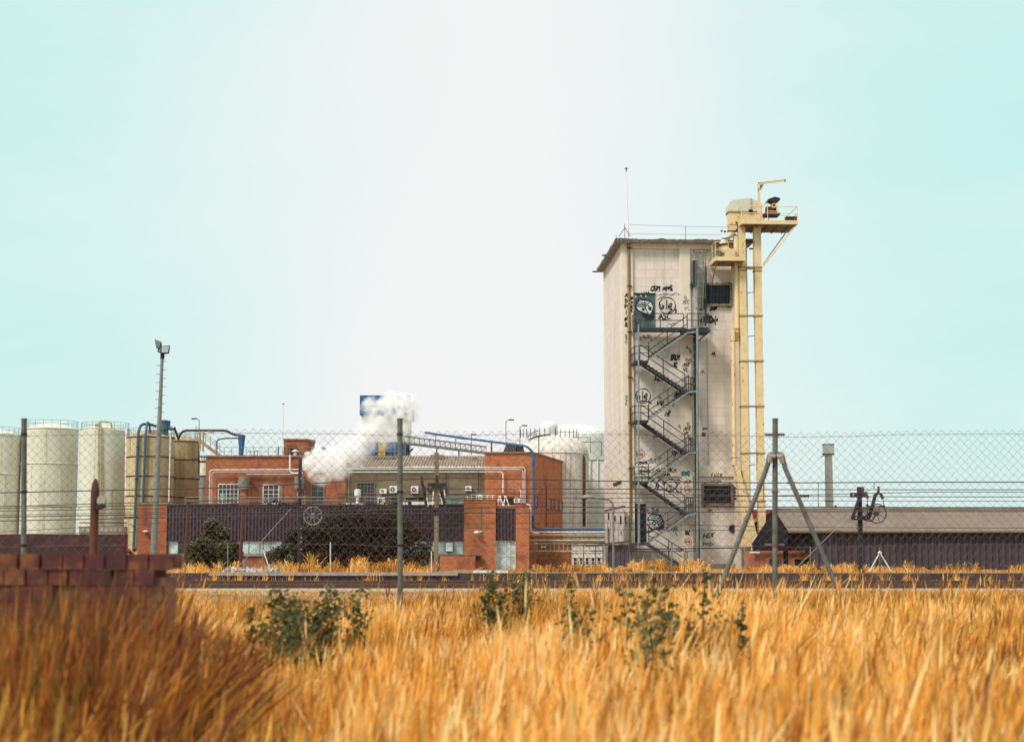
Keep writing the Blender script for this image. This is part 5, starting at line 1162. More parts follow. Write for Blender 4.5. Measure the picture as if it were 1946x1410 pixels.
g = Ink(); g.circle(1229, 1076, 9, 1, WL, a0=2.7, a1=6.8); g.circle(1229.5, 1073, 4.5, .9, WL); g.stroke([(1226, 1071), (1229, 1073), (1232, 1070)], .9, WL); g.text("AK", 1242, 1072, 7, 1.1, WL, jit=.1); g.done("faint face drawing low on the wall", 'grey_ink')
# the two box drawings
DY = .112
g = Ink(); g.poly([(1215, 569), (1236, 572), (1242, 583), (1237, 598), (1232.5, 598.5), (1212, 590), (1208, 581)], DY); g.done("white filled box drawing on the upper door", 'white_ink')
g = Ink(); g.poly([(1218, 591), (1233, 598), (1243, 590), (1243, 605), (1236, 612), (1221, 602)], DY + .002)
for pl in ([(1215, 569), (1236, 572), (1242, 583), (1237, 598), (1232.5, 598.5), (1212, 590), (1207, 581), (1215, 569)], [(1207, 581), (1226, 584), (1236, 572)], [(1226, 584), (1232.5, 598.5)], [(1214, 574), (1229, 577)], [(1211, 578), (1227, 580)], [(1232, 581), (1237, 590)], [(1232, 588), (1238, 584)]): g.stroke(pl, 1.6, DY - .008)
g.circle(1222, 588, 1.6, 1.6, DY - .008); g.done("black outline and shadow of the upper box drawing")
g = Ink()
for x, y in ((1208, 563.5), (1218, 562), (1227, 562.5)): g.poly([(x - 2, y - 1.5), (x, y - 2.4), (x + 2, y + 1.4), (x + .2, y + 2.4)], DY)
g.done("white dashes over the upper box drawing", 'white_ink')
g = Ink(); g.poly([(1238, 975.5), (1255, 979), (1262, 993), (1253, 1001.5), (1239, 1000), (1230, 987)], WL); g.done("white filled box drawing beside the black doorway", 'white_ink')
g = Ink(); L_ = WL - .008
for pl in ([(1238, 975.5), (1255, 979), (1262, 993), (1253, 1001.5), (1239, 1000), (1230, 987), (1238, 975.5)], [(1230, 987), (1248, 988.5), (1256, 979)], [(1248, 988.5), (1252, 1001)], [(1238, 979), (1249, 981)], [(1236, 983), (1247, 984.5)], [(1250, 992), (1258, 985)], [(1252, 996), (1260, 990)], [(1230, 996), (1236, 1003), (1246, 1006), (1252, 1003)]): g.stroke(pl, 1.5, L_)
g.circle(1243, 994, 3.2, 1.6, L_); g.poly([(1242, 1003), (1253, 1002.5), (1262, 994), (1263, 1003), (1254, 1009), (1247, 1007)], L_)
for x, y, s_ in ((1232, 971.5, -1), (1241, 969.5, -.6), (1249, 970.5, .8)): g.stroke([(x + 2.3 * math.cos(a) * .8 + s_ * -2.2 * math.sin(a) * .6, y + 4 * math.sin(a)) for a in [k * .45 for k in range(15)]], 1.1, L_)
g.scrib(1227, 1008, 1240, 1012, 8, 2, L_, 21); g.done("black outline of the lower box drawing with three lashes")

for i, (x0, y0, x1_, y1, n_, w_, mt) in enumerate(((1247, 716, 1262, 726, 9, .9, 'grey_ink'), (1270, 690, 1280, 697, 6, .8, 'grey_ink'), (1282, 745, 1291, 755, 8, .9, 'black'), (1288, 806, 1296, 816, 7, .7, 'grey_ink'), (1240, 823, 1256, 833, 9, .8, 'grey_ink'), (1276, 884, 1290, 893, 9, 1.0, 'black'), (1342, 598, 1352, 606, 8, 1.3, 'black'), (1270, 612, 1284, 619, 7, .8, 'grey_ink'), (1332, 700, 1338, 712, 6, .7, 'grey_ink'), (1262, 950, 1276, 960, 9, 1.0, 'grey_ink'), (1284, 1040, 1298, 1050, 9, .9, 'black'), (1346, 1030, 1358, 1036, 8, .8, 'grey_ink'))):
    g = Ink(); g.scrib(x0, y0, x1_, y1, n_, w_, WL, 100 + i); g.scrib(x0 + 2, y0 + 1, x1_ - 1, y1 + 1, max(4, n_ - 3), w_ * .8, WL, 150 + i); g.done("small illegible scrawl", mt)

rr = random.Random(77)
for i in range(16):
    x = rr.choice((rr.uniform(1234, 1292), rr.uniform(1296, 1312), rr.uniform(1328, 1372))); y = rr.uniform(640, 1030)
    if 915 < y < 962 and x > 1330: continue
    ly = PF if 1294.5 < x < 1314 else (.018 if 884 < y < 906 else WL)
    w_ = rr.uniform(5, 9) if ly == PF else rr.uniform(8, 15)
    g = Ink(); g.text("".join(rr.choice("ABEKMNORSZ") for _ in range(2 if ly == PF else 3)), x, y, w_ * .62, rr.uniform(.7, 1.2), ly, adv=.62, wid=.6, jit=.16, slant=rr.uniform(-.1, .5)); g.scrib(x, y - 3, x + w_, y + 3, 6, .7, ly, 300 + i)
    for q in range(2): xx = x + rr.uniform(1, w_); g.stroke([(xx, y), (xx + .2, y + rr.uniform(3, 9))], .4, ly)
    g.done("small overlapping scrawl with drips", rr.choice(('black', 'grey_ink', 'grey_ink')))
# ------------------------------------------------------------------ dark shed and chimney
YS = 109.0
sx = lambda px, Y=YS, py=1040: P(px, py, Y).x
szz = lambda py, Y=YS: P(CX, py, Y).z
t = thing("dark_shed", "long dark shed with brown ribbed roof and open black gable end", "shed", P(1700, 1085, YS).xy.to_3d() + Vector((0, 4, ZP)))
YRg = YS + 7
xe, xr = sx(1496), P(1472, 968, YRg).x
xend = sx(2250)
m = MB(); n = 210; za, zb = szz(1009), P(CX, 969, YRg).z; vs = []
for i in range(n + 1):
    f = i / n; dz = .035 if i % 2 else 0
    vs += [(xe + (xend - xe) * f, YS - .5, za + dz), (xr + (xend - xr) * f, YRg, zb + dz)]
m.add(vs, [(2 * i, 2 * i + 2, 2 * i + 3, 2 * i + 1) for i in range(n)])
m.add([(xr, YRg, zb), (xend, YRg, zb), (xend, YRg + 9, za), (xr - 1.5, YRg + 9, za)], [(0, 1, 2, 3)]); m.build("roof", M['shedroof'], t)
m = MB(); m.tube([(xe, YS - .52, za - .05), (xend, YS - .52, za - .05)], .09, 8); m.build("gutter", M['shedroof'], t)
m = MB(); m.tube([(xr, YRg, zb + .06), (xend, YRg, zb + .06)], .1, 8); m.build("ridge_cap", M['shedroof'], t)
m = MB(); m.corr(sx(1543), xend, YS, ZP - .1, za - .1, .42, .12); m.build("cladding", M['shedwall'], t)
m = MB()                                             # sloping black gable screen: leans outward to the left
g = [P(1472, 966.5, YS - .55), P(1497, 1012, YS - .55), P(1497, 1046, YS - .55), P(1429, 1033.5, YS - .55)]
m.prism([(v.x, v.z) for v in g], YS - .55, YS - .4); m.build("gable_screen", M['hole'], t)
m = MB(); m.pbox(1496.5, 1012, 1545, 1046, YS - .1, .1); m.build("shadow_panel", M['hole'], t)  # this and the black pieces below stand in for the open carport's shadow
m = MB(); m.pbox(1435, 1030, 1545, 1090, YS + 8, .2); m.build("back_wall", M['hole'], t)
m = MB(); m.pbox(1430, 1031, 1500, 1046, YS + 2, .1); m.build("inner_shadow_panel", M['hole'], t)
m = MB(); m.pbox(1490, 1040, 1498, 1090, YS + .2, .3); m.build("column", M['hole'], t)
t = thing("gatehouse", "little red brick office with white eaves under the black gable", "office", P(1490, 1085, YS + 4).xy.to_3d() + Vector((0, 0, ZP)))
Yh = YS + 4
m = MB(); m.pbox(1425, 1046, 1543, 1092, Yh, 2.6); m.build("wall", M['brick_pale'], t)
m = MB(); m.tube(fillet([P(1428, 1044, Yh - .3), P(1522, 1042.5, Yh - .3), P(1530, 1047, Yh - .3)], .2), .1, 8); m.tube([P(1425, 1050, Yh - .3), P(1444, 1050, Yh - .3)], .06); m.build("eaves_pipe", M['white'], t)
win(t, 1462, 1062, 1481, 1078, Yh, 2, 1, M['plat'], M['glass_d'], fw=.06); win(t, 1510, 1062, 1538, 1078, Yh, 2, 1, M['yrust'], M['glass_d'], fw=.06)
m = MB(); m.ptube([(1447, 1079), (1530, 1079)], Yh - .8, .6); m.ptube([(1447, 1083), (1530, 1083)], Yh - .8, .5)
for k in range(9): m.ptube([(1448 + k * 10, 1088), (1448 + k * 10, 1079)], Yh - .8, .5)
m.build("low_railing", M['beige'], t)
YW = 150
t = thing("red_roof_building", "distant white building with a red roof strip glimpsed past the elevator leg", "building", P(1445, 1085, YW).xy.to_3d() + Vector((0, 0, ZP)))
m = MB(); m.pbox(1405, 984, 1475, 1092, YW, 8); m.build("wall", M['white'], t)
m = MB(); m.pbox(1403, 968, 1477, 984, YW - .3, 8.5); m.build("roof", M['redroof'], t)
YC = 135.0
t = thing("chimney", "pale round chimney with a wider cap standing behind the brown shed roof", "chimney", P(1575, 1085, YC).xy.to_3d() + Vector((0, 0, ZP)))
c = P(1575, 900, YC); k_ = YC / F; z = lambda py: P(CX, py, YC).z
m = MB(); m.lathe(c.x, YC, [(8.2 * k_, ZP), (8.0 * k_, z(970)), (7.0 * k_, z(864))], 24); m.build("stack", mat("stained_flue", (.60, .57, .50), (.52, .49, .42), 1.2, rough=.6, c3=(.30, .18, .10), s3=.8, st3=(1, 1, .3), lo3=.5, k3=.6), t, smooth=True)
m = MB(); m.lathe(c.x, YC, [(7.2 * k_, z(865.5)), (11 * k_, z(863)), (11.2 * k_, z(845)), (10 * k_, z(844.5))], 24); m.build("cap", M['pipe_w'], t, smooth=True)
m = MB()
for y in (952, 863.5, 845): m.ring((c.x, YC, z(y)), (8.2 if y > 900 else 11.1) * k_, .04, 'z', 24, 5)
m.tube([P(1567, 865, YC - .3), P(1559, 869, YC - .3)], .03); m.build("band", M['rust'], t)
m = MB(); m.tube([P(1588, 970, YC), P(1588, 960, YC)], .1, 8); tag(m.build("vent_stub", M['redroof']), "short red vent stub on the ridge beside the pale chimney", "vent")

# ------------------------------------------------------------------ floodlight mast, street lamp
YF = 92.0
t = thing("floodlight_mast", "tall leaning galvanised mast with climbing pegs and two floodlights", "floodlight", P(291, 1080, YF).xy.to_3d() + Vector((0, 0, ZP)))
p0, p1 = P(290.5, 1088, YF), P(308.5, 672, YF)
m = MB(); m.tube([p0, p0.lerp(p1, .4), p1], [.20, .15, .085], 10); m.build("pole", M['galv'], t, smooth=True)
m = MB()
for k in range(34):
    c = p0.lerp(p1, .32 + k * .0195); s = 1 if k % 2 else -1; m.tube([c, c + Vector((s * .28, -.05, 0))], .017, 5)
m.build("climbing_peg", M['galv'], t)
m = MB(); m.bar(P(300, 668, YF), P(317, 672, YF), .08, .08); m.tube([P(308.5, 682, YF), P(309, 664, YF)], .12, 8); m.bar(P(303, 660, YF), P(300, 668, YF), .06, .06); m.build("crossbar", M['dark'], t)
def flood(pts, nm):
    m = MB(); v = [P(x, y, YF - .35) for x, y in pts]; cc = sum(v, Vector()) / 4; b = [cc + (q - cc) * .55 + Vector((0, .55, -.06)) for q in v]
    m.add(v + b, [(0, 1, 2, 3), (7, 6, 5, 4), (0, 4, 5, 1), (1, 5, 6, 2), (2, 6, 7, 3), (3, 7, 4, 0)]); o = m.build("floodlight", M['dark'], t); lab(o, nm)
    m = MB(); f = [cc + (q - cc) * .84 + Vector((0, -.012, 0)) for q in v]; m.add(f, [(0, 1, 2, 3)]); m.build("lens", M['vent'] if 'side' in nm else M['glass_p'], o)
    m = MB(); m.bar(v[3] + Vector((.05, .2, 0)), P(309, 668, YF - .1), .04, .04); m.bar(v[2] + Vector((0, .2, 0)), P(309, 668, YF - .1), .04, .04); m.build("bracket", M['dark'], o)
flood([(294, 645), (307, 650), (303, 662), (297, 662)], "floodlight seen from the side and turned up"); flood([(307, 658), (323, 656), (320, 671), (306, 671)], "floodlight facing out with pale lens")
YA = 93.0
t = thing("street_lamp", "grey street lamp with long curved arm in front of the tower's side", "street lamp", P(1165, 1085, YA).xy.to_3d() + Vector((0, 0, ZP)))
m = MB(); m.tube(fillet([P(1165.5, 1088, YA), P(1165.5, 960, YA), P(1160, 950, YA), P(1120, 943, YA)], .6), .06, 8); m.build("post", M['galv'], t, smooth=True)
m = MB(); a, b = P(1104, 945, YA), P(1126, 943.5, YA); m.tube([a, a.lerp(b, .3), a.lerp(b, .7), b], [.03, .12, .11, .05], 8); m.build("lamp_head", M['coping'], t, smooth=True)
m = MB(); m.tube([P(1105, 947.5, YA), P(1115, 947, YA)], .07, 8); m.build("lens", M['glass_d'], t)

# ------------------------------------------------------------------ railway poles
def wheel(par, px, py, rpx, Y, spokes=8, mt='galv'):
    c = P(px, py, Y); r = rpx * Y / F
    m = MB(); m.ring(c, r, .032, n=32, m=6); o = m.build("tension_wheel", M[mt], par)
    m = MB(); m.ring(c, r * .2, .04, n=14, m=6); m.disc(c - Vector((0, .06, 0)), r * .1, .12, 10); m.build("hub", M[mt], o)
    m = MB()
    for k in range(spokes): a = 2 * math.pi * k / spokes + .3; u = Vector((math.cos(a), 0, math.sin(a))); m.tube([c + u * r * .2, c + u * r], .018, 5)
    m.build("spoke", M[mt], o)
def ins(ms, a, b, r=.09, n=5):
    m = MB(); ms.append(m); a, b = Vector(a), Vector(b); m.tube([a, b], .035, 6)
    for k in range(n): c = a.lerp(b, (k + .5) / n); u = (b - a).normalized(); m.tube([c - u * .03, c + u * .03], r, 8)
def ins_build(ms, mt, par):
    for m in ms: m.build("insulator", mt, par)
YP1 = 91.0
t = thing("catenary_pole", "dark square railway pole with a spoked tension wheel against the cladding", "railway pole", P(569, 1080, YP1).xy.to_3d() + Vector((0, 0, ZP)), "railway poles along the platform")
m = MB(); m.box(P(566, 975, YP1).x, P(572, 975, YP1).x, YP1, YP1 + .17, ZP, P(0, 872, YP1).z); m.build("mast", M['dark'], t)
m = MB()
for y in (908, 945, 962, 1003, 1020, 1028, 1042): m.pbox(571, y, 573.5, y + 2.5, YP1 - .03, .2)
m.pbox(565, 943, 581, 945, YP1 - .1, .3); m.build("clamp", M['coping'], t)
wheel(t, 594.5, 980, 17, YP1 - .2)
m = MB(); m.bar(P(573, 970, YP1 - .1), P(592, 980, YP1 - .2), .06, .06); m.bar(P(573, 978, YP1 - .1), P(583, 973, YP1 - .2), .04, .04); m.bar(P(556, 962, YP1 - .1), P(570, 950, YP1 - .1), .14, .16); m.build("bracket", M['dark'], t)
m = []; ins(m, P(556, 961, YP1 - .1), P(518, 951, YP1 - .1), .13, 7); ins(m, P(560, 965, YP1 - .1), P(508, 957, YP1 - .1), .07, 4); ins_build(m, M['dark'], t)
m = MB(); m.tube([P(556, 963, YP1 - .1), P(452, 1078, YP1 - .5)], .019, 5); m.build("guy_wire", M['coping'], t)
m = MB(); m.tube([P(465, 1084, YP1 - .5), P(466, 1064, YP1 - .5)], .09, 8); m.build("guy_anchor", M['galv'], t)
YP2 = 92.0
t = thing("catenary_pole", "pale timber-coloured railway pole carrying dark insulator arms before the hall", "railway pole", P(829, 1080, YP2).xy.to_3d() + Vector((0, 0, ZP)), "railway poles along the platform")
m = MB(); a, b = P(828.5, 1088, YP2), P(830, 860, YP2); m.bar(a, b, .24, .22, (0, 1, 0)); m.build("mast", M['wood'], t)
m = MB(); Yq2 = YP2 - .2
m.bar(P(802, 915, Yq2), P(812, 966, Yq2), .13, .16); m.bar(P(834, 918, Yq2), P(847, 966, Yq2), .13, .16); m.bar(P(810, 967.5, Yq2), P(849, 967.5, Yq2), .12, .14); m.bar(P(813, 921, Yq2), P(849, 921, Yq2), .16, .2); m.pbox(822, 970, 836, 977, Yq2, .2); m.bar(P(826, 920, Yq2), P(818, 935, Yq2), .12, .14)
m.build("bracket", M['dark'], t)
m = []; ins(m, P(802, 921, Yq2), P(801.5, 905, Yq2), .075, 4); ins(m, P(829.5, 915, Yq2), P(830, 903, Yq2), .08, 4); ins(m, P(806, 925, Yq2 - .1), P(806, 940, Yq2 - .1), .1, 5); ins(m, P(841, 922, Yq2 - .1), P(838, 945, Yq2 - .1), .1, 6); ins(m, P(848, 925, Yq2), P(849, 938, Yq2), .07, 4); ins(m, P(812, 927, Yq2), P(820, 938, Yq2), .1, 4); ins_build(m, M['dark'], t)
m = MB()
for a, b in (((824, 934), (821.5, 961)), ((836, 938), (841, 958)), ((844, 931), (846, 945)), ((811, 944), (814, 962))): m.tube([P(a[0], a[1], Yq2 - .15), P(b[0], b[1], Yq2 - .15)], .028, 5)
m.build("drop_lead", M['white'], t)
YP3 = 91.0
t = thing("catenary_pole", "dark plum railway pole with tilted arms and two spoked wheels before the shed", "railway pole", P(1635, 1080, YP3).xy.to_3d() + Vector((0, 0, ZP)), "railway poles along the platform")
m = MB(); m.box(P(1631, 985, YP3).x, P(1639, 985, YP3).x, YP3, YP3 + .2, P(0, 1026, YP3).z, P(0, 925, YP3).z); m.box(P(1632.5, 1050, YP3).x, P(1639, 1050, YP3).x, YP3 + .02, YP3 + .18, ZP, P(0, 1026, YP3).z); m.build("mast", M['dark'], t)
m = MB(); Yq3 = YP3 - .15
m.pbox(1616, 936, 1645, 945, Yq3, .15); m.bar(P(1634, 944, Yq3), P(1620, 984, Yq3), .17, .16); m.pbox(1618, 980, 1653, 988, Yq3 - .02, .15); m.bar(P(1651, 985, Yq3), P(1664, 939, Yq3), .17, .16); m.bar(P(1663, 941, Yq3), P(1671, 935, Yq3), .13, .15); m.pbox(1627, 997, 1641, 998.5, Yq3, .2); m.build("bracket", M['dark'], t)
m = MB()
for px in (1622, 1626, 1645): m.pbox(px, 982.5, px + 2.5, 984.5, Yq3 - .05, .03)
m.pbox(1620, 939, 1623, 941.5, Yq3 - .03, .03); m.each("bolt_hole", M['glass_p'], t)
m = []; ins(m, P(1640, 936, Yq3), P(1639.5, 925, Yq3), .08, 4); ins(m, P(1669.5, 938, Yq3), P(1669.5, 924, Yq3), .08, 4); ins(m, P(1645, 934, Yq3 - .1), P(1649, 947, Yq3 - .1), .09, 5); ins(m, P(1673, 937, Yq3 - .1), P(1678, 948, Yq3 - .1), .09, 5); ins(m, P(1632, 1001, Yq3), P(1630, 1006, Yq3), .09, 2); ins_build(m, M['rust'], t)
m = MB(); m.tube([P(1649, 947, Yq3 - .1), P(1648.5, 959, Yq3 - .1)], .02); m.disc(P(1648.5, 960, Yq3 - .15), .07, .1, 10); m.tube([P(1678, 948, Yq3 - .1), P(1680, 961, Yq3 - .1)], .02); m.disc(P(1680, 962, Yq3 - .15), .07, .1, 10); m.tube(fillet([P(1640, 966, Yq3), P(1656, 960, Yq3), P(1680, 962, Yq3)], .3), .03); m.build("linkage", M['dark'], t)
wheel(t, 1666, 975.5, 18, YP3 - .35, 8, 'dark'); wheel(t, 1650, 978, 12, YP3 - .25, 8, 'dark')
m = MB(); m.tube([P(1618, 976, Yq3), P(1512, 1080, YP3 - .5)], .019, 5); m.build("guy_wire", M['coping'], t)
for px0, y0, px1, y1, s in ((462, 960, 456, 1072, "rusty pole rising through the leafy shrub"), (358, 955, 351, 1066, "leaning rusty pole near the brick end pier")):
    Yz = 97; m = MB(); m.tube([P(px1, 1086, Yz), P(px0, y0, Yz)], [.11, .09], 8); tk = thing("rusty_pole", s, "pole", P(px1, 1086, Yz).xy.to_3d() + Vector((0, 0, ZP))); m.build("shaft", M['rust'], tk)
    m = MB(); m.pbox(px0 - 2.4, y0 - 1.5, px0 + 2.4, y0 + 2, Yz - .1, .2); m.build("cap_plate", M['dark'], tk)
# far fence posts on the platform
def far_post(px, y0, label, braces=(), Y=90.2, mt='galv', y1=1086):
    t = thing("fence_post", label, "post", P(px, y1, Y).xy.to_3d() + Vector((0, 0, ZP)), "fence posts on the platform")
    m = MB(); m.tube([P(px, y1, Y), P(px, y0, Y)], .035, 6); m.build("post", M[mt], t)
    m = MB(); m.tube([P(px, y0 + 1, Y), P(px, y0 - .6, Y)], .05, 6); m.build("cap", M['dark'], t)
    for bx, ty in braces:
        m = MB(); m.tube([P(px, ty, Y), P(bx, 1086, Y - .1)], .038, 6); m.build("brace", M['pipe_w'], t)
    if len(braces) == 2:
        m = MB(); m.tube([P(px - 3, 1051.5, Y - .03), P(px, 1048, Y - .03), P(px + 3, 1051.5, Y - .03)], .055, 6); m.build("collar", M['white'], t)
far_post(1672, 1037, "little braced white post in front of the dark shed wall", ((1652, 1050), (1694, 1050)), mt='post')
far_post(500, 1030, "grey post with one slanting strut by the cladding windows", ((514, 1045),), mt='wood')
far_post(628, 1029, "plain pale post in front of the big dark bush", mt='pipe_w'); far_post(433, 1031, "plain grey post in front of the leafy shrub"); far_post(1540, 1037, "plain grey post at the corner of the shed cladding")
far_post(820, 1046, "slim white post close beside the pale railway pole", mt='pipe_w')
far_post(1276.5, 1032, "slim grey post in front of the lowest stair flight")

# ------------------------------------------------------------------ overhead wires
def cable(label, pts, Y, r=.02, dy=0, drop=()):
    t = thing("overhead_wire", label, "wire", P(pts[0][0], pts[0][1], Y), "overhead railway wires")
    ext = [(pts[0][0] - 700, pts[0][1] + (pts[0][1] - pts[1][1]) * 700 / (pts[1][0] - pts[0][0]))] + list(pts) + [(pts[-1][0] + 500, pts[-1][1])]
    m = MB(); q = []
    for (a, b), (c, d_) in zip(ext, ext[1:]):
        for k in range(6): f = k / 6; q.append((a + (c - a) * f, b + (d_ - b) * f))
    q.append(ext[-1]); m.tube([P(x, y, Y) for x, y in q], r, 5); m.build("wire", M['cable'], t)
    for px, ya, yb in drop:
        m = MB(); m.tube([P(px, ya, Y), P(px, yb, Y)], .014, 5); m.tube([P(px, yb - 2, Y), P(px, yb, Y)], .03, 5); m.build("dropper", M['cable'], t)
    return t
cable("topmost dark messenger wire with droppers", [(190, 932), (420, 927), (680, 914), (860, 908), (1150, 914), (1460, 917.5), (1756, 916)], 72, .024, drop=((213, 932, 968), (443, 927, 958), (1451, 917, 952), (1555, 917, 962), (1661, 916.5, 928)))
cable("messenger wire just below the topmost one", [(190, 957), (640, 945), (860, 929), (1150, 929), (1460, 930), (1756, 930.5)], 75, .02, drop=((1031, 929, 960), (1095, 929, 950)))
cable("third wire passing behind the insulator arms", [(190, 962), (640, 953), (900, 939), (1150, 937), (1460, 942.5), (1756, 944)], 75, .018)
t_ = cable("wire carrying a short string of beads beside the braced post", [(190, 968), (600, 962), (900, 946), (1150, 947), (1460, 942), (1756, 935)], 72, .016)
m = MB()
for k in range(6): m.tube([P(1520 + k * 3, 942 + (k % 2), 71.9), P(1522 + k * 3, 942 + (k % 2), 71.9)], .06, 8)
for k in range(5): m.tube([P(1496 + k * 3, 917.5, 71.9), P(1498 + k * 3, 917.5, 71.9)], .045, 8)
m.build("insulator_bead", M['dark'], t_)
cable("contact wire at the height of the hall roof", [(190, 979), (640, 971), (1030, 962), (1150, 964), (1460, 963), (1756, 964)], 72, .022)
cable("contact wire just under the hall roof line", [(190, 986), (640, 977), (880, 974), (1150, 974), (1460, 972), (1756, 971.5)], 75, .022, drop=((237, 960, 986),))
cable("pale low wire sagging across the plum cladding", [(190, 1000), (460, 985), (640, 979), (880, 995), (1150, 993), (1460, 1001), (1756, 1003)], 88, .014)
cable("lowest wire crossing the black doorway of the tower", [(190, 1012), (640, 1003), (880, 1003), (1150, 1006), (1460, 1008), (1756, 1012)], 88, .014)
cable("thin wire crossing above the barred window", [(190, 975), (640, 966), (900, 956), (1150, 955), (1460, 951), (1756, 952)], 72, .013)

# ------------------------------------------------------------------ wire mesh fence with its posts
YN = 15.0
t = thing("chain_link_fence", "rusty chain link fence on grey braced posts standing in tall dry grass", "fence", Vector((P(1116, 1100, YN).x, YN, 0)))
p = 16.8 * YN / F; h = p / 2
zt = P(0, 818.5, YN).z; rows = 50
x0 = P(1472, 900, YN).x - 210 * h
m = MB(); rr = random.Random(3); sag = lambda x, z: .035 * math.sin(x * 1.3) * math.sin(z * 1.1) + .006 * math.sin(x * 4.1 + z)
lift = lambda x: .010 * math.sin(x * 1.9) - .007 * math.sin(x * .7) + .004 * math.sin(x * 7.3)
for i in range(340):
    pts = []
    for j in range(rows):
        x = x0 + (i + (j + i) % 2) * h; z = zt - j * h * 1.02
        y = YN + sag(x, z) + (.0035 if (j + i) % 2 else -.0035)
        pts.append((x + .0035 * rr.uniform(-1, 1), y, z + lift(x) + .0035 * rr.uniform(-1, 1)))
    m.tube(pts, .00175, 3, cap=False)
m.build("wire_mesh", M['wire'], t)
for y in (826.5, 1036):
    m = MB(); m.tube([(x0 + k * .5, YN - .008, P(0, y, YN).z + lift(x0 + k * .5) + .004 * math.sin(k * 1.7)) for k in range(28)], .002, 5, cap=False); m.build("tension_wire", M['wire'], t)
for px, lean in ((48, 1), (760.5, -1.5), (1472, 1.5), (2184, 0)):
    a, b = P(px - lean, 1330, YN), P(px, 797, YN); a.z = -.05; a.y = b.y = YN - .035
    m = MB(); m.tube([a, b], .0245, 14); o = m.build("post", M['post'], t, smooth=True)
    m = MB(); m.tube([b - Vector((0, 0, .012)), b + Vector((0, 0, .006))], .0275, 14); m.build("cap", M['post'], o, smooth=True)
    m = MB()
    for y in (826, 935, 1036):
        c = a.lerp(b, (P(0, y, YN).z - a.z) / (b.z - a.z)); m.tube([c - Vector((0, 0, .011)), c + Vector((0, 0, .011))], .029, 12)
        if px == 1472 and y != 935: m.tube([c + Vector((-.088, .02, 0)), c + Vector((.088, .02, 0))], .013 if y < 900 else .016, 6)
    m.build("clamp", M['wire'] if px > 800 else M['dark'], o)
    if px == 1472:
        c = a.lerp(b, (P(0, 866, YN).z - a.z) / (b.z - a.z)); c.y -= .01
        for s, e in ((-1, P(px - 102, 1106, YN)), (1, P(px + 116, 1118, YN))):
            k0 = c + Vector((s * .035, -.03, 0)); dirv = (e - k0); e2 = k0 + dirv * ((k0.z + .05) / (k0.z - e.z)); e2.y = YN - .12
            m = MB(); m.tube(fillet([c + Vector((s * .012, -.03, .012)), k0 + Vector((s * .02, 0, .01)), k0 + dirv * .09, e2], .05), .0225, 12); o2 = m.build("brace", M['post'], t, smooth=True)
            m = MB(); q = k0 + Vector((s * .012, -.004, -.005)); m.tube([c + Vector((s * .01, -.03, -.012)), q, k0 + dirv * .06], [.027, .031, .0245], 10); m.build("flattened_end", M['coping'], o2, smooth=True)

# ------------------------------------------------------------------ near ruin and post at the edge
YZ = 6.6
t = thing("ruined_wall", "ruined red brick wall stub half swallowed by tall dry grass", "wall", Vector((P(180, 1100, YZ).x, YZ, 0)))
m = MB(); rr = random.Random(11)
bw, bh = .085, .062
x1_ = P(323, 1080, YZ).x; ztop = P(0, 1052, YZ).z; nrow = int(ztop / bh) + 1
for r_ in range(nrow):
    z1 = ztop - r_ * bh; xa = x1_ - (rr.uniform(.0, .03) if r_ % 3 else .0)
    for k in range(26):
        xb = xa - bw * (k + (.5 if r_ % 2 else 0)) ; 
        if r_ < 1 and k > 9: continue
        if r_ < 3 and k > 11 and rr.random() < .5: continue
        if r_ > 0 and rr.random() < .04: continue
        d_ = rr.uniform(-.006, .003); e = lambda: rr.uniform(-.004, .004); m.box(xb - bw + .004 + e(), xb - .003 + e(), YZ + d_, YZ + .24, z1 - bh + .002, z1 - .001)
m.build("brickwork", mat("old_red_brick", (.12, .035, .03), (.065, .023, .024), 7, rough=.9, c3=(.26, .10, .035), s3=5, st3=(1, 1, 1), lo3=.48, hi3=.62, k3=.8), t)
m = MB(); m.box(x1_ - 2.3, x1_ - .02, YZ + .02, YZ + .22, 0, ztop - bh * 1.5); m.build("mortar", mat("old_mortar", (.22, .10, .07), (.14, .06, .045), 5), t)
Ya = 13.5
t = thing("rusty_marker", "round-topped rusty marker post carrying a small pale reflector", "marker post", Vector((P(165, 1100, Ya).x, Ya, 0)))
m = MB(); c = P(180, 960, Ya); r = 8 * Ya / F; m.lathe(c.x, Ya, [(r * .9, 0), (r, P(0, 960, Ya).z), (r, P(0, 935, Ya).z), (r * .8, P(0, 920, Ya).z), (r * .4, P(0, 912, Ya).z), (.004, P(0, 909, Ya).z)], 20); m.build("post", M['rust'], t, smooth=True)
m = MB(); q = P(193, 962, Ya - .05); m.bar(P(184, 966, Ya - .05), P(200, 960, Ya - .05), .06, .03); m.tube([q - Vector((.03, 0, .0)), q + Vector((.025, 0, .012))], .022, 8); m.build("bracket", M['dark'], t)
m = MB(); q = P(192, 951, Ya - .06); m.tube([q, q + Vector((.012, .03, .0))], [.042, .03], 12); m.build("reflector", M['coping'], t, smooth=True)
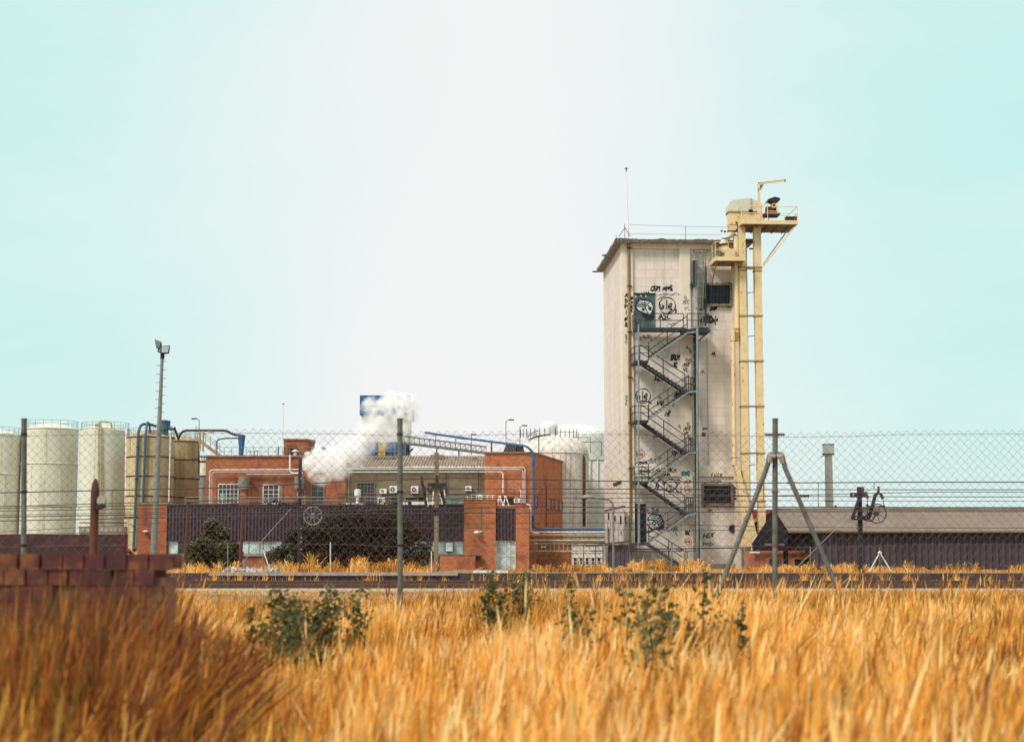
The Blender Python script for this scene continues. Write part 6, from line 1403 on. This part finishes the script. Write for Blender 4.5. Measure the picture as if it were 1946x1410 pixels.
# ------------------------------------------------------------------ plants
nr = np.random.default_rng(5)
def raw_mesh(name, co, nper, mat_, loc=None, parent=None, tint=None, faces=None):
    """co: (n, k, 3) element vertices; faces: index tuples within one element (quads / tris)"""
    n, k, _ = co.shape
    flat = co.reshape(-1, 3).astype(np.float32)
    if loc is not None: flat = flat - np.array(loc, dtype=np.float32)
    me = bpy.data.meshes.new(name)
    tot = np.array([len(f) for f in faces]); idx = np.concatenate([np.array(f) for f in faces])
    li = (np.arange(n)[:, None] * k + idx[None, :]).ravel(); lt = np.tile(tot, n); ls = np.concatenate([[0], np.cumsum(lt)[:-1]])
    me.vertices.add(len(flat)); me.vertices.foreach_set("co", flat.ravel())
    me.loops.add(len(li)); me.loops.foreach_set("vertex_index", li.astype(np.int32))
    me.polygons.add(len(lt)); me.polygons.foreach_set("loop_start", ls.astype(np.int32)); me.polygons.foreach_set("loop_total", lt.astype(np.int32))
    me.update(calc_edges=True)
    if tint is not None:
        at = me.attributes.new("tint", 'FLOAT', 'POINT'); at.data.foreach_set("value", np.repeat(tint, k).astype(np.float32))
    me.materials.append(mat_); o = bpy.data.objects.new(name, me); C.objects.link(o)
    if parent is not None: o.parent = parent
    elif loc is not None: o.location = loc
    return o
def vnoise(x, y, s, seed):
    r = np.random.default_rng(seed).random((64, 64)); u, v = x / s + 700, y / s + 700
    i, j = np.floor(u).astype(int), np.floor(v).astype(int); a, b = u - i, v - j; a, b = a * a * (3 - 2 * a), b * b * (3 - 2 * b)
    g = lambda p, q: r[p % 64, q % 64]
    return (g(i, j) * (1 - a) + g(i + 1, j) * a) * (1 - b) + (g(i, j + 1) * (1 - a) + g(i + 1, j + 1) * a) * b
def grass(name, x, y, z, hgt, wid, label, mat_, lean=.25, tint=None, bias=.12, ear=.45, heads=0.0):
    n = len(x); az = nr.random(n) * 2 * np.pi; ln = np.abs(nr.normal(0, lean, n)) * hgt
    dx, dy = np.cos(az) * ln + bias * hgt * nr.random(n) * 1.6, np.sin(az) * ln
    fa = nr.normal(0, .7, n); px, py = np.cos(fa), np.sin(fa)
    lv = np.array([0, .42, .74, .86, 1.0]); iv = (nr.random(n) < ear)
    w_ = np.stack([wid, wid * .8, wid * .55, np.where(iv, wid * 1.9, wid * .4), wid * .1], 1) * .5
    co = np.zeros((n, 10, 3))
    for k, t_ in enumerate(lv):
        cx, cyy, cz = x + dx * t_ ** 1.9, y + dy * t_ ** 1.9, z + hgt * (t_ - .12 * t_ ** 2 * (ln / (hgt + 1e-6)))
        co[:, 2 * k] = np.stack([cx - px * w_[:, k], cyy - py * w_[:, k], cz], 1); co[:, 2 * k + 1] = np.stack([cx + px * w_[:, k], cyy + py * w_[:, k], cz], 1)
    if tint is None: tint = nr.random(n)
    if heads:                                       # seed heads: short plump spindles at the tips
        pk = nr.random(n) < heads; m_ = pk.sum(); t0 = .84; hl = .07 + .08 * nr.random(m_)
        bx0 = np.stack([x + dx * t0 ** 1.9, y + dy * t0 ** 1.9, z + hgt * t0], 1)[pk]; dr = np.stack([dx * .5 + nr.normal(0, .08, n), dy * .5, np.full(n, 1.0)], 1)[pk]; dr /= np.linalg.norm(dr, axis=1)[:, None]
        he = np.zeros((m_, 10, 3)); wd = .0026 + .003 * nr.random(m_); sd = np.stack([px[pk], py[pk], np.zeros(m_)], 1)
        for k, (t_, ww) in enumerate(((0, .3), (.25, 1.0), (.55, .95), (.8, .6), (1.0, .05))):
            c_ = bx0 + dr * (hl * t_)[:, None]; he[:, 2 * k] = c_ - sd * (wd * ww)[:, None]; he[:, 2 * k + 1] = c_ + sd * (wd * ww)[:, None]
        co = np.concatenate([co, he]); tint = np.concatenate([tint, np.clip(tint[pk] + nr.normal(.1, .12, m_), 0, 1)])
    o = raw_mesh(name, co, 10, mat_, loc=(float(x.mean()), float(y.mean()), float(z.min())), tint=tint, faces=[(2 * k, 2 * k + 1, 2 * k + 3, 2 * k + 2) for k in range(4)])
    return tag(o, label, "grass", kind="stuff")
# tall dry grass around the fence
def field(n, y0, y1, seed):
    y = np.sqrt(nr.random(n) * (y1 ** 2 - y0 ** 2) + y0 ** 2); x = (nr.random(n) * 2 - 1) * (y * .335 + .9); return x, y
xs, ys = field(200000, 3.1, 18.5, 1)
cl = vnoise(xs, ys, .33, 2); keep = nr.random(len(xs)) < .22 + 1.15 * cl * (.45 + .9 * vnoise(xs, ys, .8, 21)); xs, ys = xs[keep], ys[keep]
pxx = CX + F * xs / ys
base = np.where(pxx < 330, 1.0, np.where(pxx < 640, .90, np.where(pxx < 860, .95, .985))) + .05 * np.exp(-((pxx - 1250) / 250) ** 2)
base = base * np.where((pxx > 325) & (pxx < 880) & (ys > 15.5), .95, 1.0)
hgt = base * (.70 + .29 * nr.random(len(xs)) ** .5) * (.88 + .22 * vnoise(xs, ys, .45, 3)); tall = nr.random(len(xs)) < np.where(pxx < 330, .05, np.where(pxx > 930, .035, .008)); hgt[tall] *= 1.1 + .14 * nr.random(tall.sum())
tint = np.clip(.5 + 1.15 * (vnoise(xs, ys, .22, 4) - .5) + .7 * (vnoise(xs, ys, 1.3, 9) - .5) + nr.normal(0, .2, len(xs)) - .3 * np.clip((330 - pxx) / 120, 0, 1), 0, 1)  # last term browns the blades toward one side, imitating a shaded corner
grass("tall_dry_grass", xs, ys, np.zeros(len(xs)), hgt, .0026 + .003 * nr.random(len(xs)), "tall golden dry grass swaying around the wire fence", M['straw'], tint=tint, bias=.2, heads=.55)
ne = 7500; ye = 4.9 + 1.6 * nr.random(ne); xe_ = (nr.uniform(-60, 285, ne) - CX) / F * ye
ce = vnoise(xe_, ye, .16, 31); kp = nr.random(ne) < .25 + ce; xe_, ye, ce = xe_[kp], ye[kp], ce[kp]
grass("wall_grass", xe_, ye, np.zeros(len(xe_)), (.86 + .36 * ce) * (.75 + .35 * nr.random(len(xe_))), .004 + .004 * nr.random(len(xe_)), "brown dry grass growing up in front of the ruined brick wall", M['straw_dk'], tint=np.clip(ce + nr.normal(0, .25, len(xe_)), 0, 1), bias=.08, lean=.3)  # the darker straw also stands in for that corner's shade
ne = 3600; ye = 5.3 + 1.1 * nr.random(ne); xe_ = (nr.uniform(-60, 318, ne) - CX) / F * ye
ce = vnoise(xe_, ye, .12, 33); kp = nr.random(ne) < .15 + 1.1 * ce; xe_, ye, ce = xe_[kp], ye[kp], ce[kp]
grass("withered_scrub", xe_, ye, np.zeros(len(xe_)), (.92 + .38 * ce) * (.8 + .24 * nr.random(len(xe_))), .004 + .005 * nr.random(len(xe_)), "red brown withered scrub crowding the face of the ruined wall", M['redleaf'], tint=np.clip(ce + nr.normal(0, .25, len(xe_)), 0, 1), bias=.04, lean=.25, heads=.8)
# short grass of the verge behind the fence
n = 26000; y = 18.5 + nr.random(n) * 43; x = (nr.random(n) * 2 - 1) * (y * .335 + 1)
grass("verge_grass", x, y, np.zeros(n), .04 + np.where(y < 35, .2, .06) * nr.random(n), .012 + .012 * nr.random(n), "short dry grass of the verge between fence and railway", M['straw'], tint=vnoise(x, y, 2.0, 8))
# tufts along the platform in front of the buildings
pp = []
for (a, b, y0, h_, n) in ((330, 470, 90.5, .95, 900), (470, 640, 91, .85, 1200), (590, 700, 91.5, 1.25, 1300), (690, 765, 92, .9, 700), (765, 835, 92, .8, 500), (905, 1010, 93, .5, 300), (1010, 1130, 95, .9, 800), (1040, 1100, 95, 1.3, 450), (1130, 1200, 97, 1.0, 700), (1190, 1330, 100, 1.3, 1500), (1290, 1345, 92, 1.9, 130), (1330, 1420, 98, .8, 600), (1420, 1545, 95, .7, 900), (1490, 1640, 92, 1.0, 1300), (1560, 1760, 94, .8, 900), (1690, 1725, 92, 1.3, 500), (1760, 2050, 93, .9, 900), (-100, 260, 93, .9, 900)):
    yy = y0 + nr.random(n) * 4 - 1; px = a + (b - a) * nr.random(n); clp = .35 + .95 * vnoise(px, yy * 3, 11, 12)
    pp.append(np.stack([(px - CX) / F * yy, yy, h_ * np.where(px > 1000, .5, .66) * clp ** 1.5 * (.4 + .7 * nr.random(n))], 1))
pp = np.concatenate(pp); n = len(pp)
grass("platform_grass", pp[:, 0], pp[:, 1], np.full(n, ZP), pp[:, 2], .014 + .02 * nr.random(n), "orange dry grass tufts growing along the platform below the buildings", M['straw'], tint=np.clip(vnoise(pp[:, 0], pp[:, 1], .8, 6) + nr.normal(0, .25, n), 0, 1), lean=.4)

n = 2600; px = nr.uniform(-60, 2010, n); px = px + 14 * np.sin(px * .13); yy = 84 + 4.2 * nr.random(n); kp = vnoise(px, yy * 4, 24, 44) > .47; px, yy = px[kp], yy[kp]; n = len(px)
grass("trackside_grass", (px - CX) / F * yy, yy, np.full(n, .005), (.14 + .6 * nr.random(n) ** 2) * (.5 + .8 * vnoise(px, yy, 30, 45)), .012 + .016 * nr.random(n), "scattered dry tufts along the foot of the dark platform edge", M['straw'], tint=np.clip(nr.normal(.5, .25, n), 0, 1), lean=.4)
# leafy plants: every leaf a small folded face
def leaves(c, size, ar=.45):
    n = len(c); u = nr.normal(size=(n, 3)); u[:, 2] *= .7; u /= np.linalg.norm(u, axis=1)[:, None]
    v = np.cross(u, nr.normal(size=(n, 3))); v /= np.linalg.norm(v, axis=1)[:, None]; w_ = np.cross(u, v)
    s = size * (.6 + .8 * nr.random(n)); s = s[:, None]
    return np.stack([c - u * s * .5, c + v * s * ar - w_ * s * .08, c + u * s * .5, c - v * s * ar - w_ * s * .08], 1)
def bush(name, label, cx, Y, rx, ry, rz, n, size, mt, nb=26, seed=1, lumps=None, cat="bush", z0=ZP):
    global nr
    nr = np.random.default_rng(seed); t = thing(name, label, cat, Vector((cx, Y, z0)))
    cen = []
    for k in range(nb):
        a, b = nr.random() * 2 * np.pi, nr.random() ** .6
        ph = nr.random(); q = np.array([np.cos(a) * rx * b * .85, np.sin(a) * ry * b * .85, rz * (.18 + .8 * ph * np.sqrt(max(0, 1 - (b * .85) ** 2)))]); cen.append(q)
    if lumps: cen += [np.array(l) for l in lumps]
    cen = np.array(cen); ci = nr.integers(0, len(cen), n); r = .30 * min(rx, rz) * (.7 + .6 * nr.random(len(cen)))
    d_ = nr.normal(size=(n, 3)); d_ /= np.linalg.norm(d_, axis=1)[:, None]; d_ *= (r[ci] * nr.random(n) ** .45)[:, None]
    c = cen[ci] + d_; c[:, 2] = np.abs(c[:, 2]) + .02
    tint = np.clip(.5 * nr.random(len(cen))[ci] + .5 * nr.random(n), 0, 1)
    raw_mesh("foliage", leaves(c, size), 4, M[mt], parent=t, tint=tint, faces=[(0, 1, 2), (0, 2, 3)])
    m = MB()
    for q in cen[::2]:
        b0 = Vector((q[0] * .15, q[1] * .15, 0)); m.tube([b0, b0.lerp(Vector(q), .5) + Vector((0, 0, .05)), Vector(q)], [.05 * min(1, rz / 2), .03 * min(1, rz / 2), .008], 5)
    m.build("branches", M['wood'], t, local=True)
    return t
bx = lambda px, Y: (px - CX) / F * Y
k = lambda n_, Y: n_ * Y / F
bush("big_bush", "broad dark bush swallowing the middle of the clad hall", bx(705, 104), 104, k(122, 104), 1.8, k(112, 104), 32000, .13, 'leaf', 60, 3)
bush("big_bush", "dark bush joining the broad one near the wheel pole", bx(606, 103), 103, k(66, 103), 1.4, k(82, 103), 14000, .12, 'leaf', 34, 4)
bush("low_bush", "lower dark bush under the pale cladding windows", bx(545, 102), 102, k(42, 102), 1.2, k(46, 102), 7000, .12, 'leaf_lit_tint', 24, 5)
bush("low_bush", "small leafy bush close beside the pale railway pole", bx(805, 103), 103, k(22, 103), .8, k(52, 103), 3000, .12, 'leaf_lit_tint', 16, 6)
bush("leafy_shrub", "rounded shrub with pale lit leaves around the rusty pole", bx(409, 101), 101, k(50, 101), 1.3, k(72, 101), 9000, .17, 'leaf_lit_tint', 34, 7, lumps=[(k(-6, 101), 0, k(86, 101)), (k(-4, 101), 0, k(80, 101)), (k(14, 101), 0, k(74, 101))])
bush("climbing_ivy", "withered ivy hanging at the foot of the hooped beige silo", bx(257, 120), 120, k(12, 120), .4, k(44, 120), 1800, .14, 'straw_dk', 12, 8)
# weeds in the near grass
def weed(label, px, ytop, Y, w_, n, seed, nst=5):
    global nr
    nr = np.random.default_rng(seed); x = bx(px, Y); H_ = P(px, ytop, Y).z; t = thing("green_weed", label, "weed", Vector((x, Y, 0)), "green weeds in the dry grass")
    cs, m = [], MB()
    for s_ in range(nst):
        a = nr.random() * 6.28; sx_ = nr.normal(0, .4) * w_; h_ = H_ * (1 if s_ == 0 else .68 + .3 * nr.random()); base_ = np.array([sx_ * .3, math.sin(a) * w_ * .2, 0]); tip = np.array([sx_, math.sin(a) * w_ * .5, h_])
        pts = [base_ + (tip - base_) * f + np.array([.02 * math.sin(f * 5 + s_), 0, 0]) for f in np.linspace(0, 1, 6)]; m.tube([Vector(p_) for p_ in pts], [.006, .006, .005, .004, .003, .002], 5)
        nl = int(n * .8) // nst; f = (.68 if w_ * F / Y > 35 else .74) + .26 * nr.random(nl) ** .8 * (.32 / .26 if w_ * F / Y > 35 else 1); c = base_ + (tip - base_) * f[:, None]; rad = (w_ * .95) * (1.2 - f) * (.6 + .8 * nr.random(nl))
        c[:, 0] += nr.normal(size=nl) * rad; c[:, 1] += nr.normal(size=nl) * rad; c[:, 2] += nr.normal(size=nl) * .03; cs.append(c)
    c = np.concatenate(cs); c[:, 2] = np.clip(c[:, 2], .02, H_ * 1.03)
    raw_mesh("foliage", leaves(c, .034, .3), 4, M['weed'], parent=t, tint=nr.random(len(c)), faces=[(0, 1, 2), (0, 2, 3)])
    m.build("stems", M['weed'], t, local=True)
for i, (label, px, yt, Y, w_, n, ns) in enumerate((("dense dark weed left of the paired clump under the wheel pole", 553, 1124, 9, .16, 1500, 6), ("tallest bushy weed of the paired clump under the big bush", 626, 1118, 9.5, .16, 1500, 6), ("low spreading weed joining the paired clump at its foot", 592, 1150, 8.5, .20, 1100, 6), ("slim weed trailing off the paired clump", 672, 1132, 10, .10, 420, 4),
        ("feathery thin weed below the grey fence post", 690, 1116, 11, .10, 260, 3), ("pale green weed in front of the glazed door", 942, 1096, 11, .11, 700, 4), ("brighter green weed next to the one at the glazed door", 985, 1090, 11.5, .13, 900, 5),
        ("little upright sprig below the pipe bridge", 1083, 1100, 12, .06, 160, 2), ("tall branching weed under the tower stair", 1205, 1094, 9.5, .17, 750, 6), ("tallest branching weed under the barred window", 1312, 1098, 9.5, .16, 850, 6), ("slender weed between the two branching weeds", 1272, 1108, 10, .10, 380, 4),
        ("short round weed low in front of the pipe bridge", 1092, 1158, 8, .07, 420, 3), ("short sprig low in the grass near the braced post", 1403, 1158, 8, .045, 260, 2), ("small sprig low beside the dense dark weed", 489, 1168, 8, .05, 260, 2), ("low ragged weed at the foot of the branching weeds", 1240, 1160, 7.5, .18, 650, 5), ("tiny sprig in front of the concrete tower", 1146, 1150, 9, .06, 160, 2))):
    Y *= .84 if 1100 < px < 1330 else 1.0
    w_ *= .95
    weed(label[:].replace("weed left of", "weed beside").replace("left of", "beside"), px, yt, Y, w_, n, 40 + i, ns)
nr = np.random.default_rng(99)

# ------------------------------------------------------------------ steam
Yv = 108.0
blobs = [(590, 880, 16, 1.0), (612, 868, 22, 1.0), (612, 895, 24, 1.0), (640, 880, 30, 1.0), (668, 862, 27, .95), (690, 842, 25, .7), (706, 820, 26, .6), (716, 797, 26, .5), (720, 776, 25, .5), (701, 772, 16, .5), (745, 768, 24, .55), (770, 772, 24, .95), (774, 790, 20, .8), (762, 803, 24, .45), (735, 830, 24, .3), (660, 850, 26, .5)]
bl = []
for x_, y_, r_, d_ in blobs:
    q = P(x_, y_, Yv); bl.append((q, r_ * Yv / F * 1.15, d_))
c0 = P(640, 900, Yv)
m = MB()
for q, r_, d_ in bl:
    a = 14; prof = [(max(.01, r_ * 1.25 * math.sin(math.pi * k_ / 8)), q.z - r_ * 1.25 * math.cos(math.pi * k_ / 8)) for k_ in range(9)]; m.lathe(q.x, q.y, prof, a)
o = m.build("steam", None); tag(o, "white steam plume drifting from the factory roof across the blue tower", "steam", kind="stuff")
md = o.modifiers.new("skin", 'REMESH'); md.mode = 'VOXEL'; md.voxel_size = .12
vm = bpy.data.materials.new("steam_volume"); vm.use_nodes = True; vt = vm.node_tree
for n_ in list(vt.nodes): vt.nodes.remove(n_)
out = N(vt, "ShaderNodeOutputMaterial"); pv = N(vt, "ShaderNodeVolumePrincipled"); L(vt, pv.outputs[0], out.inputs["Volume"])
pv.inputs["Color"].default_value = (1, 1, 1, 1); pv.inputs["Anisotropy"].default_value = .0
tc2 = N(vt, "ShaderNodeTexCoord"); nz2 = N(vt, "ShaderNodeTexNoise", i_Scale=1.7, i_Detail=5.0, i_Roughness=.62); L(vt, tc2.outputs["Object"], nz2.inputs["Vector"])
wp = N(vt, "ShaderNodeVectorMath", operation='SCALE'); sb = N(vt, "ShaderNodeVectorMath", operation='SUBTRACT'); L(vt, nz2.outputs["Color"], sb.inputs[0]); sb.inputs[1].default_value = (.5, .5, .5); L(vt, sb.outputs[0], wp.inputs[0]); wp.inputs[3].default_value = .9
ad = N(vt, "ShaderNodeVectorMath", operation='ADD'); L(vt, tc2.outputs["Object"], ad.inputs[0]); L(vt, wp.outputs[0], ad.inputs[1])
acc = None
for q, r_, d_ in bl:
    dn = N(vt, "ShaderNodeVectorMath", operation='DISTANCE'); L(vt, ad.outputs[0], dn.inputs[0]); dn.inputs[1].default_value = tuple(q - o.location)
    mr = N(vt, "ShaderNodeMapRange", i_1=r_ * 1.15, i_2=r_ * .45, i_3=0.0, i_4=d_); mr.interpolation_type = 'SMOOTHSTEP'; L(vt, dn.outputs["Value"], mr.inputs[0])
    acc = mr.outputs[0] if acc is None else mth(vt, 'MAXIMUM', acc, mr.outputs[0])
den = mth(vt, 'MULTIPLY', mth(vt, 'MULTIPLY', acc, nramp(vt, tc2.outputs["Object"], 1.5, .38, .64)), 6.5)
L(vt, den, pv.inputs["Density"])
o.data.materials.append(vm)
